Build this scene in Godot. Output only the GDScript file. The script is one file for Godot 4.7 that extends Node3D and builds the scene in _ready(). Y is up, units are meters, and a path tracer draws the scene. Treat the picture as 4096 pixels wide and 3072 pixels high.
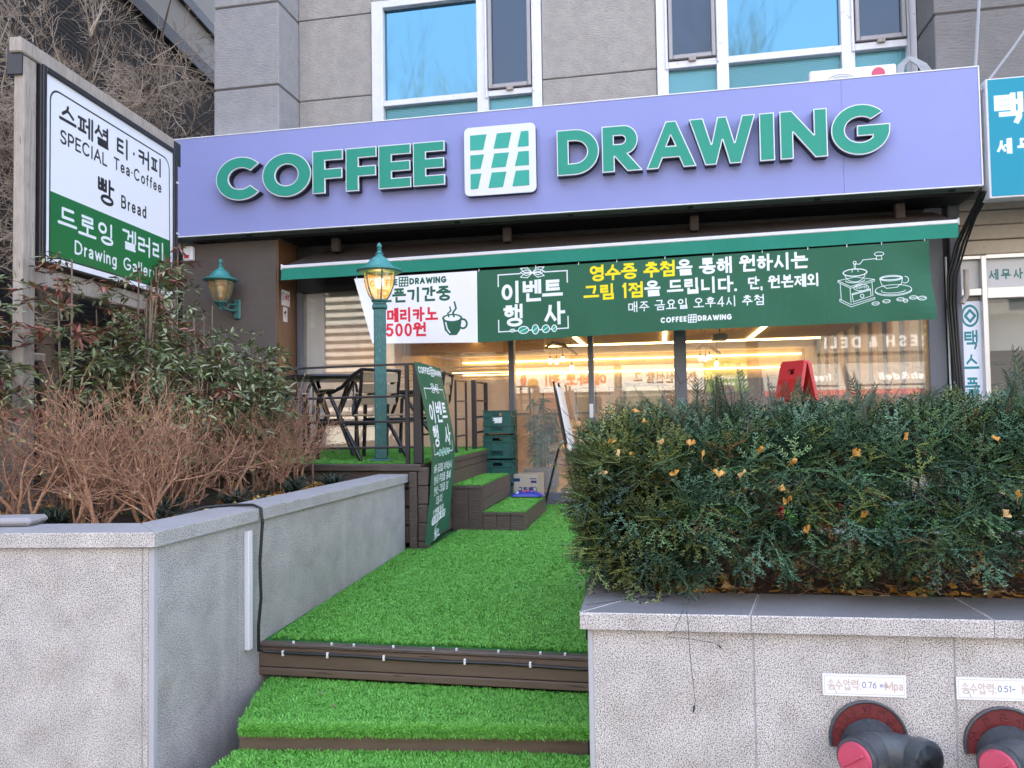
extends Node3D

const GZ := -7.6       # plane of the shop glass
const PZ := -7.15      # front of the pillars
const SZ := -6.95      # front of the fascia sign
const FLOOR := 0.09    # level of the shop floor
const DECK := 0.66     # level of the terrace deck
const STREET := -0.55

var used := {}
var M := {}

# ---------------------------------------------------------------- mesh builder
class MB:
	var v := PackedVector3Array()
	var n := PackedVector3Array()
	var uv := PackedVector2Array()
	var col := PackedColorArray()
	var xf := Transform3D()
	var tint := Color.WHITE
	var tinted := false

	func tri(a: Vector3, b: Vector3, c: Vector3, na: Vector3, nb: Vector3, nc: Vector3, ua := Vector2.ZERO, ub := Vector2.ZERO, uc := Vector2.ZERO) -> void:
		# a, b, c counter-clockwise as seen from the front; Godot wants clockwise
		v.append(xf * a); v.append(xf * c); v.append(xf * b)
		n.append((xf.basis * na).normalized()); n.append((xf.basis * nc).normalized()); n.append((xf.basis * nb).normalized())
		uv.append(ua); uv.append(uc); uv.append(ub)
		if tinted:
			for i in 3:
				col.append(tint)

	func quad(a: Vector3, b: Vector3, c: Vector3, d: Vector3, u0 := Vector2(0, 1), u1 := Vector2(1, 1), u2 := Vector2(1, 0), u3 := Vector2(0, 0)) -> void:
		var nn := (b - a).cross(c - a)
		if nn.length_squared() < 1e-16:
			nn = (c - a).cross(d - a)
		nn = nn.normalized()
		tri(a, b, c, nn, nn, nn, u0, u1, u2)
		tri(a, c, d, nn, nn, nn, u0, u2, u3)

	func quadn(a: Vector3, b: Vector3, c: Vector3, d: Vector3, hint: Vector3) -> void:
		if (b - a).cross(c - a).dot(hint) < 0.0:
			quad(d, c, b, a)
		else:
			quad(a, b, c, d)

	func box(c: Vector3, s: Vector3, ch := 0.0, bs := Basis()) -> void:
		var keep := xf
		xf = xf * Transform3D(bs, c)
		var h := s * 0.5
		ch = minf(ch, minf(h.x, minf(h.y, h.z)) * 0.9)
		for a in 3:
			var b := (a + 1) % 3
			var e := (a + 2) % 3
			for sg in [-1.0, 1.0]:
				var p := []
				for q in [[-1, -1], [1, -1], [1, 1], [-1, 1]]:
					var w := Vector3.ZERO
					w[a] = sg * h[a]
					w[b] = q[0] * (h[b] - ch)
					w[e] = q[1] * (h[e] - ch)
					p.append(w)
				var hint := Vector3.ZERO
				hint[a] = sg
				quadn(p[0], p[1], p[2], p[3], hint)
		if ch > 0.0:
			for a in 3:
				var b := (a + 1) % 3
				var e := (a + 2) % 3
				for sb in [-1.0, 1.0]:
					for se in [-1.0, 1.0]:
						var p := []
						for q in [[-1, 0], [1, 0], [1, 1], [-1, 1]]:
							var w := Vector3.ZERO
							w[a] = q[0] * (h[a] - ch)
							w[b] = sb * (h[b] if q[1] == 0 else h[b] - ch)
							w[e] = se * (h[e] - ch if q[1] == 0 else h[e])
							p.append(w)
						var hint := Vector3.ZERO
						hint[b] = sb
						hint[e] = se
						quadn(p[0], p[1], p[2], p[3], hint)
			for sx in [-1.0, 1.0]:
				for sy in [-1.0, 1.0]:
					for sz in [-1.0, 1.0]:
						var p0 := Vector3(sx * h.x, sy * (h.y - ch), sz * (h.z - ch))
						var p1 := Vector3(sx * (h.x - ch), sy * h.y, sz * (h.z - ch))
						var p2 := Vector3(sx * (h.x - ch), sy * (h.y - ch), sz * h.z)
						var nn := Vector3(sx, sy, sz).normalized()
						if (p1 - p0).cross(p2 - p0).dot(nn) < 0.0:
							tri(p0, p2, p1, nn, nn, nn)
						else:
							tri(p0, p1, p2, nn, nn, nn)
		xf = keep

	func lohi(lo: Vector3, hi: Vector3, ch := 0.0) -> void:
		box((lo + hi) * 0.5, hi - lo, ch)

	func bar(a: Vector3, b: Vector3, w: float, t: float, ch := 0.0) -> void:
		var d := b - a
		var z := d.normalized()
		var up := Vector3.UP if absf(z.y) < 0.95 else Vector3.RIGHT
		var x := up.cross(z).normalized()
		box((a + b) * 0.5, Vector3(w, t, d.length()), ch, Basis(x, z.cross(x), z))

	func tube(pts: Array, radii: Array, sides := 6, caps := true) -> void:
		var cnt := pts.size()
		var prev := Vector3.ZERO
		var rings := []
		var x := Vector3.ZERO
		for i in cnt:
			var p: Vector3 = pts[i]
			var d: Vector3
			if i == 0:
				d = pts[1] - p
			elif i == cnt - 1:
				d = p - pts[i - 1]
			else:
				d = pts[i + 1] - pts[i - 1]
			d = d.normalized()
			if i == 0:
				x = d.cross(Vector3.UP if absf(d.y) < 0.9 else Vector3.RIGHT).normalized()
			else:
				x = (x - d * x.dot(d)).normalized()
			var y := d.cross(x)
			var r: float = radii[i] if i < radii.size() else radii[radii.size() - 1]
			var ring := []
			for k in sides:
				var a := TAU * k / sides
				var o := x * cos(a) + y * sin(a)
				ring.append([p + o * r, o])
			rings.append(ring)
			prev = d
		for i in cnt - 1:
			for k in sides:
				var k2 := (k + 1) % sides
				var a = rings[i][k]
				var b = rings[i][k2]
				var c = rings[i + 1][k2]
				var d2 = rings[i + 1][k]
				var u0 := float(k) / sides
				var u1 := float(k + 1) / sides
				tri(a[0], b[0], c[0], a[1], b[1], c[1], Vector2(u0, i), Vector2(u1, i), Vector2(u1, i + 1))
				tri(a[0], c[0], d2[0], a[1], c[1], d2[1], Vector2(u0, i), Vector2(u1, i + 1), Vector2(u0, i + 1))
		if caps:
			for e in [0, cnt - 1]:
				var ctr: Vector3 = pts[e]
				var nn: Vector3 = (pts[0] - pts[1]).normalized() if e == 0 else (pts[cnt - 1] - pts[cnt - 2]).normalized()
				for k in sides:
					var a: Vector3 = rings[e][k][0]
					var b: Vector3 = rings[e][(k + 1) % sides][0]
					if (a - ctr).cross(b - ctr).dot(nn) < 0.0:
						tri(ctr, b, a, nn, nn, nn)
					else:
						tri(ctr, a, b, nn, nn, nn)

	# profile of (radius, height) from bottom to top, turned round y
	func lathe(prof: Array, segs := 20, at := Vector3.ZERO, part := 1.0, start := 0.0) -> void:
		for i in prof.size() - 1:
			var p: Vector2 = prof[i]
			var q: Vector2 = prof[i + 1]
			var t := q - p
			if t.length() < 1e-6:
				continue
			var nr := Vector2(t.y, -t.x).normalized()
			for k in segs:
				var a := start + TAU * part * k / segs
				var b := start + TAU * part * (k + 1) / segs
				var ca := Vector3(cos(a), 0, -sin(a))
				var cb := Vector3(cos(b), 0, -sin(b))
				var A := at + ca * p.x + Vector3.UP * p.y
				var B := at + cb * p.x + Vector3.UP * p.y
				var C := at + cb * q.x + Vector3.UP * q.y
				var D := at + ca * q.x + Vector3.UP * q.y
				var na := ca * nr.x + Vector3.UP * nr.y
				var nb := cb * nr.x + Vector3.UP * nr.y
				if p.x > 1e-5:
					tri(A, B, C, na, nb, nb)
				if q.x > 1e-5:
					tri(A, C, D, na, nb, na)

	func ball(c: Vector3, r: Vector3, segs := 10, rows := 6) -> void:
		var keep := xf
		xf = xf * Transform3D(Basis.from_scale(r), c)
		var prof := []
		for i in rows + 1:
			var a := -PI / 2 + PI * i / rows
			prof.append(Vector2(cos(a) if i > 0 and i < rows else 0.0, sin(a)))
		lathe(prof, segs)
		xf = keep

	# outline in xy, front at z1, back at z0; holes cut
	func prism(outer: PackedVector2Array, hole: PackedVector2Array, z0: float, z1: float, front := true, sides := true) -> void:
		var pieces := []
		if hole.size():
			var mid := 0.0
			for q in hole:
				mid += q.x / hole.size()
			for rect in [[-100.0, mid], [mid, 100.0]]:
				var half := PackedVector2Array([Vector2(rect[0], -100), Vector2(rect[1], -100), Vector2(rect[1], 100), Vector2(rect[0], 100)])
				for pc in Geometry2D.intersect_polygons(outer, half):
					for pd in Geometry2D.clip_polygons(pc, hole):
						pieces.append(pd)
		else:
			pieces.append(outer)
		if front:
			for pc in pieces:
				var ix := Geometry2D.triangulate_polygon(pc)
				for i in range(0, ix.size(), 3):
					var a: Vector2 = pc[ix[i]]
					var b: Vector2 = pc[ix[i + 1]]
					var c: Vector2 = pc[ix[i + 2]]
					if (b - a).cross(c - a) < 0.0:
						var t := b
						b = c
						c = t
					tri(Vector3(a.x, a.y, z1), Vector3(b.x, b.y, z1), Vector3(c.x, c.y, z1), Vector3.BACK, Vector3.BACK, Vector3.BACK)
		if sides:
			for loop in [[outer, 1.0], [hole, -1.0]]:
				var pl: PackedVector2Array = loop[0]
				var ccw := 0.0
				for i in pl.size():
					ccw += pl[i].cross(pl[(i + 1) % pl.size()])
				for i in pl.size():
					var a := pl[i]
					var b := pl[(i + 1) % pl.size()]
					var d := (b - a)
					var nn := Vector2(d.y, -d.x) * signf(ccw) * float(loop[1])
					quadn(Vector3(a.x, a.y, z0), Vector3(b.x, b.y, z0), Vector3(b.x, b.y, z1), Vector3(a.x, a.y, z1), Vector3(nn.x, nn.y, 0))

	func mesh() -> ArrayMesh:
		var arr := []
		arr.resize(Mesh.ARRAY_MAX)
		arr[Mesh.ARRAY_VERTEX] = v
		arr[Mesh.ARRAY_NORMAL] = n
		arr[Mesh.ARRAY_TEX_UV] = uv
		if tinted:
			arr[Mesh.ARRAY_COLOR] = col
		var m := ArrayMesh.new()
		m.add_surface_from_arrays(Mesh.PRIMITIVE_TRIANGLES, arr)
		return m

# ---------------------------------------------------------------- printing: flat lettering on an image
class Ink:
	var w: int
	var h: int
	var px := PackedByteArray()

	func _init(ww: int, hh: int, c: Color) -> void:
		w = ww
		h = hh
		px.resize(w * h * 3)
		rect(0, 0, w, h, c)

	func rect(x0: float, y0: float, x1: float, y1: float, c: Color) -> void:
		var r := int(c.r * 255)
		var g := int(c.g * 255)
		var b := int(c.b * 255)
		for y in range(maxi(0, int(y0)), mini(h, int(y1))):
			for x in range(maxi(0, int(x0)), mini(w, int(x1))):
				var i := (y * w + x) * 3
				px[i] = r
				px[i + 1] = g
				px[i + 2] = b

	func dot(i: int, a: float, c: Color) -> void:
		px[i] = int(lerpf(px[i], c.r * 255, a))
		px[i + 1] = int(lerpf(px[i + 1], c.g * 255, a))
		px[i + 2] = int(lerpf(px[i + 2], c.b * 255, a))

	func seg(a: Vector2, b: Vector2, r: float, c: Color, round_end := true) -> void:
		var x0 := maxi(0, int(minf(a.x, b.x) - r - 1))
		var x1 := mini(w - 1, int(maxf(a.x, b.x) + r + 2))
		var y0 := maxi(0, int(minf(a.y, b.y) - r - 1))
		var y1 := mini(h - 1, int(maxf(a.y, b.y) + r + 2))
		var d := b - a
		var l2 := maxf(d.length_squared(), 1e-9)
		var len := sqrt(l2)
		var ax := d / len
		for y in range(y0, y1 + 1):
			for x in range(x0, x1 + 1):
				var p := Vector2(x + 0.5, y + 0.5) - a
				var dist := 0.0
				if round_end:
					dist = (p - d * clampf(p.dot(d) / l2, 0.0, 1.0)).length()
				else:
					var al0 := p.dot(ax)
					dist = maxf(absf(p.cross(ax)), maxf(-al0, al0 - len))
				var al := r + 0.5 - dist
				if al > 0.0:
					dot((y * w + x) * 3, minf(al, 1.0), c)

	func line(pts: Array, r: float, c: Color, round_end := true) -> void:
		for i in pts.size() - 1:
			seg(pts[i], pts[i + 1], r, c, round_end)

	func oval(ctr: Vector2, rad: Vector2, r: float, c: Color, a0 := 0.0, a1 := 360.0) -> void:
		var pts := []
		var k := maxi(8, int(absf(a1 - a0) / 14.0))
		for i in k + 1:
			var a := deg_to_rad(lerpf(a0, a1, float(i) / k))
			pts.append(ctr + Vector2(cos(a), sin(a)) * rad)
		line(pts, r, c)

	func poly(pts: PackedVector2Array, c: Color) -> void:
		var y0 := h
		var y1 := 0
		for p in pts:
			y0 = mini(y0, int(p.y))
			y1 = maxi(y1, int(p.y) + 1)
		for y in range(maxi(0, y0), mini(h, y1 + 1)):
			var xs := []
			for i in pts.size():
				var a := pts[i]
				var b := pts[(i + 1) % pts.size()]
				if (a.y > y + 0.5) != (b.y > y + 0.5):
					xs.append(a.x + (y + 0.5 - a.y) * (b.x - a.x) / (b.y - a.y))
			xs.sort()
			for k in range(0, xs.size() - 1, 2):
				for x in range(maxi(0, int(round(xs[k]))), mini(w, int(round(xs[k + 1])))):
					dot((y * w + x) * 3, 1.0, c)

	func disc(ctr: Vector2, rad: Vector2, c: Color) -> void:
		var pts := PackedVector2Array()
		for i in 28:
			pts.append(ctr + Vector2(cos(TAU * i / 28), sin(TAU * i / 28)) * rad)
		poly(pts, c)

	func strokes(list: Array, o: Vector2, s: Vector2, r: float, c: Color, rnd: bool) -> void:
		for st in list:
			if st is Array and st.size() and st[0] is String:
				oval(o + Vector2(st[1], st[2]) * s, Vector2(st[3], st[4]) * s, r, c, st[5], st[6])
			else:
				var pts := []
				for k in range(0, st.size(), 2):
					pts.append(o + Vector2(st[k], st[k + 1]) * s)
				line(pts, r, c, rnd)

	func jamo(k: String, o: Vector2, s: Vector2, r: float, c: Color, rnd: bool) -> void:
		if PAIR.has(k):
			jamo(PAIR[k], o, s * Vector2(0.44, 1), r, c, rnd)
			jamo(PAIR[k], o + s * Vector2(0.56, 0), s * Vector2(0.44, 1), r, c, rnd)
		else:
			strokes(JAMO[k], o, s, r, c, rnd)

	func hangul(ch: int, o: Vector2, s: Vector2, r: float, c: Color, rnd: bool) -> void:
		var k := ch - 0xAC00
		var L: String = LEADS[k / 588]
		var V := (k % 588) / 28
		var T := k % 28
		var fin := T > 0
		var boxes := []
		var vk: String = VOWELS[V]
		if vk in "ㅗㅛㅜㅠㅡ":
			boxes = [[L, 0.18, 0.0, 0.82, 0.32], [vk, 0.0, 0.36, 1.0, 0.6]] if fin else [[L, 0.15, 0.04, 0.85, 0.5], [vk, 0.0, 0.54, 1.0, 0.97]]
		elif MIXED.has(vk):
			var m: Array = MIXED[vk]
			boxes = [[L, 0.06, 0.0, 0.52, 0.32], [m[0], 0.0, 0.36, 0.62, 0.6], [m[1], 0.68, 0.0, 0.98, 0.62]] if fin else [[L, 0.06, 0.06, 0.52, 0.5], [m[0], 0.0, 0.54, 0.62, 0.92], [m[1], 0.68, 0.0, 0.98, 1.0]]
		else:
			boxes = [[L, 0.03, 0.05, 0.52, 0.5], [vk, 0.6, 0.0, 0.99, 0.58]] if fin else [[L, 0.03, 0.14, 0.52, 0.84], [vk, 0.6, 0.0, 0.99, 1.0]]
		if fin:
			boxes.append([TAILS[T - 1], 0.2, 0.68, 0.97, 1.0])
		for b in boxes:
			jamo(b[0], o + Vector2(b[1], b[2]) * s, Vector2(b[3] - b[1], b[4] - b[2]) * s, r, c, rnd)

	# writes text with its cap height s.y and the width s.x of a Hangul cell; returns the end x
	func text(t: String, x: float, y: float, s: Vector2, wt: float, c: Color, gap := 0.16, rnd := true, slope := 0.0, wide := 1.0) -> float:
		var x0 := x
		for i in t.length():
			var ch := t.unicode_at(i)
			var o := Vector2(x, y + (x - x0) * slope)
			if ch == 32:
				x += s.x * 0.42
				continue
			if ch >= 0xAC00 and ch <= 0xD7A3:
				hangul(ch, o + Vector2(wt, wt) * 0.5, s - Vector2(wt, wt), wt, c, rnd)
				x += s.x * (1.0 + gap)
				continue
			var k := t.substr(i, 1)
			if LATIN.has(k):
				var g: Array = LATIN[k]
				var ww: float = g[0] * s.y * wide
				strokes(g[1], o + Vector2(wt, wt), Vector2(ww - 2 * wt, s.y - 2 * wt), wt, c, rnd)
				x += ww + s.x * gap
		return x

	func tex() -> ImageTexture:
		var im := Image.create_from_data(w, h, false, Image.FORMAT_RGB8, px)
		im.generate_mipmaps()
		return ImageTexture.create_from_image(im)

	const LEADS := ["ㄱ", "ㄲ", "ㄴ", "ㄷ", "ㄸ", "ㄹ", "ㅁ", "ㅂ", "ㅃ", "ㅅ", "ㅆ", "ㅇ", "ㅈ", "ㅉ", "ㅊ", "ㅋ", "ㅌ", "ㅍ", "ㅎ"]
	const VOWELS := ["ㅏ", "ㅐ", "ㅑ", "ㅒ", "ㅓ", "ㅔ", "ㅕ", "ㅖ", "ㅗ", "ㅘ", "ㅙ", "ㅚ", "ㅛ", "ㅜ", "ㅝ", "ㅞ", "ㅟ", "ㅠ", "ㅡ", "ㅢ", "ㅣ"]
	const TAILS := ["ㄱ", "ㄲ", "ㄱ", "ㄴ", "ㄴ", "ㄴ", "ㄷ", "ㄹ", "ㄹ", "ㄹ", "ㄹ", "ㄹ", "ㄹ", "ㄹ", "ㄹ", "ㅁ", "ㅂ", "ㅂ", "ㅅ", "ㅆ", "ㅇ", "ㅈ", "ㅊ", "ㅋ", "ㅌ", "ㅍ", "ㅎ"]
	const PAIR := {"ㄲ": "ㄱ", "ㄸ": "ㄷ", "ㅃ": "ㅂ", "ㅆ": "ㅅ", "ㅉ": "ㅈ"}
	const MIXED := {"ㅘ": ["ㅗ", "ㅏ"], "ㅙ": ["ㅗ", "ㅐ"], "ㅚ": ["ㅗ", "ㅣ"], "ㅝ": ["ㅜ", "ㅓ"], "ㅞ": ["ㅜ", "ㅔ"], "ㅟ": ["ㅜ", "ㅣ"], "ㅢ": ["ㅡ", "ㅣ"]}
	const JAMO := {
		"ㄱ": [[0.05, 0.08, 0.9, 0.08, 0.88, 0.5, 0.78, 0.96]],
		"ㄴ": [[0.1, 0.04, 0.1, 0.9, 0.97, 0.9]],
		"ㄷ": [[0.95, 0.08, 0.1, 0.08, 0.1, 0.92, 0.97, 0.92]],
		"ㄹ": [[0.05, 0.06, 0.92, 0.06, 0.92, 0.5, 0.08, 0.5, 0.08, 0.94, 0.97, 0.94]],
		"ㅁ": [[0.08, 0.08, 0.92, 0.08, 0.92, 0.92, 0.08, 0.92, 0.08, 0.08]],
		"ㅂ": [[0.1, 0.02, 0.1, 0.94, 0.9, 0.94, 0.9, 0.02], [0.1, 0.46, 0.9, 0.46]],
		"ㅅ": [[0.5, 0.02, 0.42, 0.45, 0.02, 0.96], [0.45, 0.4, 0.98, 0.96]],
		"ㅇ": [["o", 0.5, 0.5, 0.46, 0.46, 0, 360]],
		"ㅈ": [[0.04, 0.08, 0.96, 0.08], [0.5, 0.08, 0.44, 0.5, 0.02, 0.96], [0.46, 0.45, 0.98, 0.96]],
		"ㅊ": [[0.3, 0.0, 0.7, 0.0], [0.04, 0.28, 0.96, 0.28], [0.5, 0.28, 0.44, 0.6, 0.02, 0.98], [0.46, 0.58, 0.98, 0.98]],
		"ㅋ": [[0.05, 0.08, 0.9, 0.08, 0.88, 0.5, 0.78, 0.96], [0.06, 0.52, 0.88, 0.48]],
		"ㅌ": [[0.95, 0.06, 0.1, 0.06, 0.1, 0.94, 0.97, 0.94], [0.1, 0.5, 0.92, 0.5]],
		"ㅍ": [[0.02, 0.08, 0.98, 0.08], [0.02, 0.92, 0.98, 0.92], [0.3, 0.08, 0.3, 0.92], [0.7, 0.08, 0.7, 0.92]],
		"ㅎ": [[0.3, 0.0, 0.7, 0.0], [0.03, 0.27, 0.97, 0.27], ["o", 0.5, 0.73, 0.36, 0.25, 0, 360]],
		"ㅏ": [[0.35, 0.0, 0.35, 1.0], [0.35, 0.46, 1.0, 0.46]],
		"ㅐ": [[0.2, 0.02, 0.2, 0.98], [0.9, 0.0, 0.9, 1.0], [0.2, 0.46, 0.9, 0.46]],
		"ㅑ": [[0.35, 0.0, 0.35, 1.0], [0.35, 0.34, 1.0, 0.34], [0.35, 0.62, 1.0, 0.62]],
		"ㅒ": [[0.2, 0.02, 0.2, 0.98], [0.9, 0.0, 0.9, 1.0], [0.2, 0.34, 0.9, 0.34], [0.2, 0.62, 0.9, 0.62]],
		"ㅓ": [[0.8, 0.0, 0.8, 1.0], [0.05, 0.46, 0.8, 0.46]],
		"ㅔ": [[0.42, 0.02, 0.42, 0.98], [0.95, 0.0, 0.95, 1.0], [-0.1, 0.46, 0.42, 0.46]],
		"ㅕ": [[0.8, 0.0, 0.8, 1.0], [0.05, 0.3, 0.8, 0.3], [0.05, 0.62, 0.8, 0.62]],
		"ㅖ": [[0.42, 0.02, 0.42, 0.98], [0.95, 0.0, 0.95, 1.0], [-0.1, 0.3, 0.42, 0.3], [-0.1, 0.62, 0.42, 0.62]],
		"ㅗ": [[0.0, 0.85, 1.0, 0.85], [0.5, 0.1, 0.5, 0.85]],
		"ㅛ": [[0.0, 0.85, 1.0, 0.85], [0.33, 0.1, 0.33, 0.85], [0.67, 0.1, 0.67, 0.85]],
		"ㅜ": [[0.0, 0.2, 1.0, 0.2], [0.5, 0.2, 0.5, 1.0]],
		"ㅠ": [[0.0, 0.2, 1.0, 0.2], [0.33, 0.2, 0.33, 1.0], [0.67, 0.2, 0.67, 1.0]],
		"ㅡ": [[0.0, 0.5, 1.0, 0.5]],
		"ㅣ": [[0.65, 0.0, 0.65, 1.0]],
	}
	const LATIN := {
		"A": [0.8, [[0, 1, 0.5, 0, 1, 1], [0.18, 0.66, 0.82, 0.66]]],
		"B": [0.62, [[0, 0, 0, 1, 0.6, 1, 0.92, 0.9, 1, 0.74, 0.9, 0.56, 0.55, 0.48, 0, 0.48], [0.55, 0.48, 0.85, 0.4, 0.92, 0.24, 0.82, 0.08, 0.55, 0, 0, 0]]],
		"C": [0.8, [["o", 0.52, 0.5, 0.52, 0.5, 45, 315]]],
		"D": [0.76, [[0, 0, 0, 1, 0.45, 1, 0.85, 0.85, 1, 0.5, 0.85, 0.15, 0.45, 0, 0, 0]]],
		"E": [0.56, [[1, 0, 0, 0, 0, 1, 1, 1], [0, 0.48, 0.88, 0.48]]],
		"F": [0.54, [[1, 0, 0, 0, 0, 1], [0, 0.48, 0.88, 0.48]]],
		"G": [0.84, [["o", 0.52, 0.5, 0.52, 0.5, 20, 312], [0.55, 0.56, 1.0, 0.56, 1.0, 0.72]]],
		"H": [0.72, [[0, 0, 0, 1], [1, 0, 1, 1], [0, 0.48, 1, 0.48]]],
		"I": [0.16, [[0.5, 0, 0.5, 1]]],
		"L": [0.54, [[0, 0, 0, 1, 1, 1]]],
		"M": [0.9, [[0, 1, 0, 0, 0.5, 0.8, 1, 0, 1, 1]]],
		"O": [0.9, [["o", 0.5, 0.5, 0.5, 0.5, 0, 360]]],
		"N": [0.76, [[0, 1, 0, 0, 1, 1, 1, 0]]],
		"P": [0.6, [[0, 1, 0, 0, 0.6, 0, 0.95, 0.12, 1, 0.28, 0.9, 0.48, 0.6, 0.56, 0, 0.56]]],
		"R": [0.64, [[0, 1, 0, 0, 0.6, 0, 0.95, 0.12, 1, 0.28, 0.9, 0.46, 0.6, 0.54, 0, 0.54], [0.5, 0.54, 1, 1]]],
		"S": [0.6, [[0.95, 0.14, 0.75, 0.02, 0.4, 0, 0.1, 0.1, 0.02, 0.26, 0.2, 0.42, 0.75, 0.56, 0.98, 0.74, 0.88, 0.92, 0.55, 1, 0.2, 0.97, 0, 0.84]]],
		"T": [0.66, [[0, 0, 1, 0], [0.5, 0, 0.5, 1]]],
		"W": [1.1, [[0, 0, 0.25, 1, 0.5, 0.1, 0.75, 1, 1, 0]]],
		"a": [0.5, [[0.08, 0.4, 0.5, 0.32, 0.92, 0.42, 0.95, 1.0], [0.92, 0.62, 0.4, 0.62, 0.04, 0.76, 0.12, 0.95, 0.5, 1.0, 0.92, 0.84]]],
		"d": [0.54, [[0.95, 0, 0.95, 1], ["o", 0.48, 0.67, 0.46, 0.33, 0, 360]]],
		"e": [0.52, [[0.04, 0.66, 0.96, 0.66, 0.86, 0.42, 0.5, 0.33, 0.14, 0.42, 0.02, 0.66, 0.14, 0.92, 0.5, 1.0, 0.92, 0.9]]],
		"f": [0.34, [[1.0, 0.03, 0.65, 0.02, 0.45, 0.15, 0.45, 1.0], [0.0, 0.36, 0.95, 0.36]]],
		"g": [0.54, [["o", 0.48, 0.66, 0.46, 0.32, 0, 360], [0.95, 0.34, 0.95, 1.12, 0.7, 1.3, 0.1, 1.26]]],
		"h": [0.5, [[0, 0, 0, 1], [0, 0.52, 0.4, 0.34, 0.9, 0.4, 0.95, 1]]],
		"i": [0.14, [[0.5, 0.34, 0.5, 1.0], [0.5, 0.06, 0.5, 0.1]]],
		"l": [0.14, [[0.5, 0.0, 0.5, 1.0]]],
		"n": [0.5, [[0, 0.34, 0, 1], [0, 0.52, 0.4, 0.34, 0.9, 0.42, 0.95, 1]]],
		"o": [0.54, [["o", 0.5, 0.67, 0.48, 0.33, 0, 360]]],
		"p": [0.54, [[0.04, 0.34, 0.04, 1.3], ["o", 0.5, 0.67, 0.46, 0.33, 0, 360]]],
		"r": [0.32, [[0.1, 0.34, 0.1, 1], [0.1, 0.58, 0.45, 0.36, 1, 0.36]]],
		"s": [0.46, [[0.95, 0.42, 0.5, 0.33, 0.1, 0.42, 0.15, 0.6, 0.85, 0.72, 0.95, 0.88, 0.5, 1.0, 0.03, 0.9]]],
		"w": [0.78, [[0, 0.34, 0.25, 1, 0.5, 0.4, 0.75, 1, 1, 0.34]]],
		"y": [0.5, [[0, 0.34, 0.5, 0.98], [1, 0.34, 0.3, 1.3]]],
		"0": [0.6, [["o", 0.5, 0.5, 0.48, 0.5, 0, 360]]],
		"1": [0.34, [[0.1, 0.15, 0.7, 0.0, 0.7, 1.0]]],
		"2": [0.58, [[0.05, 0.22, 0.3, 0.02, 0.75, 0.02, 0.97, 0.25, 0.7, 0.55, 0.0, 1.0, 1.0, 1.0]]],
		"4": [0.64, [[0.75, 1, 0.75, 0, 0, 0.72, 1, 0.72]]],
		"5": [0.58, [[0.9, 0, 0.15, 0, 0.08, 0.45, 0.5, 0.36, 0.9, 0.5, 0.97, 0.74, 0.7, 0.97, 0.3, 1.0, 0.02, 0.88]]],
		"6": [0.58, [[0.8, 0, 0.3, 0.3, 0.05, 0.7], ["o", 0.5, 0.7, 0.46, 0.3, 0, 360]]],
		"7": [0.56, [[0, 0, 1, 0, 0.35, 1]]],
		".": [0.12, [[0.5, 0.98, 0.5, 1.0]]],
		",": [0.14, [[0.6, 0.95, 0.3, 1.15]]],
		":": [0.14, [[0.5, 0.4, 0.5, 0.42], [0.5, 0.9, 0.5, 0.92]]],
		"·": [0.2, [[0.5, 0.55, 0.5, 0.57]]],
		"-": [0.4, [[0.1, 0.55, 0.9, 0.55]]],
		"~": [0.5, [[0, 0.6, 0.25, 0.48, 0.7, 0.62, 1, 0.5]]],
		"!": [0.16, [[0.5, 0.0, 0.5, 0.7], [0.5, 0.98, 0.5, 1.0]]],
		"&": [0.7, [[1, 1, 0.25, 0.3, 0.3, 0.05, 0.6, 0.02, 0.7, 0.22, 0.1, 0.65, 0.1, 0.9, 0.45, 1, 0.95, 0.6]]],
	}

# ---------------------------------------------------------------- naming
func numbered(called: String) -> String:
	var k: int = used.get(called, 0)
	used[called] = k + 1
	return called if k == 0 else "%s_%03d" % [called, k]

func thing(called: String, label: String, category: String, at := Vector3.ZERO, turn := 0.0, group := "") -> Node3D:
	var o := Node3D.new()
	o.name = numbered(called)
	add_child(o)
	o.position = at
	o.rotation.y = turn
	o.set_meta("label", label)
	o.set_meta("category", category)
	if group:
		o.set_meta("group", group)
	return o

func part(parent: Node, called: String, shape, m: Material, at := Vector3.ZERO, label := "") -> MeshInstance3D:
	var o := MeshInstance3D.new()
	o.name = numbered(called) if parent == self else called
	o.mesh = shape.mesh() if shape is MB else shape
	o.material_override = m
	parent.add_child(o, true)
	o.position = at
	if label:
		o.set_meta("label", label)
	return o

func single(called: String, shape, m: Material, label: String, category: String, at := Vector3.ZERO, group := "") -> MeshInstance3D:
	var o := part(self, called, shape, m, at, label)
	o.set_meta("category", category)
	if group:
		o.set_meta("group", group)
	return o

func struct(called: String, shape, m: Material) -> MeshInstance3D:
	var o := part(self, called, shape, m)
	o.set_meta("kind", "structure")
	return o

func copy(src: Node3D, at: Vector3, turn: float, label := "") -> Node3D:
	var c: Node3D = src.duplicate()
	var base := String(src.name)
	if base.length() > 4 and base.substr(base.length() - 3).is_valid_int():
		base = base.substr(0, base.length() - 4)
	c.name = numbered(base)
	add_child(c)
	c.position = at
	c.rotation.y = turn
	if label:
		c.set_meta("label", label)
	return c

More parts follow.
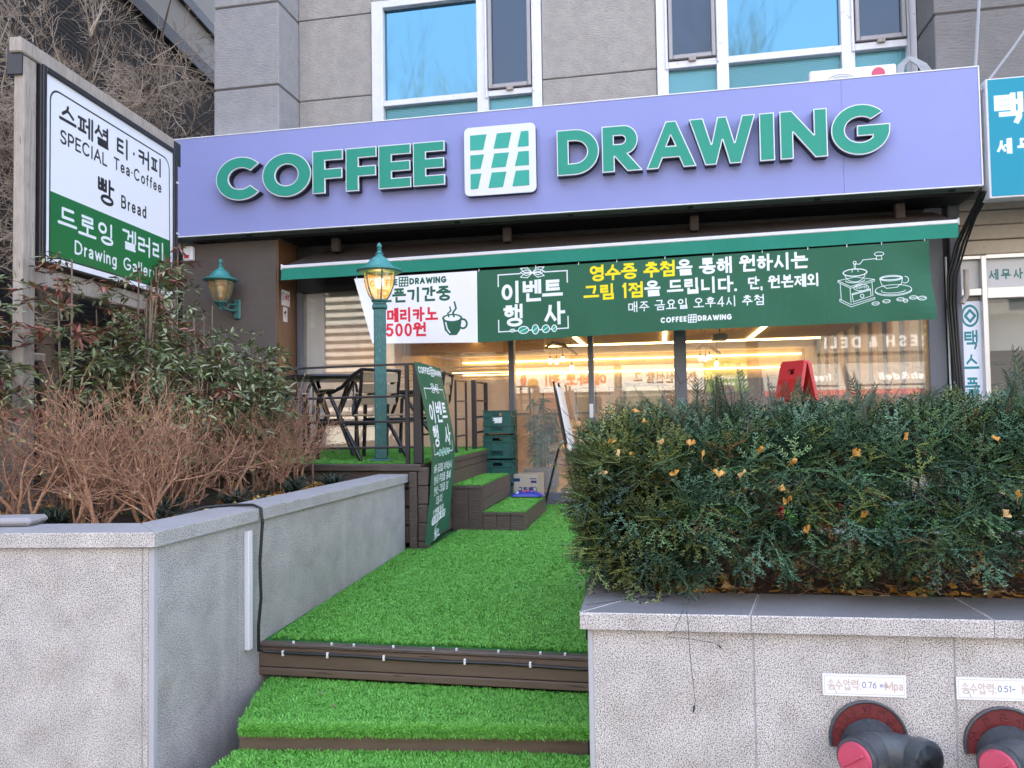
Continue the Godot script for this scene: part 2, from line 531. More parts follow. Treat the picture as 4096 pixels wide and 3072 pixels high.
func many(parent: Node, called: String, m: Mesh, mt: Material, xs: Array, cols: Array) -> MultiMeshInstance3D:
	var mm := MultiMesh.new()
	mm.transform_format = MultiMesh.TRANSFORM_3D
	mm.use_colors = cols.size() > 0
	mm.mesh = m
	mm.instance_count = xs.size()
	for i in xs.size():
		mm.set_instance_transform(i, xs[i])
		if cols.size():
			mm.set_instance_color(i, cols[i])
	var o := MultiMeshInstance3D.new()
	o.name = numbered(called) if parent == self else called
	o.multimesh = mm
	o.material_override = mt
	parent.add_child(o, true)
	o.set_meta("kind", "stuff")
	return o

# ---------------------------------------------------------------- materials
func mat(r: float, g: float, b: float, rough := 0.6, metal := 0.0) -> StandardMaterial3D:
	var m := StandardMaterial3D.new()
	m.albedo_color = Color(r, g, b).linear_to_srgb()
	m.roughness = rough
	m.metallic = metal
	return m

func printed(t: Texture2D, rough := 0.6) -> StandardMaterial3D:
	var m := StandardMaterial3D.new()
	m.albedo_texture = t
	m.roughness = rough
	return m

func tri_map(m: StandardMaterial3D, scale: float) -> StandardMaterial3D:
	m.uv1_triplanar = true
	m.uv1_world_triplanar = true
	m.uv1_scale = Vector3.ONE * scale
	m.uv1_triplanar_sharpness = 8.0
	return m

func noise(freq: float, sd: int, size := 512, oct := 3, type := FastNoiseLite.TYPE_SIMPLEX_SMOOTH, stretch := Vector2.ONE) -> PackedByteArray:
	var f := FastNoiseLite.new()
	f.noise_type = type
	f.frequency = freq
	f.seed = sd
	f.fractal_octaves = oct
	var im: Image = f.get_seamless_image(int(size * stretch.x), int(size * stretch.y))
	im.convert(Image.FORMAT_L8)
	if stretch != Vector2.ONE:
		im.resize(size, size, Image.INTERPOLATE_CUBIC)
	return im.get_data()

func img(size: int, px: PackedByteArray, fmt := Image.FORMAT_RGB8) -> ImageTexture:
	var im := Image.create_from_data(size, size, false, fmt, px)
	im.generate_mipmaps()
	return ImageTexture.create_from_image(im)

func srgb(r: float, g: float, b: float) -> Color:
	return Color(clampf(r, 0, 1), clampf(g, 0, 1), clampf(b, 0, 1)).linear_to_srgb()

# two colours (linear) mixed by noise, with a third in its peaks; tiles of 1 / scale metres
func mottled(a: Array, b: Array, c: Array, fine: float, coarse: float, sd: int, peak: float, scale: float, rough: float, bump := 0.0, stretch := Vector2.ONE, size := 512) -> StandardMaterial3D:
	var f := noise(fine, sd, size, 3, FastNoiseLite.TYPE_SIMPLEX_SMOOTH, stretch)
	var g := noise(coarse, sd + 7, size, 3)
	var px := PackedByteArray()
	px.resize(size * size * 3)
	var table := []
	for i in 256:
		var t := i / 255.0
		table.append(srgb(lerpf(a[0], b[0], t), lerpf(a[1], b[1], t), lerpf(a[2], b[2], t)))
	var third := srgb(c[0], c[1], c[2])
	for i in size * size:
		var k: Color = table[clampi((f[i] * 3 + g[i] * 2) / 5, 0, 255)]
		var pk := f[i] / 255.0
		if pk > peak:
			k = k.lerp(third, minf(1.0, (pk - peak) * 8.0))
		px[i * 3] = int(k.r * 255)
		px[i * 3 + 1] = int(k.g * 255)
		px[i * 3 + 2] = int(k.b * 255)
	var m := printed(img(size, px), rough)
	tri_map(m, scale)
	if bump > 0.0:
		m.heightmap_enabled = true
		m.heightmap_texture = img(size, f, Image.FORMAT_L8)
		m.heightmap_scale = bump
	return m

func granite(base: Array, sd: int) -> StandardMaterial3D:
	var size := 1024
	var f := noise(0.2, sd, size, 2)
	var g := noise(0.3, sd + 3, size, 2)
	var s := noise(0.006, sd + 9, size, 4)
	var st := noise(0.0055, sd + 12, size, 4, FastNoiseLite.TYPE_SIMPLEX_SMOOTH)
	var px := PackedByteArray()
	px.resize(size * size * 3)
	for i in size * size:
		var k := 1.0
		if f[i] > 142:
			k *= 1.0 - minf(0.74, (f[i] - 142) * 0.028)
		if g[i] < 100:
			k *= 0.64
		elif g[i] > 160:
			k *= 1.25
		k *= 0.86 + 0.28 * s[i] / 255.0
		var dirt := clampf((st[i] - 150) / 70.0, 0.0, 1.0) * (0.08 if f[i] < 120 else 0.22)
		var c := srgb(base[0] * k * (1.0 - dirt * 0.7), base[1] * k * (1.0 - dirt * 0.8), base[2] * k * (1.0 - dirt))
		px[i * 3] = int(c.r * 255)
		px[i * 3 + 1] = int(c.g * 255)
		px[i * 3 + 2] = int(c.b * 255)
	return tri_map(printed(img(size, px), 0.55), 1.0 / 1.15)

func glow(r: float, g: float, b: float, e: float) -> StandardMaterial3D:
	var m := mat(r, g, b, 0.5)
	m.emission_enabled = true
	m.emission = Color(r, g, b).linear_to_srgb()
	m.emission_energy_multiplier = e
	return m

func pane(r: float, g: float, b: float, alpha: float, rough := 0.0) -> StandardMaterial3D:
	var m := mat(r, g, b, rough)
	m.albedo_color.a = alpha
	m.transparency = BaseMaterial3D.TRANSPARENCY_ALPHA
	return m

func materials() -> void:
	M.granite = granite([0.60, 0.56, 0.54], 3)
	M.granite_shaded = granite([0.50, 0.49, 0.48], 21)  # darker, cooler copy of granite: the side face's shade put into the colour
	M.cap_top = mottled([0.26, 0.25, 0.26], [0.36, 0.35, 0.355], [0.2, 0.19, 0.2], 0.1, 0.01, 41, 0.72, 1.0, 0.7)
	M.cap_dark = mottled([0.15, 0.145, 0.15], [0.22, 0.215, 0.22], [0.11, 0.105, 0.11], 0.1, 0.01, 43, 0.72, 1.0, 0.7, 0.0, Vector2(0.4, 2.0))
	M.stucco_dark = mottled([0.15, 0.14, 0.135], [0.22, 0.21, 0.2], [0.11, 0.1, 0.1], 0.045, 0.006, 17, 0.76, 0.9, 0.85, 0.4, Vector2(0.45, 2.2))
	M.mortar = mat(0.42, 0.42, 0.45, 0.8)
	M.stucco = mottled([0.28, 0.26, 0.24], [0.46, 0.425, 0.385], [0.17, 0.155, 0.14], 0.045, 0.006, 5, 0.74, 0.9, 0.9, 0.6, Vector2(0.45, 2.2), 1024)
	M.stucco_grey = mottled([0.25, 0.245, 0.245], [0.38, 0.37, 0.37], [0.17, 0.16, 0.16], 0.03, 0.006, 15, 0.76, 0.9, 0.85, 0.4, Vector2(0.45, 2.2), 1024)
	M.joint = mat(0.13, 0.115, 0.115, 0.9)
	M.lavender = mottled([0.255, 0.285, 0.57], [0.285, 0.31, 0.61], [0.27, 0.30, 0.6], 0.004, 0.003, 8, 0.95, 0.2, 0.72)
	M.trim = mat(0.78, 0.79, 0.82, 0.35)
	M.letter = mat(0.016, 0.285, 0.20, 0.65)
	M.letter_dark = mat(0.012, 0.012, 0.014, 0.35)
	M.acrylic = mat(0.72, 0.74, 0.78, 0.4)
	M.icon_tile = mat(0.015, 0.36, 0.28, 0.5)
	M.dark = mat(0.012, 0.012, 0.014, 0.55)
	M.soffit = mat(0.01, 0.01, 0.011, 0.6)
	M.brown_wall = mottled([0.085, 0.068, 0.06], [0.11, 0.09, 0.08], [0.07, 0.058, 0.05], 0.02, 0.006, 61, 0.8, 0.8, 0.55)
	M.brown_side = mottled([0.12, 0.06, 0.03], [0.16, 0.08, 0.04], [0.1, 0.05, 0.03], 0.02, 0.006, 63, 0.8, 0.8, 0.35)
	M.awning = mottled([0.008, 0.20, 0.135], [0.01, 0.235, 0.16], [0.01, 0.2, 0.14], 0.02, 0.006, 66, 0.9, 1.0, 0.75)
	M.awning_top = mat(0.06, 0.045, 0.04, 0.8)
	M.alu = mat(0.62, 0.62, 0.64, 0.35, 0.7)
	M.white_alu = mottled([0.66, 0.66, 0.69], [0.76, 0.76, 0.79], [0.5, 0.47, 0.44], 0.02, 0.008, 71, 0.83, 0.7, 0.4)
	M.grey_alu = mat(0.32, 0.30, 0.30, 0.4, 0.2)
	M.frame = mat(0.12, 0.13, 0.16, 0.5)
	M.glass = pane(0.92, 0.95, 0.94, 0.05)
	M.film = mat(0.72, 0.58, 0.40, 0.6)
	M.film.backlight_enabled = true
	M.film.backlight = Color(0.9, 0.85, 0.75)
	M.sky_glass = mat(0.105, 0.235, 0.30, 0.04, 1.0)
	M.dark_glass = mat(0.06, 0.075, 0.09, 0.06, 0.8)
	M.teal_glass = mat(0.11, 0.29, 0.33, 0.3, 0.4)
	M.black_metal = mat(0.014, 0.013, 0.016, 0.32)
	M.rail = mat(0.03, 0.026, 0.028, 0.45)
	M.deck_wood = mottled([0.062, 0.045, 0.038], [0.105, 0.078, 0.066], [0.13, 0.1, 0.085], 0.05, 0.01, 75, 0.8, 1.2, 0.55, 0.25, Vector2(0.3, 3.0))
	M.riser_wood = mottled([0.10, 0.07, 0.054], [0.14, 0.10, 0.078], [0.045, 0.03, 0.03], 0.02, 0.012, 77, 0.82, 0.9, 0.5, 0.1, Vector2(0.3, 3.0))
	M.post_wood = mottled([0.27, 0.235, 0.20], [0.47, 0.42, 0.37], [0.16, 0.12, 0.1], 0.02, 0.01, 79, 0.8, 1.6, 0.75, 0.3, Vector2(3.0, 0.25))
	M.slat_wood = mottled([0.42, 0.30, 0.19], [0.55, 0.42, 0.29], [0.3, 0.2, 0.12], 0.04, 0.01, 81, 0.82, 2.0, 0.5, 0.1, Vector2(0.4, 2.6))
	M.patina = mottled([0.03, 0.115, 0.11], [0.045, 0.165, 0.155], [0.1, 0.27, 0.25], 0.04, 0.012, 83, 0.7, 2.0, 0.5, 0.1, Vector2(2.5, 0.4))
	M.patina_cap = mottled([0.03, 0.19, 0.19], [0.05, 0.27, 0.26], [0.1, 0.36, 0.34], 0.03, 0.012, 85, 0.75, 3.0, 0.45)
	M.amber = pane(0.62, 0.36, 0.12, 0.38, 0.03)
	M.soil = mottled([0.035, 0.022, 0.015], [0.09, 0.06, 0.038], [0.16, 0.11, 0.06], 0.09, 0.02, 87, 0.7, 1.4, 0.95, 2.0)
	M.turf_base = mottled([0.012, 0.09, 0.016], [0.02, 0.14, 0.025], [0.02, 0.15, 0.03], 0.05, 0.01, 89, 0.9, 1.0, 0.9)
	M.turf = mat(1, 1, 1, 0.5)
	M.turf.vertex_color_use_as_albedo = true
	M.turf.backlight_enabled = true
	M.turf.backlight = Color(0.3, 0.35, 0.3)
	M.leaf = mat(1, 1, 1, 0.5)
	M.leaf.vertex_color_use_as_albedo = true
	M.leaf.backlight_enabled = true
	M.leaf.backlight = Color(0.25, 0.25, 0.2)
	M.needle = mat(1, 1, 1, 0.34)
	M.needle.vertex_color_use_as_albedo = true
	M.bark = mottled([0.07, 0.05, 0.035], [0.15, 0.11, 0.08], [0.2, 0.15, 0.11], 0.06, 0.02, 91, 0.8, 4.0, 0.9)
	M.twig = mottled([0.28, 0.22, 0.17], [0.58, 0.47, 0.36], [0.45, 0.36, 0.27], 0.06, 0.01, 93, 0.75, 2.5, 0.85)
	M.dry_twig = mottled([0.18, 0.085, 0.05], [0.50, 0.275, 0.17], [0.68, 0.42, 0.26], 0.05, 0.012, 95, 0.72, 2.0, 0.85)
	M.cane = mottled([0.13, 0.095, 0.065], [0.25, 0.19, 0.13], [0.3, 0.22, 0.15], 0.06, 0.01, 97, 0.75, 4.0, 0.85)
	M.crate = mottled([0.012, 0.085, 0.075], [0.018, 0.11, 0.098], [0.04, 0.15, 0.14], 0.03, 0.01, 99, 0.82, 2.0, 0.42)
	M.cardboard = mat(0.42, 0.36, 0.29, 0.85)
	M.red_plastic = mat(0.50, 0.028, 0.03, 0.38)
	M.plate_red = mottled([0.11, 0.016, 0.018], [0.17, 0.026, 0.028], [0.05, 0.012, 0.012], 0.05, 0.02, 101, 0.75, 4.0, 0.5)
	M.iron = mottled([0.045, 0.052, 0.06], [0.075, 0.085, 0.095], [0.12, 0.13, 0.14], 0.03, 0.015, 103, 0.8, 4.0, 0.38)
	M.pink_cap = mat(0.52, 0.065, 0.12, 0.5)
	M.white_plastic = mat(0.72, 0.73, 0.76, 0.45)
	M.cable = mat(0.012, 0.012, 0.013, 0.45)
	M.grey_hose = mat(0.35, 0.36, 0.38, 0.6)
	M.siding = mottled([0.42, 0.36, 0.29], [0.52, 0.46, 0.38], [0.36, 0.3, 0.24], 0.02, 0.006, 105, 0.82, 1.0, 0.6)
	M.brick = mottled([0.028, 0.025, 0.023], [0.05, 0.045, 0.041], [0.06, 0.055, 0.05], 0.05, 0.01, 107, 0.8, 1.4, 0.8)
	M.asphalt = mottled([0.04, 0.04, 0.042], [0.065, 0.065, 0.066], [0.09, 0.09, 0.09], 0.2, 0.02, 109, 0.75, 0.5, 0.9)
	M.paving = mottled([0.22, 0.21, 0.20], [0.3, 0.29, 0.275], [0.34, 0.33, 0.31], 0.08, 0.02, 111, 0.8, 0.6, 0.85)

# ---------------------------------------------------------------- scene
func _ready() -> void:
	var cam := Camera3D.new()
	cam.name = "camera"
	cam.fov = 53.08
	cam.far = 400.0
	cam.near = 0.05
	cam.position = Vector3(0, 1.0, 0)
	cam.basis = Basis(Vector3.UP, deg_to_rad(10.8)) * Basis(Vector3.RIGHT, deg_to_rad(2.1)) * Basis(Vector3.BACK, -0.016)
	add_child(cam)
	var env := Environment.new()
	env.background_mode = Environment.BG_SKY
	var sky := Sky.new()
	var sm := ProceduralSkyMaterial.new()
	sm.sky_top_color = Color(0.62, 0.68, 0.80)
	sm.sky_horizon_color = Color(0.93, 0.915, 0.89)
	sm.sky_curve = 0.12
	sm.ground_bottom_color = Color(0.25, 0.25, 0.26)
	sm.ground_horizon_color = Color(0.5, 0.52, 0.55)
	sm.sun_angle_max = 8.0
	sky.sky_material = sm
	env.sky = sky
	env.background_energy_multiplier = 1.0
	env.tonemap_mode = Environment.TONE_MAPPER_LINEAR
	env.tonemap_exposure = 5.8
	env.sdfgi_enabled = true
	env.ssao_enabled = true
	env.ssil_enabled = true
	var we := WorldEnvironment.new()
	we.name = "environment"
	we.environment = env
	add_child(we)
	var sun := DirectionalLight3D.new()
	sun.name = "sun"
	sun.light_energy = 1.6
	sun.light_color = Color(1.0, 0.95, 0.87)
	sun.light_angular_distance = 0.5
	sun.shadow_enabled = true
	add_child(sun)
	sun.look_at_from_position(Vector3.ZERO, Vector3(-0.45, -0.75, 0.6), Vector3.UP)

	materials()
	setting()
	building()
	interior()
	fascia()
	awning_and_banner()
	neighbour()
	left_background()
	left_planter()
	right_planter()
	terrace()
	board_sign()
	small_things()
	vegetation()
	turf()
	opposite()

func sheet(a: Vector3, b: Vector3, c: Vector3, d: Vector3) -> MB:
	var s := MB.new()
	s.quad(a, b, c, d)
	return s

func slab(lo: Vector3, hi: Vector3, ch := 0.0) -> MB:
	var s := MB.new()
	s.lohi(lo, hi, ch)
	return s

# ---------------------------------------------------------------- ground, entrance floor and steps
const RAMP := [[-3.2, 0.0], [-5.0, 0.09], [-7.66, 0.09]]

func floor_y(z: float) -> float:
	if z > -3.2:
		return 0.0
	if z > -5.0:
		return lerpf(0.0, 0.09, (-3.2 - z) / 1.8)
	return FLOOR

func nose_z(x: float) -> float:
	# front of the second step, a little askew to the shop
	return lerpf(-2.70, -2.90, (x + 1.78) / 1.53)

func setting() -> void:
	var s := MB.new()
	s.lohi(Vector3(-60, STREET - 0.4, -60), Vector3(60, STREET - 0.15, 60))
	struct("ground", s, M.asphalt)
	struct("pavement", slab(Vector3(-40, STREET - 0.149, -2.2), Vector3(40, STREET, 3.6), 0.02), M.paving)
	# sloping entrance floor
	s = MB.new()
	for k in 2:
		var z0: float = RAMP[k][0]
		var z1: float = RAMP[k + 1][0]
		s.quad(Vector3(-1.9, RAMP[k][1] - 0.014, z0), Vector3(2.7, RAMP[k][1] - 0.014, z0), Vector3(2.7, RAMP[k + 1][1] - 0.014, z1), Vector3(-1.9, RAMP[k + 1][1] - 0.014, z1))
	var fl := struct("entrance_floor", s, M.turf_base)
	# wooden steps: risers of boards, treads under turf
	var steps := thing("entrance_steps", "brown wooden steps covered with green artificial turf between the granite planters", "steps")
	var x0 := -1.86
	var x1 := -0.2
	part(steps, "riser_board", slab(Vector3(x0, -0.118, -3.235), Vector3(x1, -0.03, -3.205), 0.004), M.riser_wood)
	part(steps, "riser_board", slab(Vector3(x0, -0.154, -3.235), Vector3(x1, -0.121, -3.203), 0.004), M.riser_wood)
	part(steps, "edge_board", slab(Vector3(x0, -0.029, -3.29), Vector3(x1, -0.012, -3.198), 0.004), M.deck_wood)
	var x2 := -1.60
	var xz := func(pts: Array, y0: float, y1: float) -> MB:
		var m := MB.new()
		flat(m)
		var pl := PackedVector2Array()
		for p in pts:
			pl.append(Vector2(p[0], -p[1]))
		m.prism(pl, PackedVector2Array(), y0, y1)
		return m
	part(steps, "tread_board", xz.call([[-1.735, -3.20], [x1, -3.20], [x1, nose_z(x1) - 0.004], [x2, nose_z(x2) - 0.004]], -0.195, -0.174), M.riser_wood)
	part(steps, "riser_board", xz.call([[x2, nose_z(x2) - 0.03], [x1, nose_z(x1) - 0.03], [x1, nose_z(x1) - 0.005], [x2, nose_z(x2) - 0.005]], -0.275, -0.196), M.riser_wood)
	part(steps, "tread_board", xz.call([[x2, nose_z(x2) - 0.03], [x1, nose_z(x1) - 0.03], [x1, -2.2], [x2, -2.2]], -0.30, -0.276), M.riser_wood)
	part(steps, "riser_board", slab(Vector3(x2, -0.54, -2.24), Vector3(x1, -0.312, -2.205), 0.004), M.riser_wood)
	for k in 9:
		var sc := MB.new()
		var sx := -1.62 + k * 0.155 + 0.03 * sin(k * 2.1)
		sc.tube([Vector3(sx, -0.012, -3.212), Vector3(sx, -0.002, -3.21)], [0.006, 0.005], 8)
		part(steps, "washer", sc, M.white_plastic)
	part(steps, "backing", slab(Vector3(x2, -0.54, -3.9), Vector3(x1, -0.2, -2.9)), M.dark)

# ---------------------------------------------------------------- the cafe building
func window(b: Node3D, x0: float, x1: float, y0: float, y1: float, cells: Array, sill_lo: float, sill_hi: float, label: String) -> void:
	# cells: [x0, x1, "fixed" or "casement"]
	var w := MeshInstance3D.new()
	var fr := MB.new()
	var zf := GZ + 0.02
	var zb := GZ - 0.09
	fr.lohi(Vector3(x0, y0, zb), Vector3(cells[0][0], y1, zf), 0.004)
	fr.lohi(Vector3(cells[-1][1], y0, zb), Vector3(x1, y1, zf), 0.004)
	fr.lohi(Vector3(cells[0][0], y1 - 0.075, zb), Vector3(cells[-1][1], y1, zf - 0.003), 0.004)
	for k in cells.size():
		var c: Array = cells[k]
		var cas: bool = c[2] == "casement"
		fr.lohi(Vector3(c[0], sill_lo, zb), Vector3(c[1], sill_hi, zf - 0.002), 0.004)
		if k < cells.size() - 1:
			fr.lohi(Vector3(c[1], y0, zb), Vector3(cells[k + 1][0], y1 - 0.075, zf - 0.001), 0.004)
	w = part(b, "window", fr, M.white_alu, Vector3.ZERO, label)
	for c in cells:
		var cas: bool = c[2] == "casement"
		var lo := Vector3(c[0], sill_hi, GZ - 0.06)
		var hi := Vector3(c[1], y1 - 0.075, GZ - 0.052)
		if cas:
			var sash := MB.new()
			var t := 0.045
			var zs := GZ + 0.045
			for bx in [[c[0] + 0.006, c[0] + t, lo.y + 0.01, hi.y], [c[1] - t, c[1] - 0.006, lo.y + 0.01, hi.y]]:
				sash.lohi(Vector3(bx[0], bx[2], GZ - 0.05), Vector3(bx[1], bx[3], zs), 0.006)
			sash.lohi(Vector3(c[0] + t, lo.y + 0.01, GZ - 0.05), Vector3(c[1] - t, lo.y + 0.055, zs - 0.002), 0.006)
			part(w, "sash", sash, M.grey_alu)
			var gd := MB.new()
			gd.lohi(Vector3(c[0] - 0.028, lo.y - 0.08, GZ + 0.019), Vector3(c[0] - 0.005, hi.y, GZ + 0.04), 0.004)
			gd.lohi(Vector3(c[1] + 0.005, lo.y - 0.05, GZ + 0.019), Vector3(c[1] + 0.022, hi.y, GZ + 0.04), 0.004)
			part(w, "side_rail", gd, M.white_alu)
			part(w, "pane", slab(Vector3(c[0] + t, lo.y + 0.05, GZ - 0.01), Vector3(c[1] - t, hi.y, GZ + 0.0)), M.dark_glass)
			var lt := MB.new()
			var mx: float = (c[0] + c[1]) * 0.5
			lt.lohi(Vector3(mx - 0.035, lo.y - 0.022, GZ + 0.018), Vector3(mx + 0.035, lo.y + 0.012, GZ + 0.05), 0.004)
			part(w, "latch", lt, M.post_wood)
		else:
			# the film behind the pane hangs slightly out of true
			var pn := MB.new()
			var nx := 14
			var ny := 10
			for i in nx:
				for j in ny:
					var q := []
					for o in [[0, 0], [1, 0], [1, 1], [0, 1]]:
						var fx := float(i + o[0]) / nx
						var fy := float(j + o[1]) / ny
						q.append(Vector3(lerpf(c[0], c[1], fx), lerpf(lo.y, hi.y, fy), GZ - 0.05 + 0.0012 * sin(fx * 4.0 + fy * 2.0) * sin(fy * 3.0 + 0.7)))
					pn.quad(q[0], q[1], q[2], q[3])
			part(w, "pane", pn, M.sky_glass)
		# lower ribbed panes
		part(w, "pane", slab(Vector3(c[0], y0, GZ - 0.06), Vector3(c[1], sill_lo, GZ - 0.05)), M.teal_glass)
		var rb := MB.new()
		if cas:
			var k := 0
			while c[0] + 0.012 + k * 0.0165 < c[1] - 0.005:
				var rx: float = c[0] + 0.012 + k * 0.0165
				rb.lohi(Vector3(rx - 0.0035, y0, GZ - 0.05), Vector3(rx + 0.0035, sill_lo - 0.004, GZ - 0.046))
				k += 1
		else:
			var ry := sill_lo - 0.02
			while ry > 3.72:
				rb.lohi(Vector3(c[0] + 0.004, ry - 0.0035, GZ - 0.05), Vector3(c[1] - 0.004, ry + 0.0035, GZ - 0.046))
				ry -= 0.0165
		part(w, "ribs", rb, M.teal_glass)

func building() -> void:
	var b := thing("cafe_building", "grey stucco building with white framed blue windows above the long lavender sign", "building")
	# body behind the skin, also what shades the street
	part(b, "core", slab(Vector3(-4.4, 2.62, -44.8), Vector3(19.8, 19.9, GZ - 0.13)), M.stucco)
	part(b, "core", slab(Vector3(-4.4, 6.3, GZ - 0.129), Vector3(19.8, 19.85, GZ - 0.01)), M.stucco)
	for rowx in [[-3.735, -2.905, [[2.7, 4.37], [4.382, 5.252], [5.264, 6.3]]], [-1.085, 0.05, [[2.7, 4.352], [4.364, 5.4], [5.412, 6.3]]]]:
		for r in rowx[2]:
			part(b, "panel", slab(Vector3(rowx[0], r[0], GZ - 0.12), Vector3(rowx[1], r[1], GZ), 0.006), M.stucco)
	part(b, "panel", slab(Vector3(-2.9, 5.37, GZ - 0.12), Vector3(-1.09, 6.3, GZ), 0.006), M.stucco)
	# pillars stand forward of the skin
	for r in [[2.8, 4.372], [4.392, 5.235], [5.255, 6.3]]:
		part(b, "pillar_block", slab(Vector3(-4.463, r[0], GZ - 0.1), Vector3(-3.738, r[1], PZ), 0.008), M.stucco_grey)
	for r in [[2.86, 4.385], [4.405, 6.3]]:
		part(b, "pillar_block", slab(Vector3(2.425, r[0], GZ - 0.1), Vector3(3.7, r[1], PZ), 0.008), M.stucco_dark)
	part(b, "joint_fill", slab(Vector3(-4.45, 2.85, GZ - 0.09), Vector3(-3.75, 6.29, PZ - 0.014)), M.joint)
	part(b, "joint_fill", slab(Vector3(2.44, 2.87, GZ - 0.09), Vector3(3.69, 6.29, PZ - 0.014)), M.joint)
	part(b, "joint_fill", slab(Vector3(-3.73, 2.75, GZ - 0.11), Vector3(-2.91, 6.29, GZ - 0.012)), M.joint)
	part(b, "joint_fill", slab(Vector3(-1.08, 2.75, GZ - 0.11), Vector3(0.045, 6.29, GZ - 0.012)), M.joint)
	window(b, -2.9, -1.09, 3.0, 5.365, [[-2.775, -1.762, "fixed"], [-1.645, -1.19, "casement"]], 4.232, 4.292, "white window with one wide blue pane and a narrow grey casement")
	window(b, 0.055, 2.42, 3.0, 6.28, [[0.165, 0.622, "casement"], [0.736, 1.762, "fixed"], [1.88, 2.335, "casement"]], 4.338, 4.405, "white window with a wide blue pane between two grey casements")
	# ground floor: brown clad pillar, its side, the glazed front
	part(b, "clad_pillar", slab(Vector3(-4.83, FLOOR - 0.6, GZ - 0.3), Vector3(-3.776, 2.79, PZ), 0.006), M.brown_wall)
	part(b, "clad_side", slab(Vector3(-3.775, FLOOR - 0.6, GZ - 0.3), Vector3(-3.755, 2.79, PZ - 0.012)), M.brown_side)
	part(b, "soffit", slab(Vector3(-4.7, 2.8, GZ + 0.001), Vector3(2.69, 2.83, SZ - 0.19)), M.soffit)
	part(b, "lintel", slab(Vector3(-3.75, 2.30, GZ - 0.10), Vector3(2.6, 2.79, GZ + 0.05)), M.soffit)
	part(b, "column", slab(Vector3(2.412, FLOOR, GZ - 0.12), Vector3(2.565, 2.8, GZ + 0.06), 0.008), M.frame)
	part(b, "column", slab(Vector3(2.60, FLOOR - 0.3, GZ - 0.12), Vector3(2.69, 2.9, GZ + 0.1), 0.008), M.frame)
	part(b, "column_gap", slab(Vector3(2.56, FLOOR, GZ - 0.12), Vector3(2.605, 2.8, GZ + 0.02)), M.dark)
	part(b, "jamb", slab(Vector3(-3.754, FLOOR, GZ - 0.1), Vector3(-3.70, 2.3, GZ + 0.05), 0.006), M.frame)
	for mx in [[-1.475, -1.42], [-0.678, -0.627], [0.153, 0.268]]:
		part(b, "mullion", slab(Vector3(mx[0], 0.2, GZ - 0.07), Vector3(mx[1], 2.3, GZ + 0.04), 0.006), M.frame)
	part(b, "base_rail", slab(Vector3(-1.47, FLOOR - 0.08, GZ - 0.07), Vector3(2.412, 0.198, GZ + 0.03), 0.006), M.frame)
	var xs := [-3.70, -1.475, -0.627, 0.268, 2.412]
	var lefts := [-3.70, -1.42, -0.627, 0.268]
	var rights := [-1.475, -0.678, 0.153, 2.412]
	for k in 4:
		var y0 := 0.2 if k > 0 else 0.66
		for dz in [0.0, -0.022]:
			part(b, "shop_pane", slab(Vector3(lefts[k], y0, GZ + dz - 0.006), Vector3(rights[k], 2.3, GZ + dz)), M.glass)
	part(b, "sill_wall", slab(Vector3(-3.75, FLOOR - 0.3, GZ - 0.09), Vector3(-1.476, 0.655, GZ + 0.03)), M.frame)
	# handle on the glass door
	var hd := MB.new()
	hd.lohi(Vector3(-0.672, 0.93, GZ + 0.041), Vector3(-0.634, 1.07, GZ + 0.05), 0.004)
	hd.tube([Vector3(-0.653, 1.0, GZ + 0.05), Vector3(-0.653, 1.0, GZ + 0.07)], [0.013, 0.013], 10)
	part(b, "door_lock", hd, M.white_plastic)
	# frosted film inside the terrace glass, plain below and banded above
	var f := MB.new()
	f.lohi(Vector3(-3.48, 0.66, GZ - 0.034), Vector3(-1.48, 1.335, GZ - 0.03))
	for k in 4:
		f.lohi(Vector3(-3.48, 1.352 + k * 0.036, GZ - 0.034), Vector3(-1.48, 1.37 + k * 0.036, GZ - 0.03))
	part(b, "frosted_film", f, M.film)
	part(b, "inner_blind", slab(Vector3(-3.69, 0.66, GZ - 0.075), Vector3(-3.49, 2.3, GZ - 0.06)), mat(0.5, 0.5, 0.48, 0.8))

# ---------------------------------------------------------------- inside the cafe
func area(called: String, at: Vector3, size: Vector2, e: float, c: Color) -> void:
	var l := AreaLight3D.new()
	l.name = called
	l.area_size = size
	l.light_energy = e
	l.light_color = c
	l.shadow_enabled = true
	l.area_range = 20.0
	add_child(l)
	l.position = at
	l.rotation_degrees.x = -90.0

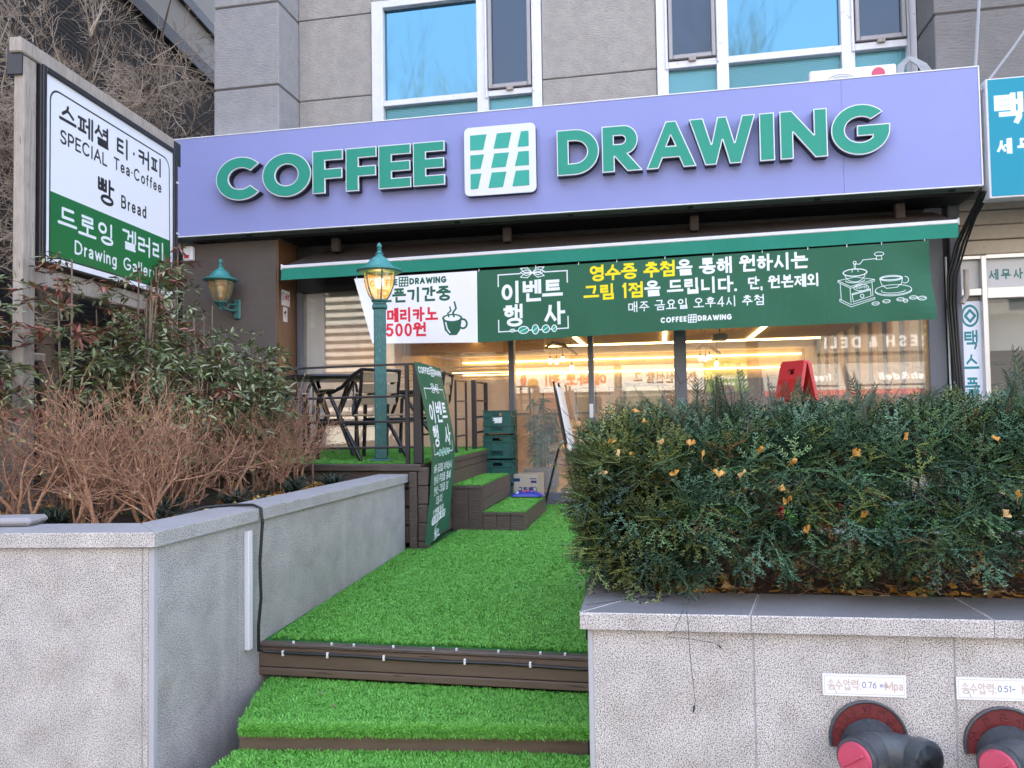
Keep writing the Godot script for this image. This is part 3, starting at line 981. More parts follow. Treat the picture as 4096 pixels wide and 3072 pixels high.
func interior() -> void:
	var warm := Color(1.0, 0.74, 0.38)
	var wallm := mottled([0.22, 0.145, 0.07], [0.46, 0.32, 0.17], [0.2, 0.12, 0.06], 0.01, 0.005, 121, 0.85, 0.5, 0.8)
	var ceilm := mat(0.30, 0.21, 0.11, 0.8)
	var r := Node3D.new()
	r.name = "cafe_room"
	r.set_meta("kind", "structure")
	add_child(r)
	part(r, "floor", slab(Vector3(-3.9, FLOOR - 0.12, -14.6), Vector3(2.8, FLOOR - 0.005, GZ - 0.08)), mottled([0.10, 0.055, 0.03], [0.16, 0.09, 0.05], [0.2, 0.12, 0.07], 0.03, 0.01, 123, 0.8, 0.6, 0.35, 0.0, Vector2(0.3, 3.0)))
	part(r, "ceiling", slab(Vector3(-3.9, 2.06, -14.6), Vector3(2.8, 2.2, GZ - 0.11)), ceilm)
	part(r, "back_wall", slab(Vector3(-3.9, FLOOR - 0.1, -14.6), Vector3(2.8, 2.06, -14.4)), wallm)
	part(r, "side_wall", slab(Vector3(-4.0, FLOOR - 0.1, -14.6), Vector3(-3.75, 2.6, GZ - 0.11)), wallm)
	part(r, "side_wall", slab(Vector3(2.57, FLOOR - 0.1, -14.6), Vector3(2.8, 2.6, GZ - 0.13)), mat(0.30, 0.19, 0.085, 0.7))
	for k in 9:
		part(r, "wall_batten", slab(Vector3(2.52, FLOOR, -8.4 - k * 0.62), Vector3(2.569, 2.05, -8.15 - k * 0.62), 0.004), mat(0.10 + 0.05 * (k % 2), 0.055 + 0.03 * (k % 2), 0.025, 0.5))
	part(r, "header", slab(Vector3(-3.9, 2.0, GZ - 0.5), Vector3(2.6, 2.6, GZ - 0.11)), mat(0.03, 0.025, 0.02, 0.8))
	part(r, "wood_beam", slab(Vector3(-3.7, 1.86, -11.05), Vector3(-1.6, 2.05, -10.9), 0.01), mat(0.22, 0.12, 0.05, 0.6))
	var led := glow(1.0, 0.72, 0.30, 2.6)
	var runs := [
		[Vector3(-3.7, 2.045, -12.2), Vector3(2.4, 2.045, -12.2)], [Vector3(-3.7, 1.96, -14.36), Vector3(2.5, 1.96, -14.36)], [Vector3(-3.7, 1.73, -14.36), Vector3(2.5, 1.73, -14.36)],
		[Vector3(-1.15, 2.045, -9.4), Vector3(-1.15, 2.045, -12.1)], [Vector3(0.1, 2.045, -9.2), Vector3(0.1, 2.045, -12.1)], [Vector3(1.35, 2.045, -9.0), Vector3(1.35, 2.045, -12.1)],
		[Vector3(-2.6, 2.045, -9.4), Vector3(-2.6, 2.045, -12.1)], [Vector3(0.15, 2.045, -10.0), Vector3(1.3, 2.045, -10.0)], [Vector3(-3.7, 1.62, -11.6), Vector3(-1.7, 1.72, -13.8)],
	]
	for q in runs:
		var s := MB.new()
		s.bar(q[0], q[1], 0.05, 0.02)
		single("ceiling_light_strip", s, led, "thin warm yellow light strip glowing inside the cafe behind the glass", "light strip", Vector3.ZERO, "warm light strips inside the cafe")
	area("strip_light_front", Vector3(-0.6, 2.02, -9.9), Vector2(5.6, 1.0), 0.8, warm)
	area("strip_light_rear", Vector3(-0.6, 2.02, -12.2), Vector2(5.6, 1.0), 1.0, warm)
	# furniture and fittings seen through the panes
	var t := thing("cafe_counter", "dark counter with a pale wooden top at the back of the cafe", "counter")
	part(t, "front", slab(Vector3(-0.9, FLOOR, -13.2), Vector3(2.4, 0.95, -12.7), 0.01), mat(0.16, 0.09, 0.045, 0.5))
	part(t, "worktop", slab(Vector3(-0.95, 0.952, -13.25), Vector3(2.45, 0.99, -12.65), 0.008), mat(0.5, 0.36, 0.2, 0.4))
	t = thing("drinks_fridge", "lit glass fronted fridge standing behind the dark counter", "fridge")
	part(t, "cabinet", slab(Vector3(-0.62, FLOOR, -14.38), Vector3(0.1, 1.5, -13.9), 0.01), M.dark)
	part(t, "door", slab(Vector3(-0.57, 0.2, -13.899), Vector3(0.05, 1.42, -13.88), 0.004), mat(0.25, 0.32, 0.3, 0.1))
	t = thing("wall_cupboard", "dark brown tall cupboard against the back wall of the cafe", "cupboard")
	for k in 3:
		part(t, "door", slab(Vector3(0.7 + k * 0.55, FLOOR, -14.38), Vector3(1.22 + k * 0.55, 1.55, -14.2), 0.01), mat(0.09 - 0.02 * (k % 2), 0.05 - 0.01 * (k % 2), 0.03, 0.4))
	for k in 5:
		var fr := thing("wall_picture", "dark framed picture hanging on the back wall inside the cafe", "picture", Vector3(-3.2 + k * 0.62, 1.2, -14.39), 0.0, "pictures on the cafe wall")
		part(fr, "frame", slab(Vector3(-0.2, -0.25, 0), Vector3(0.2, 0.25, 0.03), 0.006), M.dark)
		part(fr, "picture_sheet", slab(Vector3(-0.17, -0.22, 0.031), Vector3(0.17, 0.22, 0.036)), mat(0.3 + 0.08 * (k % 3), 0.3, 0.28 - 0.05 * (k % 2), 0.7))
	# pendants on driftwood
	for d in [[Vector3(-1.15, 1.80, -9.2), 1.0, "left"], [Vector3(0.62, 1.78, -9.9), 0.75, "right"]]:
		var p := thing("pendant_lamp", "driftwood hanging lamp with bare glowing bulbs " + ("beside the first mullion" if d[2] == "left" else "beside the thick mullion"), "pendant lamp", d[0])
		var s := MB.new()
		var k: float = d[1]
		s.tube([Vector3(-0.19, -0.03, 0) * k, Vector3(-0.1, 0.03, 0.02) * k, Vector3(0.03, 0.0, 0) * k, Vector3(0.13, -0.08, 0.03) * k, Vector3(0.2, -0.12, 0) * k], [0.012, 0.022, 0.026, 0.024, 0.012], 7)
		part(p, "driftwood", s, mat(0.09, 0.055, 0.03, 0.9))
		for wv in [[Vector3(-0.08, 0.03, 0) * k, Vector3(-0.08, 0.24, 0)], [Vector3(0.12, -0.06, 0) * k, Vector3(0.12, 0.24, 0)]]:
			s = MB.new()
			s.tube(wv, [0.003, 0.003], 4)
			part(p, "hanging_wire", s, M.dark)
		for q in [Vector3(-0.13, -0.18, 0), Vector3(-0.05, -0.19, 0.03), Vector3(0.02, -0.16, -0.02), Vector3(0.13, -0.27, 0)]:
			s = MB.new()
			s.lathe([Vector2(0, -0.045), Vector2(0.02, -0.035), Vector2(0.027, -0.012), Vector2(0.018, 0.012), Vector2(0.012, 0.02), Vector2(0, 0.02)], 10, q * k)
			part(p, "bulb", s, glow(1.0, 0.68, 0.25, 3.0))
			s = MB.new()
			s.tube([q * k + Vector3(0, 0.02, 0), q * k + Vector3(0, 0.05, 0)], [0.013, 0.011], 8)
			s.tube([q * k + Vector3(0, 0.05, 0), Vector3(q.x, 0.0, 0) * k], [0.003, 0.003], 4)
			part(p, "socket", s, M.dark)
		var o := OmniLight3D.new()
		o.name = "pendant_glow"
		o.light_color = warm
		o.light_energy = 0.12
		o.light_size = 0.06
		o.shadow_enabled = true
		add_child(o)
		o.position = d[0] + Vector3(0, -0.35, 0)
	t = thing("projector", "small black projector hanging under the cafe ceiling", "projector")
	part(t, "body", slab(Vector3(0.60, 1.76, -8.95), Vector3(0.76, 1.83, -8.75), 0.01), M.dark)
	part(t, "mount", slab(Vector3(0.67, 1.83, -8.87), Vector3(0.69, 2.06, -8.85)), M.dark)
	# indoor chairs and table by the glass
	for q in [[Vector3(-0.55, FLOOR, -8.75), 0.6], [Vector3(-1.15, FLOOR, -9.3), -1.0]]:
		var c := thing("cafe_chair", "pale shell chair with splayed wooden legs behind the glass", "chair", q[0], q[1], "shell chairs inside the cafe")
		var s := MB.new()
		for i in 8:
			for j in 6:
				var qd := []
				for o in [[0, 0], [1, 0], [1, 1], [0, 1]]:
					var u: float = (i + o[0]) / 8.0 - 0.5
					var w: float = (j + o[1]) / 6.0
					qd.append(Vector3(u * 0.42 * (1.0 - 0.25 * w * w), 0.42 + 0.36 * maxf(0.0, w - 0.45) / 0.55 + 0.05 * u * u * 4, 0.2 - 0.36 * minf(w, 0.55) / 0.55 - 0.07 * maxf(0.0, w - 0.55)))
				s.quad(qd[0], qd[1], qd[2], qd[3])
		part(c, "shell", s, mat(0.5, 0.45, 0.38, 0.6))
		for sx in [-1.0, 1.0]:
			for sz in [-1.0, 1.0]:
				s = MB.new()
				s.tube([Vector3(sx * 0.12, 0.42, sz * 0.12), Vector3(sx * 0.21, 0.0, sz * 0.2)], [0.016, 0.011], 7)
				part(c, "leg", s, M.slat_wood)
	t = thing("cafe_table", "small round wooden table inside the cafe near the plant", "table", Vector3(-0.95, FLOOR, -8.95))
	var s2 := MB.new()
	s2.lathe([Vector2(0, 0.66), Vector2(0.3, 0.66), Vector2(0.31, 0.675), Vector2(0.3, 0.69), Vector2(0, 0.69)], 24)
	part(t, "table_top", s2, M.slat_wood)
	s2 = MB.new()
	s2.lathe([Vector2(0.2, 0.0), Vector2(0.19, 0.015), Vector2(0.025, 0.03), Vector2(0.02, 0.66)], 16)
	part(t, "pedestal", s2, M.dark)
	# potted plants just inside
	for q in [[Vector3(-1.22, FLOOR, -7.95), 0.95, 46, "tall dark green potted plant inside the glass beside the easel"], [Vector3(2.2, FLOOR, -8.4), 0.8, 16, "small leafy potted plant inside the glass near the grey column"]]:
		var rng := RandomNumberGenerator.new()
		rng.seed = 5 + q[2]
		var p := thing("potted_plant", q[3], "plant", q[0])
		var s := MB.new()
		s.lohi(Vector3(-0.17, 0.12, -0.13), Vector3(0.17, 0.33, 0.13), 0.01)
		part(p, "planter_box", s, mat(0.16, 0.19, 0.23, 0.5))
		part(p, "stand", slab(Vector3(-0.15, 0.0, -0.11), Vector3(0.15, 0.119, 0.11)), M.slat_wood)
		s = MB.new()
		var xs := []
		var cs := []
		for i in 9:
			var bx := rng.randf_range(-0.14, 0.14)
			var bz := rng.randf_range(-0.1, 0.1)
			var top := Vector3(bx * 1.5 - 0.05, rng.randf_range(0.6, 1.0) * q[1] + 0.1, bz * 1.5)
			s.tube([Vector3(bx, 0.3, bz), Vector3(bx * 1.2, top.y * 0.6, bz * 1.2), top], [0.007, 0.005, 0.003], 5)
			for k in int(q[2]):
				var f := rng.randf_range(0.15, 1.0)
				var pos := Vector3(bx, 0.3, bz).lerp(top, f)
				var sc := rng.randf_range(0.09, 0.15)
				xs.append(Transform3D(Basis(Vector3.UP, rng.randf() * TAU) * Basis(Vector3.RIGHT, rng.randf_range(-0.9, 0.5)) * Basis.from_scale(Vector3.ONE * sc), pos))
				cs.append(Color(0.02, 0.09, 0.025).lerp(Color(0.06, 0.2, 0.04), rng.randf() * rng.randf()))
		part(p, "stems", s, M.cane)
		many(p, "leaves", leaf_mesh(), M.leaf, xs, cs)

func leaf_mesh() -> ArrayMesh:
	# pointed leaf of length 1 along -z, folded along its rib
	var s := MB.new()
	var pts := [[0.0, 0.0], [0.18, 0.13], [0.42, 0.19], [0.7, 0.13], [1.0, 0.0]]
	for i in 4:
		for sg in [-1.0, 1.0]:
			var a := Vector3(0, -0.1 * pts[i][0] * pts[i][0], -pts[i][0])
			var b := Vector3(0, -0.1 * pts[i + 1][0] * pts[i + 1][0], -pts[i + 1][0])
			var c := b + Vector3(sg * pts[i + 1][1], pts[i + 1][1] * 0.35, 0)
			var d := a + Vector3(sg * pts[i][1], pts[i][1] * 0.35, 0)
			s.quadn(a, b, c, d, Vector3.UP)
	return s.mesh()

# ---------------------------------------------------------------- fascia sign
func arc(cx: float, cy: float, rx: float, ry: float, a0: float, a1: float, k := 20) -> Array:
	var out := []
	for i in k + 1:
		var a := deg_to_rad(lerpf(a0, a1, float(i) / k))
		out.append(Vector2(cx + cos(a) * rx, cy + sin(a) * ry))
	return out

func outline(ch: String) -> Array:
	# outer outline and hole in a unit cell, y up
	var o := []
	var h := []
	match ch:
		"C":
			o = arc(0.53, 0.5, 0.53, 0.52, 40, 320, 34)
			o.append_array(arc(0.54, 0.5, 0.27, 0.25, 318, 42, 26))
		"O":
			o = arc(0.5, 0.5, 0.5, 0.52, 0, 350, 35)
			h = arc(0.5, 0.5, 0.235, 0.25, 0, 350, 35)
		"F":
			o = [Vector2(0, 0), Vector2(0.42, 0), Vector2(0.42, 0.33), Vector2(0.98, 0.33), Vector2(0.98, 0.57), Vector2(0.42, 0.57), Vector2(0.42, 0.76), Vector2(1, 0.76), Vector2(1, 1), Vector2(0, 1)]
		"E":
			o = [Vector2(0, 0), Vector2(1, 0), Vector2(1, 0.235), Vector2(0.41, 0.235), Vector2(0.41, 0.385), Vector2(0.98, 0.385), Vector2(0.98, 0.62), Vector2(0.41, 0.62), Vector2(0.41, 0.765), Vector2(1, 0.765), Vector2(1, 1), Vector2(0, 1)]
		"D":
			o = [Vector2(0, 0)]
			o.append_array(arc(0.42, 0.5, 0.58, 0.5, -90, 90, 20))
			o.append(Vector2(0, 1))
			h = [Vector2(0.28, 0.255)]
			h.append_array(arc(0.42, 0.5, 0.3, 0.245, -90, 90, 16))
			h.append(Vector2(0.28, 0.745))
		"R":
			o = [Vector2(0, 0), Vector2(0.31, 0), Vector2(0.31, 0.33), Vector2(0.62, 0), Vector2(1.0, 0), Vector2(0.64, 0.38)]
			o.append_array(arc(0.53, 0.68, 0.36, 0.32, -58, 90, 16))
			o.append(Vector2(0, 1))
			h = [Vector2(0.3, 0.6)]
			h.append_array(arc(0.47, 0.69, 0.11, 0.09, -90, 90, 10))
			h.append(Vector2(0.3, 0.78))
		"A":
			o = [Vector2(0, 0), Vector2(0.24, 0), Vector2(0.33, 0.22), Vector2(0.66, 0.22), Vector2(0.74, 0), Vector2(1, 0), Vector2(0.61, 1), Vector2(0.4, 1)]
			h = [Vector2(0.41, 0.47), Vector2(0.585, 0.47), Vector2(0.5, 0.69)]
		"W":
			o = [Vector2(0, 1), Vector2(0.215, 1), Vector2(0.335, 0.44), Vector2(0.43, 1), Vector2(0.57, 1), Vector2(0.685, 0.44), Vector2(0.8, 1), Vector2(1, 1), Vector2(0.775, 0), Vector2(0.605, 0), Vector2(0.505, 0.51), Vector2(0.405, 0), Vector2(0.235, 0)]
		"I":
			o = [Vector2(0, 0), Vector2(1, 0), Vector2(1, 1), Vector2(0, 1)]
		"N":
			o = [Vector2(0, 0), Vector2(0.28, 0), Vector2(0.28, 0.55), Vector2(0.74, 0), Vector2(1, 0), Vector2(1, 1), Vector2(0.72, 1), Vector2(0.72, 0.47), Vector2(0.26, 1), Vector2(0, 1)]
		"G":
			o = arc(0.5, 0.5, 0.5, 0.52, 40, 352, 36)
			o.append_array([Vector2(1.0, 0.585), Vector2(0.44, 0.585), Vector2(0.44, 0.365), Vector2(0.7, 0.365)])
			o.append_array(arc(0.5, 0.5, 0.265, 0.26, 318, 48, 24))
	return [PackedVector2Array(o), PackedVector2Array(h)]

func scaled(pl: PackedVector2Array, x0: float, x1: float, y0: float, y1: float) -> PackedVector2Array:
	var out := PackedVector2Array()
	for p in pl:
		out.append(Vector2(lerpf(x0, x1, p.x), lerpf(y0, y1, p.y)))
	return out

func grown(pl: PackedVector2Array, d: float) -> PackedVector2Array:
	if pl.size() == 0:
		return pl
	var r := Geometry2D.offset_polygon(pl, d, Geometry2D.JOIN_MITER)
	return r[0] if r.size() else pl

func fascia() -> void:
	var sx0 := -4.92
	var sx1 := 2.688
	var y0 := 2.818
	var y1 := 3.83
	var t := thing("shop_sign", "long lavender fascia sign with raised green letters above the awning", "shop sign")
	# box of the sign with a visible joint between its sheets
	part(t, "face_sheet", slab(Vector3(sx0, y0 + 0.012, SZ - 0.18), Vector3(1.5996, y1 - 0.012, SZ), 0.003), M.lavender)
	part(t, "face_sheet", slab(Vector3(1.6, y0 + 0.012, SZ - 0.18), Vector3(sx1 - 0.012, y1 - 0.012, SZ), 0.003), M.lavender)
	var tr := MB.new()
	tr.lohi(Vector3(sx0, y1 - 0.011, SZ - 0.18), Vector3(sx1, y1, SZ + 0.004), 0.002)
	tr.lohi(Vector3(sx1 - 0.011, y0, SZ - 0.18), Vector3(sx1, y1 - 0.012, SZ + 0.004), 0.002)
	tr.lohi(Vector3(sx0, y0, SZ - 0.02), Vector3(sx1 - 0.012, y0 + 0.011, SZ + 0.004), 0.002)
	part(t, "edge_trim", tr, M.trim)
	part(t, "bottom_tray", slab(Vector3(sx0, y0 + 0.001, SZ - 0.18), Vector3(sx1 - 0.012, y0 + 0.010, SZ - 0.021)), mat(0.17, 0.21, 0.19, 0.4))
	for k in 7:
		var cl := MB.new()
		var cx := -4.0 + k * 1.08
		cl.lohi(Vector3(cx - 0.03, y0 - 0.012, SZ - 0.10), Vector3(cx + 0.02, y0 + 0.001, SZ - 0.06), 0.003)
		part(t, "bracket", cl, M.dark)
	var word := [["C", -4.258, -3.765], ["O", -3.761, -3.251], ["F", -3.236, -2.925], ["F", -2.895, -2.584], ["E", -2.565, -2.243], ["E", -2.222, -1.914],
		["D", -0.859, -0.478], ["R", -0.452, -0.094], ["A", -0.062, 0.371], ["W", 0.313, 0.874], ["I", 0.905, 1.029], ["N", 1.074, 1.459], ["G", 1.489, 1.958]]
	for w in word:
		var ol := outline(w[0])
		var out := scaled(ol[0], w[1], w[2], 3.132, 3.548)
		var hole := scaled(ol[1], w[1], w[2], 3.132, 3.548)
		var s := MB.new()
		s.prism(out, hole, SZ + 0.001, SZ + 0.078, false, true)
		var body := part(t, "letter", s, M.letter_dark)
		s = MB.new()
		s.prism(out, hole, SZ + 0.078, SZ + 0.094)
		part(body, "face_edge", s, M.acrylic)
		s = MB.new()
		s.prism(grown(out, -0.009), grown(hole, 0.009), SZ + 0.094, SZ + 0.0965)
		part(body, "face", s, M.letter)
	# square emblem of slanted tiles
	var hx0 := -1.731
	var hx1 := -1.057
	var hy0 := 3.012
	var hy1 := 3.655
	var sq := []
	for q in [[hx1 - 0.05, hy1 - 0.05, 0], [hx0 + 0.05, hy1 - 0.05, 90], [hx0 + 0.05, hy0 + 0.05, 180], [hx1 - 0.05, hy0 + 0.05, 270]]:
		sq.append_array(arc(q[0], q[1], 0.05, 0.05, q[2], q[2] + 90, 6))
	var sp := PackedVector2Array(sq)
	var s := MB.new()
	s.prism(sp, PackedVector2Array(), SZ + 0.001, SZ + 0.05, false, true)
	var em := part(t, "emblem", s, M.letter_dark)
	s = MB.new()
	s.prism(sp, PackedVector2Array(), SZ + 0.05, SZ + 0.066)
	part(em, "emblem_plate", s, M.acrylic)
	var W := hx1 - hx0
	var H := hy1 - hy0
	# three rows of three tiles between two slanted bars
	var rows := [[0.62, 0.85, -0.01], [0.385, 0.59, -0.045], [0.1, 0.325, -0.085]]
	rows = [[0.665, 0.885, 0.0], [0.39, 0.595, -0.04], [0.1, 0.32, -0.08]]
	for r in rows:
		for k in 3:
			var lo: float = [0.085, 0.415, 0.75][k]
			var hi: float = [0.27, 0.62, 0.905][k]
			var sl := 0.05
			var d: float = r[2]
			var a := Vector2(lo + (d if k > 0 else 0.0), r[0])
			var b := Vector2(hi + (d if k < 2 else 0.0), r[0])
			var c := Vector2(hi + (d + sl if k < 2 else 0.0), r[1])
			var e := Vector2(lo + (d + sl if k > 0 else 0.0), r[1])
			var pl := PackedVector2Array()
			for p in [a, b, c, e]:
				pl.append(Vector2(hx0 + p.x * W, hy0 + p.y * H))
			s = MB.new()
			s.prism(pl, PackedVector2Array(), SZ + 0.066, SZ + 0.0685)
			part(em, "emblem_tile", s, M.icon_tile)

# ---------------------------------------------------------------- awning and the long banner
const BAN_TOP := [[-2.886, 2.322], [-1.668, 2.338], [2.32, 2.397]]
const BAN_BOT := [[-2.9, 1.686], [-2.697, 1.684], [-1.647, 1.659], [0.324, 1.71], [2.32, 1.725]]

func along(t: Array, x: float) -> float:
	for i in t.size() - 1:
		if x <= t[i + 1][0]:
			return lerpf(t[i][1], t[i + 1][1], clampf((x - t[i][0]) / (t[i + 1][0] - t[i][0]), 0.0, 1.0))
	return t[-1][1]

func small_logo(k: Ink, x: float, y: float, h: float, wt: float, c: Color) -> void:
	var e := k.text("COFFEE", x, y, Vector2(h, h), wt, c, 0.12)
	var b := h * 1.35
	var o := Vector2(e + h * 0.15, y - h * 0.18)
	for i in 4:
		var f := i / 3.0
		var sl := 0.16 * b if i in [1, 2] else 0.0
		k.seg(o + Vector2(f * b + sl * 0.5, 0), o + Vector2(f * b - sl * 0.5, b), wt * 0.7, c)
		k.seg(o + Vector2(0, f * b), o + Vector2(b, f * b), wt * 0.7, c)
	k.text("DRAWING", o.x + b + h * 0.25, y, Vector2(h, h), wt, c, 0.12)

func mill_drawing(k: Ink, o: Vector2, s: float, c: Color) -> void:
	# coffee mill, cup, saucer and beans in white line; o is the top left of the mill's box
	var P := func(x: float, y: float) -> Vector2: return o + Vector2(x, y) * s
	var r := maxf(0.9, s * 1.1)
	k.line([P.call(0, 22), P.call(60, 12), P.call(122, 25), P.call(42, 46), P.call(0, 22), P.call(0, 28), P.call(42, 52), P.call(122, 31), P.call(122, 25)], r, c)
	k.line([P.call(7, 32), P.call(9, 92)], r, c)
	k.line([P.call(40, 52), P.call(42, 106)], r, c)
	k.line([P.call(114, 34), P.call(116, 84)], r, c)
	k.line([P.call(4, 90), P.call(42, 112), P.call(122, 90), P.call(122, 96), P.call(42, 120), P.call(4, 98), P.call(4, 90)], r, c)
	k.oval(P.call(78, 52), Vector2(25, 11) * s, r, c)
	k.text("COFFEE", o.x + 60 * s, o.y + 48 * s, Vector2(7, 8) * s, maxf(0.6, s * 0.7), c, 0.2, true, -0.05)
	k.line([P.call(46, 72), P.call(108, 58), P.call(110, 84), P.call(50, 102), P.call(46, 72)], r, c)
	k.line([P.call(47, 76), P.call(108, 62)], r * 1.4, c)
	k.oval(P.call(80, 82), Vector2(6, 6) * s, r, c)
	k.oval(P.call(58, -4), Vector2(40, 13) * s, r * 1.6, c)
	k.oval(P.call(58, 0), Vector2(34, 30) * s, r, c, 10, 170)
	k.oval(P.call(58, 24), Vector2(32, 9) * s, r * 1.2, c, 0, 180)
	k.line([P.call(48, -6), P.call(50, -16), P.call(66, -16), P.call(70, -6)], r, c)
	k.line([P.call(56, -20), P.call(56, -34), P.call(60, -34), P.call(60, -20)], r, c)
	k.oval(P.call(58, -40), Vector2(5, 5) * s, r, c)
	k.line([P.call(62, -34), P.call(76, -34), P.call(86, -48), P.call(132, -50)], r * 1.2, c)
	k.line([P.call(130, -46), P.call(133, -60), P.call(148, -60), P.call(150, -46), P.call(130, -46)], r, c)
	k.oval(P.call(141, -66), Vector2(16, 7) * s, r, c)
	k.oval(P.call(178, 24), Vector2(38, 10) * s, r, c)
	k.oval(P.call(178, 24), Vector2(34, 6) * s, r * 1.3, c)
	k.line([P.call(140, 24), P.call(146, 46), P.call(162, 60), P.call(196, 58), P.call(212, 44), P.call(216, 24)], r, c)
	k.oval(P.call(224, 32), Vector2(12, 12) * s, r, c, -90, 130)
	k.oval(P.call(184, 66), Vector2(60, 18) * s, r, c)
	k.oval(P.call(184, 68), Vector2(40, 10) * s, r, c, 10, 190)
	k.oval(P.call(184, 70), Vector2(60, 18) * s, r, c, 0, 180)
	for b in [[124, 112, 12, 6], [160, 106, 12, 6], [206, 102, 12, 6], [222, 108, 7, 6], [248, 98, 13, 6], [276, 102, 14, 7]]:
		k.oval(P.call(b[0], b[1]), Vector2(b[2], b[3]) * s, r, c)
		k.seg(P.call(b[0] - b[2], b[1] + 1), P.call(b[0] + b[2], b[1] - 1), r * 0.8, c)

func gift_frame(k: Ink, x0: float, y0: float, x1: float, y1: float, s: float, white: Color, bean: Color) -> void:
	var mx := (x0 + x1) * 0.5
	k.line([Vector2(x0, y0 + 42 * s), Vector2(x0, y0), Vector2(mx - 46 * s, y0)], 2.2 * s, white, false)
	k.line([Vector2(mx + 46 * s, y0), Vector2(x1, y0), Vector2(x1, y0 + 42 * s)], 2.2 * s, white, false)
	k.line([Vector2(x0, y1 - 42 * s), Vector2(x0, y1), Vector2(x1, y1), Vector2(x1, y1 - 42 * s)], 2.2 * s, white, false)
	for q in [[-1, -0.5], [1, -0.5], [-1, 0.35], [1, 0.35], [-1, -0.1], [1, -0.1]]:
		var c := Vector2(mx, y0)
		var e := c + Vector2(q[0] * 44, q[1] * 38) * s
		var nn := Vector2(-(e - c).y, (e - c).x).normalized() * 11 * s
		k.line([c, c.lerp(e, 0.5) + nn, e, c.lerp(e, 0.5) - nn, c], 1.6 * s, white)
	for b in [[0.2, 9, 5, -0.4], [0.36, 19, 13, 0.1], [0.53, 12, 17, 0.2], [0.68, 14, 14, -0.6], [0.8, 9, 12, -0.3]]:
		var c := Vector2(lerpf(x0, x1, b[0]), y1 - 2 * s)
		k.disc(c, Vector2(b[1], b[2]) * s, bean)
		k.oval(c, Vector2(b[1], b[2]) * s, 1.6 * s, white)
		k.seg(c + Vector2(-b[1], b[2] * 0.6) * s * 0.8, c + Vector2(b[1], -b[2] * 0.6) * s * 0.8, 1.2 * s, white)

func banner_print() -> ImageTexture:
	var white := Color(0.93, 0.93, 0.95)
	var green := Color(0.13, 0.37, 0.27)
	var dark := Color(0.12, 0.36, 0.27)
	var red := Color(0.86, 0.15, 0.24)
	var yellow := Color(0.98, 0.87, 0.06)
	var k := Ink.new(2048, 264, white)
	k.rect(484, 0, 2048, 264, green)
	small_logo(k, 62, 12, 25, 3.0, dark)
	k.text("오픈기간중", 96, 50, Vector2(51, 54), 4.3, dark, 0.14, false)
	k.text("아메리카노", 78, 127, Vector2(45, 52), 4.3, red, 0.15, false)
	k.text("500원", 126, 186, Vector2(50, 51), 4.3, red, 0.12, false)
	# steaming mug
	var c := Vector2(388, 182)
	k.poly(PackedVector2Array([c + Vector2(-38, -8), c + Vector2(36, -12), c + Vector2(30, 34), c + Vector2(16, 54), c + Vector2(-12, 54), c + Vector2(-30, 34)]), dark)
	k.disc(c + Vector2(-1, -10), Vector2(39, 16), dark)
	k.disc(c + Vector2(-1, -10), Vector2(31, 11), white)
	k.oval(c + Vector2(40, 12), Vector2(15, 17), 3.4, dark, -100, 120)
	k.line([c + Vector2(-14, -16), c + Vector2(-18, -28), c + Vector2(-6, -38), c + Vector2(-10, -52)], 2.6, dark)
	k.line([c + Vector2(6, -16), c + Vector2(2, -30), c + Vector2(14, -46), c + Vector2(8, -70)], 3.2, dark)
	k.line([c + Vector2(-26, 6), c + Vector2(-20, 30), c + Vector2(-10, 44)], 2.6, white)
	gift_frame(k, 564, 21, 820, 230, 1.0, white, Color(0.12, 0.60, 0.50))
	k.text("이벤트", 576, 49, Vector2(70, 76), 6.0, white, 0.1, false)
	k.text("행", 582, 134, Vector2(72, 78), 5.6, white, 0.1, false)
	k.text("사", 734, 134, Vector2(74, 78), 6.0, white, 0.1, false)
	var e := k.text("영수증 추첨", 902, 10, Vector2(52, 56), 4.4, yellow, 0.1, false)
	k.text("을 통해 원하시는", e, 10, Vector2(52, 56), 4.4, white, 0.1, false)
	e = k.text("그림 1점", 880, 80, Vector2(52, 55), 4.4, yellow, 0.1, false)
	e = k.text("을 드립니다.", e, 79, Vector2(52, 55), 4.3, white, 0.1, false)
	k.text("단, 원본제외", 1450, 87, Vector2(38, 43), 3.3, white, 0.12, false)
	k.text("매주 금요일 오후4시 추첨", 1036, 150, Vector2(34, 37), 2.1, white, 0.18, false)
	small_logo(k, 1150, 214, 20, 2.4, white)
	mill_drawing(k, Vector2(1746, 96), 0.94, white)
	# creases where the cloth was folded, worn paler
	var rng := RandomNumberGenerator.new()
	rng.seed = 9
	for i in 70:
		var x := rng.randf_range(500, 2040)
		var y := rng.randf_range(60, 250)
		k.seg(Vector2(x, y), Vector2(x + rng.randf_range(-4, 4), y + rng.randf_range(6, 40)), 0.25, Color(0.25, 0.48, 0.38))
	return k.tex()

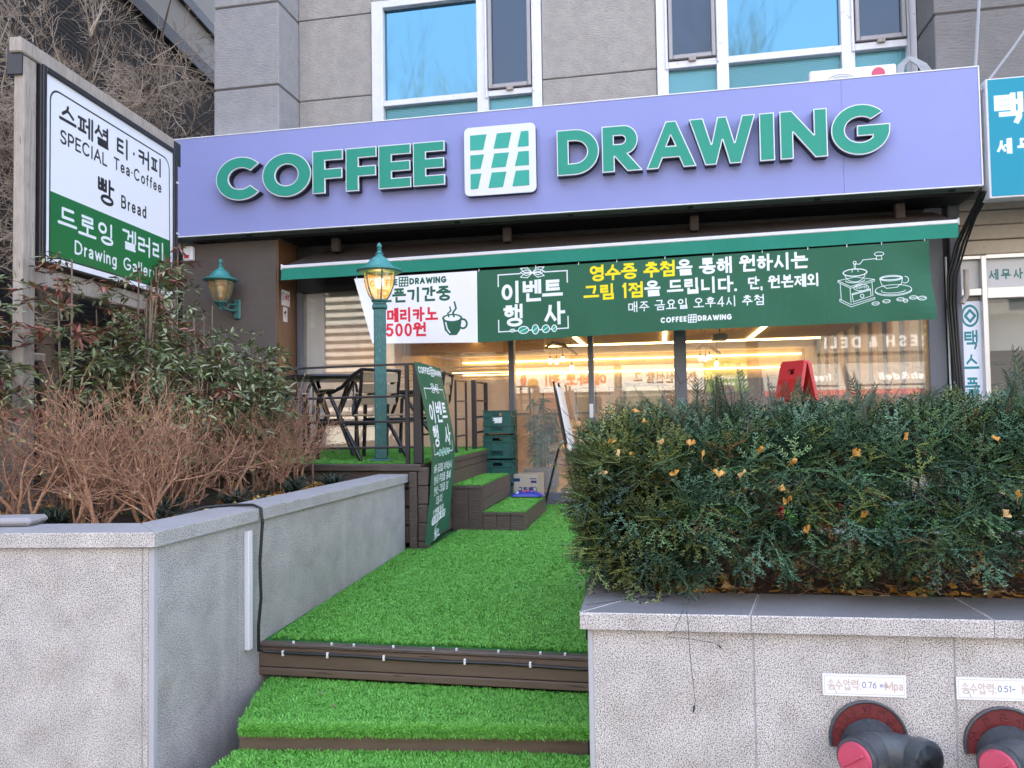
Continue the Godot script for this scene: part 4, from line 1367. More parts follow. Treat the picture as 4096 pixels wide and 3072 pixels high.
func awning_and_banner() -> void:
	var t := thing("awning", "folded green shop awning under the lavender sign", "awning")
	var az := -7.05
	var x0 := -3.655
	var x1 := 2.515
	# the valance hangs from an aluminium bar; it is a little lower at its far end
	var s := MB.new()
	var nx := 60
	for i in nx:
		for j in 3:
			var q := []
			for o in [[0, 0], [1, 0], [1, 1], [0, 1]]:
				var fx := float(i + o[0]) / nx
				var fy := float(j + o[1]) / 3.0
				var x := lerpf(x0 - 0.012 * (1.0 - fy), x1, fx)
				q.append(Vector3(x, lerpf(lerpf(2.347, 2.416, fx), lerpf(2.46, 2.535, fx), fy), az + 0.012 + 0.006 * sin(fx * 43.0 + sin(fx * 17.0)) * (1.0 - fy)))
			s.quad(q[0], q[1], q[2], q[3])
	part(t, "valance", s, M.awning)
	s = MB.new()
	s.bar(Vector3(x0, 2.478, az - 0.01), Vector3(x1, 2.552, az - 0.01), 0.05, 0.034, 0.006)
	part(t, "front_bar", s, M.white_alu)
	s = MB.new()
	s.bar(Vector3(x0 - 0.008, 2.478, az - 0.01), Vector3(x0, 2.478, az - 0.01), 0.06, 0.06, 0.008)
	s.bar(Vector3(x1, 2.552, az - 0.01), Vector3(x1 + 0.01, 2.552, az - 0.01), 0.06, 0.06, 0.008)
	part(t, "end_cap", s, M.white_plastic)
	s = MB.new()
	s.quad(Vector3(x0 + 0.02, 2.497, az - 0.01), Vector3(x1 - 0.02, 2.571, az - 0.01), Vector3(x1 - 0.03, 2.76, GZ + 0.06), Vector3(x0 + 0.2, 2.74, GZ + 0.06))
	part(t, "cloth", s, M.awning_top)
	for k in 4:
		var ax := -3.2 + k * 1.78
		s = MB.new()
		s.lohi(Vector3(ax - 0.04, 2.66, -7.36), Vector3(ax + 0.04, 2.80, -7.28), 0.008)
		part(t, "bracket", s, M.awning_top)
	# banner
	s = MB.new()
	nx = 120
	var ny := 12
	var zb := az + 0.03
	for i in nx:
		for j in ny:
			var q := []
			var uv := []
			for o in [[0, 0], [1, 0], [1, 1], [0, 1]]:
				var fy := float(j + o[1]) / ny
				var xl := lerpf(-2.697, -2.886, fy)
				var xr := lerpf(2.31, 2.271, fy)
				var fx := float(i + o[0]) / nx
				var x := lerpf(xl, xr, fx)
				var top := along(BAN_TOP, x)
				var bot := along(BAN_BOT, x)
				var z := zb + (1.0 - fy) * 0.012 * sin(x * 3.1 + 0.6) + 0.004 * sin(x * 9.0 + fy * 5.0) * (1.0 - fy * 0.7)
				if fx > 0.93:
					z += 0.02 * (fx - 0.93) / 0.07 * sin(fy * 6.0 + fx * 20.0)
				if fx < 0.05:
					z += 0.03 * (0.05 - fx) / 0.05 * (1.0 - fy)
				q.append(Vector3(x, lerpf(bot, top, fy), z))
				uv.append(Vector2((x + 2.886) / 5.196, 1.0 - fy))
			s.quad(q[0], q[1], q[2], q[3], uv[0], uv[1], uv[2], uv[3])
	var b := thing("event_banner", "long white and green cloth banner tied below the awning", "banner")
	part(b, "cloth", s, printed(banner_print(), 0.7))
	for x in [-2.86, -1.64, -1.1, -0.7, -0.35, 0.08, 0.5, 0.92, 1.3, 1.62, 1.9, 2.24]:
		s = MB.new()
		var y := along(BAN_TOP, x)
		s.tube([Vector3(x, y - 0.012, zb + 0.008), Vector3(x + 0.003, y + 0.014, zb + 0.002)], [0.0035, 0.0035], 5)
		part(b, "cable_tie", s, M.white_plastic)

# ---------------------------------------------------------------- shop next door, with its sign
func neighbour() -> void:
	var b := thing("neighbour_shop", "beige slatted shop front with aluminium door frames at the picture's edge", "shop front")
	for k in 4:
		var y := 2.36 + k * 0.135
		part(b, "siding_board", slab(Vector3(2.72, y, GZ - 0.05), Vector3(5.4, y + 0.128, GZ + 0.012 * (k % 2)), 0.008), M.siding)
	part(b, "siding_board", slab(Vector3(2.72, 2.905, GZ - 0.3), Vector3(5.4, 3.2, GZ - 0.1)), M.siding)
	part(b, "backing", slab(Vector3(2.72, 2.3, GZ - 0.12), Vector3(5.4, 2.95, GZ - 0.06)), M.dark)
	# frames
	var s := MB.new()
	s.lohi(Vector3(2.70, FLOOR, GZ - 0.05), Vector3(2.712, 2.33, GZ + 0.03))
	s.lohi(Vector3(2.88, FLOOR, GZ - 0.05), Vector3(2.925, 2.345, GZ + 0.035), 0.004)
	s.lohi(Vector3(2.712, 1.985, GZ - 0.05), Vector3(2.88, 2.05, GZ + 0.03), 0.004)
	s.lohi(Vector3(2.925, 1.955, GZ - 0.05), Vector3(4.2, 2.055, GZ + 0.033), 0.004)
	s.lohi(Vector3(2.712, 2.318, GZ - 0.05), Vector3(2.88, 2.345, GZ + 0.03))
	s.lohi(Vector3(2.925, 2.318, GZ - 0.05), Vector3(4.2, 2.35, GZ + 0.032))
	part(b, "door_frame", s, M.alu)
	part(b, "transom_pane", slab(Vector3(2.713, 2.051, GZ - 0.03), Vector3(2.879, 2.317, GZ - 0.02)), mat(0.5, 0.5, 0.52, 0.3))
	var k := Ink.new(384, 100, Color(0.76, 0.76, 0.77))
	k.text("세무사", 16, 36, Vector2(34, 36), 2.6, Color(0.1, 0.42, 0.42), 0.3)
	k.oval(Vector2(178, 46), Vector2(20, 30), 7.0, Color(0.05, 0.5, 0.52))
	part(b, "transom_pane", sheet(Vector3(2.926, 2.056, GZ - 0.02), Vector3(3.8, 2.056, GZ - 0.02), Vector3(3.8, 2.317, GZ - 0.02), Vector3(2.926, 2.317, GZ - 0.02)), printed(k.tex(), 0.4))
	part(b, "door_pane", sheet(Vector3(2.926, FLOOR, GZ - 0.02), Vector3(4.2, FLOOR, GZ - 0.02), Vector3(4.2, 1.954, GZ - 0.02), Vector3(2.926, 1.954, GZ - 0.02)), pane(0.8, 0.85, 0.85, 0.08))
	part(b, "room_back", slab(Vector3(2.9, FLOOR, -10.0), Vector3(5.4, 2.3, -9.9)), mat(0.2, 0.19, 0.17, 0.8))
	part(b, "room_floor", slab(Vector3(2.8, FLOOR - 0.1, -10.0), Vector3(5.4, FLOOR, GZ - 0.05)), mat(0.15, 0.14, 0.13, 0.6))
	part(b, "room_ceiling", slab(Vector3(2.8, 2.3, -10.0), Vector3(5.4, 2.36, GZ - 0.13)), mat(0.4, 0.38, 0.34, 0.8))
	part(b, "room_side", slab(Vector3(5.3, FLOOR, -10.0), Vector3(5.4, 2.3, GZ - 0.05)), mat(0.2, 0.19, 0.17, 0.8))
	var sh := MB.new()
	for j in 4:
		sh.lohi(Vector3(2.95, 0.75 + j * 0.22, -8.9), Vector3(3.9, 0.77 + j * 0.22, -8.6))
	part(b, "shelf", sh, M.dark)
	var bl := MB.new()
	bl.lohi(Vector3(2.93, 1.5, -7.9), Vector3(3.6, 1.95, -7.88))
	part(b, "roller_blind", bl, mat(0.33, 0.32, 0.28, 0.8))
	# narrow pane covered by a white sticker with teal print
	k = Ink.new(110, 620, Color(0.88, 0.9, 0.95))
	var teal := Color(0.02, 0.50, 0.55)
	k.oval(Vector2(52, 62), Vector2(43, 43), 5.0, teal, -60, 130)
	k.oval(Vector2(52, 62), Vector2(43, 43), 5.0, teal, 140, 310)
	k.line([Vector2(26, 62), Vector2(52, 38), Vector2(80, 62), Vector2(52, 86), Vector2(26, 62)], 6.0, teal)
	var yy := 126.0
	for ch in ["택", "스", "플", "래", "닝"]:
		k.text(ch, 14, yy, Vector2(76, 78), 5.0, teal, 0.1, false)
		yy += 100.0
	part(b, "window_sticker", sheet(Vector3(2.712, 0.62, GZ - 0.018), Vector3(2.88, 0.62, GZ - 0.018), Vector3(2.88, 1.94, GZ - 0.018), Vector3(2.712, 1.94, GZ - 0.018)), printed(k.tex(), 0.4))
	part(b, "pane", slab(Vector3(2.712, FLOOR, GZ - 0.03), Vector3(2.88, 1.985, GZ - 0.024)), mat(0.1, 0.1, 0.1, 0.2))
	# blue sign
	var t := thing("tax_office_sign", "bright turquoise box sign with white Korean lettering beside the lavender sign", "sign")
	var bx := MB.new()
	bx.lohi(Vector3(2.72, 2.70, SZ - 0.12), Vector3(5.2, 3.70, SZ + 0.028), 0.005)
	part(t, "box", bx, M.white_alu)
	k = Ink.new(640, 256, Color(0.02, 0.55, 0.65))
	var wh := Color(0.92, 0.92, 0.93)
	k.text("택스", 10, 34, Vector2(58, 64), 5.5, wh, 0.5, false)
	k.text("세무사", 14, 132, Vector2(29, 32), 2.8, wh, 0.4, false)
	part(t, "face", sheet(Vector3(2.735, 2.715, SZ + 0.031), Vector3(5.19, 2.715, SZ + 0.031), Vector3(5.19, 3.69, SZ + 0.031), Vector3(2.735, 3.69, SZ + 0.031)), printed(k.tex(), 0.65))
	# cables down the corner between the shops
	for q in [[0.0, 0.012, "black"], [0.028, 0.011, "black"], [0.05, 0.009, "black"], [-0.022, 0.008, "black"]]:
		s = MB.new()
		var dx: float = q[0]
		s.tube([Vector3(2.70 + dx, 2.78, -6.98), Vector3(2.675 + dx * 0.8, 2.62, -7.2), Vector3(2.635 + dx * 1.2, 2.42, -7.38), Vector3(2.585 + dx, 2.15, -7.45), Vector3(2.58 + dx, 1.9, -7.47), Vector3(2.60 + dx * 0.8, 1.5, -7.47), Vector3(2.625 + dx * 0.8, 1.0, -7.47), Vector3(2.635 + dx * 0.8, 0.4, -7.47)], [q[1]], 7)
		single("power_cable", s, M.cable, "black cable in the bundle running down the dark column", "cable", Vector3.ZERO, "bundled cables on the dark column")
	s = MB.new()
	s.tube([Vector3(2.575, 2.34, GZ + 0.075), Vector3(2.577, 1.2, GZ + 0.075), Vector3(2.58, 1.12, GZ + 0.085), Vector3(2.64, 1.06, GZ + 0.15), Vector3(2.66, 0.9, GZ + 0.16)], [0.009], 7)
	single("white_pipe", s, M.white_plastic, "thin white pipe running down between the grey columns", "pipe")
	s = MB.new()
	s.tube([Vector3(2.70, 2.2, -7.42), Vector3(2.70, 1.98, -7.42), Vector3(2.66, 1.9, -7.42)], [0.024], 8)
	single("drain_pipe", s, M.post_wood, "short rusty drain pipe behind the bundled cables", "pipe")
	# loose grey conduits over the sign, and the outdoor unit standing on it
	for q in [[Vector3(2.335, 4.9, GZ + 0.06), Vector3(2.34, 4.15, GZ + 0.06), Vector3(2.33, 4.05, GZ + 0.1), 0.012, "pale ribbed conduit hanging beside the small casement above the sign"], [Vector3(3.0, 5.4, -7.0), Vector3(2.72, 4.4, -6.98), Vector3(2.66, 3.7, -6.98), 0.014, "purple grey cable falling in front of the grey pillar"], [Vector3(3.4, 4.6, -6.95), Vector3(2.95, 3.95, -6.96), Vector3(2.70, 3.62, -6.97), 0.011, "pale cable slanting across the grey pillar to the sign's corner"]]:
		s = MB.new()
		s.tube([q[0], q[1], q[2]], [q[3]], 8)
		single("conduit", s, M.grey_hose, q[4], "cable")
	s = MB.new()
	for i in 5:
		var o := 0.012 * i
		s.tube([Vector3(2.10 + o, 3.8, -7.2), Vector3(2.14 + o, 4.0, -7.2), Vector3(2.21 + o, 4.06, -7.2), Vector3(2.29 + o * 1.4, 3.98, -7.18), Vector3(2.38 + o * 1.5, 3.8, -7.16)], [0.009], 6)
	single("conduit_loop", s, M.grey_hose, "looped bundle of grey conduits behind the top of the lavender sign", "conduit")
	t = thing("outdoor_unit", "pale air conditioner outdoor unit standing behind the lavender sign's top edge", "air conditioner", Vector3(1.74, 3.55, -7.26))
	part(t, "cabinet", slab(Vector3(-0.36, 0, -0.14), Vector3(0.36, 0.44, 0.14), 0.012), M.white_alu)
	s = MB.new()
	for i in 7:
		var r := 0.05 + i * 0.022
		var pts := []
		for j in 25:
			pts.append(Vector3(-0.1 + cos(TAU * j / 24) * r, 0.2 + sin(TAU * j / 24) * r, 0.152))
		s.tube(pts, [0.003], 4, false)
	part(t, "fan_guard", s, M.grey_alu)
	s = MB.new()
	s.tube([Vector3(0.21, 0.36, 0.14), Vector3(0.21, 0.36, 0.147)], [0.055, 0.055], 18)
	part(t, "round_badge", s, M.pink_cap)

# ---------------------------------------------------------------- dark building behind the bare tree
func left_background() -> void:
	var t := thing("dark_building", "dark brick building with black and metal canopy behind the bare tree", "building", Vector3(-8.6, 0, -8.0), deg_to_rad(8.2))
	var s := MB.new()
	var y := -0.6
	while y < 8.35:
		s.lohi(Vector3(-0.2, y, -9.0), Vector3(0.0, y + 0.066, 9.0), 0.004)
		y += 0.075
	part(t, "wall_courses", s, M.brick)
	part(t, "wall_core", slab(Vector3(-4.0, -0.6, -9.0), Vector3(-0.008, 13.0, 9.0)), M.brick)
	part(t, "canopy_beam", slab(Vector3(-0.3, 8.38, -9.0), Vector3(0.12, 8.68, 9.0), 0.01), M.black_metal)
	part(t, "canopy_panel", slab(Vector3(-0.3, 8.681, -9.0), Vector3(0.06, 9.45, 9.0), 0.01), mat(0.30, 0.27, 0.22, 0.45))
	part(t, "canopy_beam", slab(Vector3(-0.3, 9.451, -9.0), Vector3(0.14, 9.7, 9.0), 0.01), M.black_metal)
	part(t, "canopy_panel", slab(Vector3(-0.3, 9.701, -9.0), Vector3(0.06, 12.9, 9.0), 0.01), mat(0.30, 0.27, 0.22, 0.45))
	# link wall closing the gap between the buildings
	t = thing("boundary_wall", "dark wall closing the gap behind the cafe pillar", "wall")
	part(t, "wall", slab(Vector3(-9.5, -0.6, -12.3), Vector3(-4.4, 4.2, -12.1)), M.brick)
	t = thing("timber_fence", "weathered grey timber fence at the picture's edge behind the dry shrubs", "fence")
	for k in 7:
		part(t, "fence_board", slab(Vector3(-3.9, 0.1, -4.2 + k * 0.17), Vector3(-3.87, 1.36 - 0.01 * (k % 3), -4.04 + k * 0.17), 0.005), M.post_wood)
	part(t, "top_rail", slab(Vector3(-3.93, 1.37, -4.25), Vector3(-3.83, 1.42, -3.0), 0.006), M.post_wood)

# ---------------------------------------------------------------- granite planters
func flat(s: MB) -> void:
	# prism() extrudes towards +y from outlines given as (x, -z)
	s.xf = Transform3D(Basis(Vector3(1, 0, 0), Vector3(0, 0, -1), Vector3(0, 1, 0)), Vector3.ZERO)

func cap_stone(parent: Node, xz: Array, y0: float, y1: float, side: Material, top: Material) -> void:
	var c := Vector2.ZERO
	for p in xz:
		c += Vector2(p[0], -p[1]) / xz.size()
	var a := PackedVector2Array()
	var b := PackedVector2Array()
	for p in xz:
		var q := Vector2(p[0], -p[1])
		q += (c - q).normalized() * 0.001
		a.append(q)
		b.append(q + (c - q).normalized() * 0.005)
	var s := MB.new()
	flat(s)
	s.prism(a, PackedVector2Array(), y0, y1 - 0.004, false, true)
	for i in a.size():
		var j := (i + 1) % a.size()
		var mid := (a[i] + a[j]) * 0.5 - c
		s.quadn(Vector3(a[i].x, a[i].y, y1 - 0.004), Vector3(a[j].x, a[j].y, y1 - 0.004), Vector3(b[j].x, b[j].y, y1), Vector3(b[i].x, b[i].y, y1), Vector3(mid.x, mid.y, 0.2))
	var st := part(parent, "cap_stone", s, side)
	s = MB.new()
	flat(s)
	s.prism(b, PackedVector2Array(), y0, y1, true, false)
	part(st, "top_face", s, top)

func wall_run(parent: Node, a: Vector3, b: Vector3, y0: float, y1: float, first: float, pitch: float, m: Material) -> void:
	# panels from a to b; their faces look to the left of the walk from b to a
	var d := (b - a)
	var len := d.length()
	var x := d.normalized()
	var z := x.cross(Vector3.UP)
	var xf := Transform3D(Basis(x, Vector3.UP, z), a)
	var cur := 0.0
	var nxt := first
	while cur < len - 0.01:
		nxt = minf(nxt, len)
		var s := MB.new()
		s.xf = xf
		s.lohi(Vector3(cur + 0.002, y0, -0.03), Vector3(nxt - 0.002, y1, 0.0), 0.002)
		part(parent, "panel", s, m)
		cur = nxt
		nxt += pitch
	var s2 := MB.new()
	s2.xf = xf
	s2.lohi(Vector3(0.004, y0, -0.12), Vector3(len - 0.004, y1 - 0.004, -0.004))
	part(parent, "joint_fill", s2, M.mortar)

func left_planter() -> void:
	var t := thing("granite_planter", "grey granite planter wall with dry shrubs and the wooden framed board", "planter")
	var cy := 0.59
	var th := 0.053
	# outer edge of the caps: corner, far end by the terrace, street side
	var C := Vector3(-1.785, 0, -2.483)
	var Fp := Vector3(-1.687, 0, -5.04)
	var Sp := Vector3(-4.2, 0, -2.182)
	var ci := Vector3(-2.003, 0, -2.70)
	var fi := Vector3(-1.90, 0, -5.04)
	var si := Vector3(-4.2, 0, -2.40)
	var k0 := 0.0
	for k1 in [0.36, 0.72, 1.0]:
		var a := C.lerp(Fp, k0)
		var b := C.lerp(Fp, k1)
		var c := ci.lerp(fi, k1)
		var d := ci.lerp(fi, k0)
		cap_stone(t, [[a.x, a.z], [b.x, b.z], [c.x, c.z], [d.x, d.z]], cy - th, cy, M.granite_shaded, M.cap_top)
		k0 = k1
	k0 = 0.0
	for k1 in [0.5, 1.0]:
		var a := C.lerp(Sp, k0)
		var b := C.lerp(Sp, k1)
		var c := ci.lerp(si, k1)
		var d := ci.lerp(si, k0)
		cap_stone(t, [[a.x, a.z], [b.x, b.z], [c.x, c.z], [d.x, d.z]], cy - th, cy, M.granite, M.cap_top)
		k0 = k1
	wall_run(t, Vector3(-1.81, 0, -2.51), Vector3(-1.712, 0, -5.02), -0.6, cy - th - 0.004, 0.53, 0.58, M.granite_shaded)
	wall_run(t, Vector3(-4.2, 0, -2.207), Vector3(-1.825, 0, -2.503), -0.6, cy - th - 0.004, 0.72, 0.825, M.granite)
	var jf := MB.new()
	jf.lohi(Vector3(-1.828, -0.6, -2.53), Vector3(-1.806, cy - th, -2.504), 0.003)
	part(t, "corner_joint", jf, M.mortar)
	var s := MB.new()
	flat(s)
	s.prism(PackedVector2Array([Vector2(-2.0, 2.7), Vector2(-1.9, 5.04), Vector2(-4.2, 5.04), Vector2(-4.2, 2.42)]), PackedVector2Array(), 0.3, 0.535)
	part(t, "soil", s, M.soil)
	s = MB.new()
	s.xf = Transform3D(Basis(Vector3.UP, 0.2), Vector3(-2.52, 0.5925, -2.60))
	s.box(Vector3(0, 0.016, 0), Vector3(0.26, 0.032, 0.13), 0.012)
	single("loose_stone", s, M.cap_top, "flat broken piece of grey stone lying on the granite cap", "stone")

func right_planter() -> void:
	var t := thing("granite_planter", "pale granite planter wall with the yew hedge and fire hose connections", "planter")
	var cy := 0.356
	var th := 0.053
	var A := Vector3(-0.265, 0, -2.481)
	var B := Vector3(1.9, 0, -2.60)
	var Ai := Vector3(-0.03, 0, -2.80)
	var Bi := Vector3(1.9, 0, -2.87)
	var Ab := Vector3(-0.29, 0, -4.3)
	var Abi := Vector3(-0.06, 0, -4.3)
	var k0 := 0.0
	for k1 in [0.245, 0.57, 1.0]:
		var a := A.lerp(B, k0)
		var b := A.lerp(B, k1)
		var c := Ai.lerp(Bi, k1 if k1 == 1.0 else k1 - 0.06)
		var d := Ai.lerp(Bi, k0 if k0 == 0.0 else k0 - 0.06)
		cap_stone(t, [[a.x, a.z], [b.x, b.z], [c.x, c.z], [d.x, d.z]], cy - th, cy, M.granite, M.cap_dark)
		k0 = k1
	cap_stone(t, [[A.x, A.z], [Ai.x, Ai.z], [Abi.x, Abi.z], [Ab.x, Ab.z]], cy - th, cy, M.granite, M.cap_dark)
	wall_run(t, Vector3(-0.228, 0, -2.507), Vector3(1.9, 0, -2.626), -0.6, cy - th - 0.004, 0.502, 0.59, M.granite)
	wall_run(t, Vector3(-0.262, 0, -4.3), Vector3(-0.242, 0, -2.515), -0.6, cy - th - 0.004, 0.6, 0.6, M.granite)
	var jf := MB.new()
	jf.lohi(Vector3(-0.243, -0.6, -2.53), Vector3(-0.226, cy - th, -2.506), 0.003)
	part(t, "corner_joint", jf, M.mortar)
	part(t, "soil", slab(Vector3(-0.06, 0.1, -4.3), Vector3(1.9, 0.335, -2.83)), M.soil)
	# rear kerb of the planter
	part(t, "rear_wall", slab(Vector3(-0.25, -0.2, -4.46), Vector3(1.9, 0.34, -4.3), 0.01), M.granite)

# ---------------------------------------------------------------- terrace
func lantern(t: Node3D, k: float, lit: bool, y: float) -> void:
	# head of a lantern, its glass from y to y + 0.22 k
	var s := MB.new()
	s.lathe([Vector2(0.0, -0.03), Vector2(0.03, -0.03), Vector2(0.05, -0.012), Vector2(0.06, -0.004), Vector2(0.062, 0.006), Vector2(0.05, 0.012)], 18, Vector3(0, y, 0))
	s.xf = Transform3D.IDENTITY
	part(t, "lamp_base", s, M.patina)
	# glass bowl
	var prof := []
	for p in [[0.052, 0.01], [0.078, 0.045], [0.1, 0.1], [0.113, 0.16], [0.118, 0.215]]:
		prof.append(Vector2(p[0] * k, p[1] * k + y))
	s = MB.new()
	s.lathe(prof, 18)
	part(t, "lamp_glass", s, M.amber)
	for i in 6:
		var a := TAU * (i + 0.35) / 6
		var pts := []
		for p in prof:
			pts.append(Vector3(cos(a) * (p.x + 0.003), p.y, sin(a) * (p.x + 0.003)))
		s = MB.new()
		s.tube(pts, [0.006 * k], 6)
		part(t, "rib", s, M.patina)
	s = MB.new()
	s.lathe([Vector2(0.10, 0.205), Vector2(0.15, 0.212), Vector2(0.168, 0.222), Vector2(0.168, 0.232), Vector2(0.14, 0.243), Vector2(0.11, 0.252), Vector2(0.095, 0.27), Vector2(0.075, 0.30), Vector2(0.045, 0.325), Vector2(0.03, 0.335), Vector2(0.028, 0.35), Vector2(0.034, 0.355), Vector2(0.02, 0.362), Vector2(0.014, 0.38), Vector2(0.022, 0.385), Vector2(0.012, 0.392), Vector2(0.02, 0.408), Vector2(0.015, 0.425), Vector2(0.0, 0.44)].map(func(q): return Vector2(q.x * k, q.y * k + y)), 22)
	part(t, "lamp_cap", s, M.patina_cap)
	s = MB.new()
	s.lathe([Vector2(0, 0.05), Vector2(0.018, 0.05), Vector2(0.02, 0.09), Vector2(0.016, 0.095)].map(func(q): return Vector2(q.x * k, q.y * k + y)), 12)
	part(t, "socket", s, mat(0.7, 0.66, 0.58, 0.5))
	s = MB.new()
	s.lathe([Vector2(0.016, 0.095), Vector2(0.026, 0.115), Vector2(0.033, 0.14), Vector2(0.028, 0.165), Vector2(0.0, 0.176)].map(func(q): return Vector2(q.x * k, q.y * k + y)), 14)
	part(t, "bulb", s, glow(1.0, 0.78, 0.38, 1.6) if lit else mat(0.8, 0.7, 0.5, 0.3))

func terrace() -> void:
	var d := thing("terrace_deck", "raised dark brown timber deck with turf in front of the glass", "deck")
	var s := MB.new()
	part(d, "deck_top", slab(Vector3(-3.75, 0.60, GZ + 0.045), Vector3(-1.625, DECK - 0.012, -5.1)), M.deck_wood)
	part(d, "edge_board", slab(Vector3(-3.75, 0.61, -5.095), Vector3(-1.60, DECK - 0.004, -5.02), 0.005), M.deck_wood)
	for k in 4:
		var y := 0.495 - k * 0.125
		part(d, "front_board", slab(Vector3(-3.75, y, -5.09), Vector3(-1.655, y + 0.112, -5.045), 0.005), M.deck_wood)
	for k in 5:
		var y := 0.545 - k * 0.113
		part(d, "side_board", slab(Vector3(-1.65, maxf(y, FLOOR - 0.02), GZ + 0.05), Vector3(-1.62, y + 0.109, -5.045), 0.004), M.deck_wood)
	part(d, "edge_board", slab(Vector3(-1.68, DECK - 0.05, GZ + 0.05), Vector3(-1.605, DECK - 0.008, -5.10), 0.004), M.deck_wood)
	for k in 5:
		var y := FLOOR - 0.08 + k * 0.125
		part(d, "corner_block", slab(Vector3(-1.625, y, -5.10), Vector3(-1.555, y + 0.122, -5.03), 0.006), M.deck_wood)
	part(d, "corner_post", slab(Vector3(-1.68, FLOOR - 0.09, -5.041), Vector3(-1.627, DECK - 0.055, -5.012), 0.004), M.deck_wood)
	# stair of two treads up to the deck
	var st := thing("deck_stair", "two step brown timber stair with turf treads leading up to the deck", "stair")
	var zf := -5.88
	var zb := -7.02
	for q in [[-1.618, -1.487, 0.428], [-1.485, -1.372, 0.428], [-1.37, -1.262, 0.222], [-1.26, -1.152, 0.222], [-1.15, -1.042, 0.222]]:
		part(st, "side_board", slab(Vector3(q[0], FLOOR - 0.01, zf - 0.03), Vector3(q[1], q[2] - 0.025, zf), 0.003), M.deck_wood)
		part(st, "edge_board", slab(Vector3(q[0], q[2] - 0.024, zf - 0.06), Vector3(q[1], q[2], zf + 0.004), 0.003), M.deck_wood)
	for q in [[-1.37, 0.235, 0.315], [-1.37, 0.318, 0.405]]:
		part(st, "riser_board", slab(Vector3(q[0] - 0.025, q[1], zb), Vector3(q[0] + 0.002, q[2], zf - 0.033), 0.003), M.deck_wood)
	for q in [[-1.042, FLOOR - 0.01, 0.14], [-1.042, 0.143, 0.2]]:
		part(st, "riser_board", slab(Vector3(q[0] - 0.025, q[1], zb), Vector3(q[0] + 0.002, q[2], zf - 0.033), 0.003), M.deck_wood)
	part(st, "tread", slab(Vector3(-1.617, 0.40, zb), Vector3(-1.368, 0.424, zf - 0.062)), M.deck_wood)
	part(st, "tread", slab(Vector3(-1.366, 0.196, zb), Vector3(-1.04, 0.218, zf - 0.062)), M.deck_wood)
	# railings
	var r := thing("terrace_railing", "dark steel railing along the front of the terrace behind the lamp post", "railing")
	var z := -5.07
	for y in [1.338, 1.118, 0.945, 0.765]:
		s = MB.new()
		s.bar(Vector3(-3.3 if y < 1.2 else -2.735, y - 0.006, z), Vector3(-1.655, y + 0.006, z), 0.014, 0.016, 0.003)
		part(r, "rail", s, M.rail)
	part(r, "post", slab(Vector3(-2.735, DECK, z - 0.016), Vector3(-2.705, 1.345, z + 0.016), 0.003), M.rail)
	part(r, "post", slab(Vector3(-1.718, DECK, z - 0.014), Vector3(-1.69, 1.346, z + 0.014), 0.003), M.rail)
	part(r, "post", slab(Vector3(-1.655, DECK, z - 0.03), Vector3(-1.598, 1.352, z + 0.025), 0.004), M.rail)
	part(r, "post", slab(Vector3(-3.32, DECK, z - 0.016), Vector3(-3.29, 1.12, z + 0.016), 0.003), M.rail)
	r = thing("terrace_railing", "dark steel railing panels along the stair side of the terrace", "railing")
	for q in [[-6.34, 0.018, 1.28], [-6.70, 0.018, 1.29], [-7.0, 0.042, 1.305], [-7.5, 0.036, 1.3], [-5.72, 0.03, 1.33]]:
		part(r, "post", slab(Vector3(-1.70 - q[1] * 0.5, DECK, q[0] - q[1] * 0.5), Vector3(-1.70 + q[1] * 0.5, q[2], q[0] + q[1] * 0.5), 0.003), M.rail)
	for y in [1.275, 1.10, 0.945, 0.80]:
		s = MB.new()
		s.bar(Vector3(-1.70, y, -6.335), Vector3(-1.70, y + 0.006, -6.705), 0.013, 0.014)
		part(r, "rail", s, M.rail)
		s = MB.new()
		s.bar(Vector3(-1.70, y + 0.015, -7.0), Vector3(-1.70, y + 0.015, -7.5), 0.016, 0.018)
		part(r, "rail", s, M.rail)
		s = MB.new()
		s.bar(Vector3(-1.66, y + 0.05, -5.08), Vector3(-1.70, y + 0.045, -5.72), 0.013, 0.014)
		part(r, "rail", s, M.rail)
	# lamp post
	var l := thing("lamp_post", "green patinated lamp post with a lit amber lantern at the terrace edge", "lamp post", Vector3(-2.02, DECK, -5.40), 0.35)
	part(l, "foot", slab(Vector3(-0.075, -0.006, -0.075), Vector3(0.075, 0.012, 0.075), 0.005), M.patina)
	part(l, "post", slab(Vector3(-0.045, 0.012, -0.045), Vector3(0.045, 1.12, 0.045), 0.006), M.patina)
	s = MB.new()
	s.lohi(Vector3(-0.055, 1.12, -0.055), Vector3(0.055, 1.15, 0.055), 0.006)
	s.lohi(Vector3(-0.048, 1.1505, -0.048), Vector3(0.048, 1.17, 0.048), 0.006)
	part(l, "collar", s, M.patina)
	lantern(l, 1.0, true, 1.18)
	var o := OmniLight3D.new()
	o.name = "lamp_post_glow"
	o.light_color = Color(1.0, 0.72, 0.34)
	o.light_energy = 0.02
	o.light_size = 0.03
	o.shadow_enabled = true
	add_child(o)
	o.position = Vector3(-2.02, DECK + 1.32, -5.40)
	# table
	var tb := thing("bistro_table", "round black rimmed bistro table with a wooden top on the terrace", "table", Vector3(-2.75, DECK, -6.2))
	s = MB.new()
	s.lathe([Vector2(0, 0.635), Vector2(0.36, 0.635), Vector2(0.4, 0.645), Vector2(0.408, 0.66), Vector2(0.4, 0.672), Vector2(0.385, 0.674)], 36)
	part(tb, "rim", s, M.black_metal)
	s = MB.new()
	s.lathe([Vector2(0.385, 0.675), Vector2(0, 0.677)], 36)
	part(tb, "table_top", s, M.slat_wood)
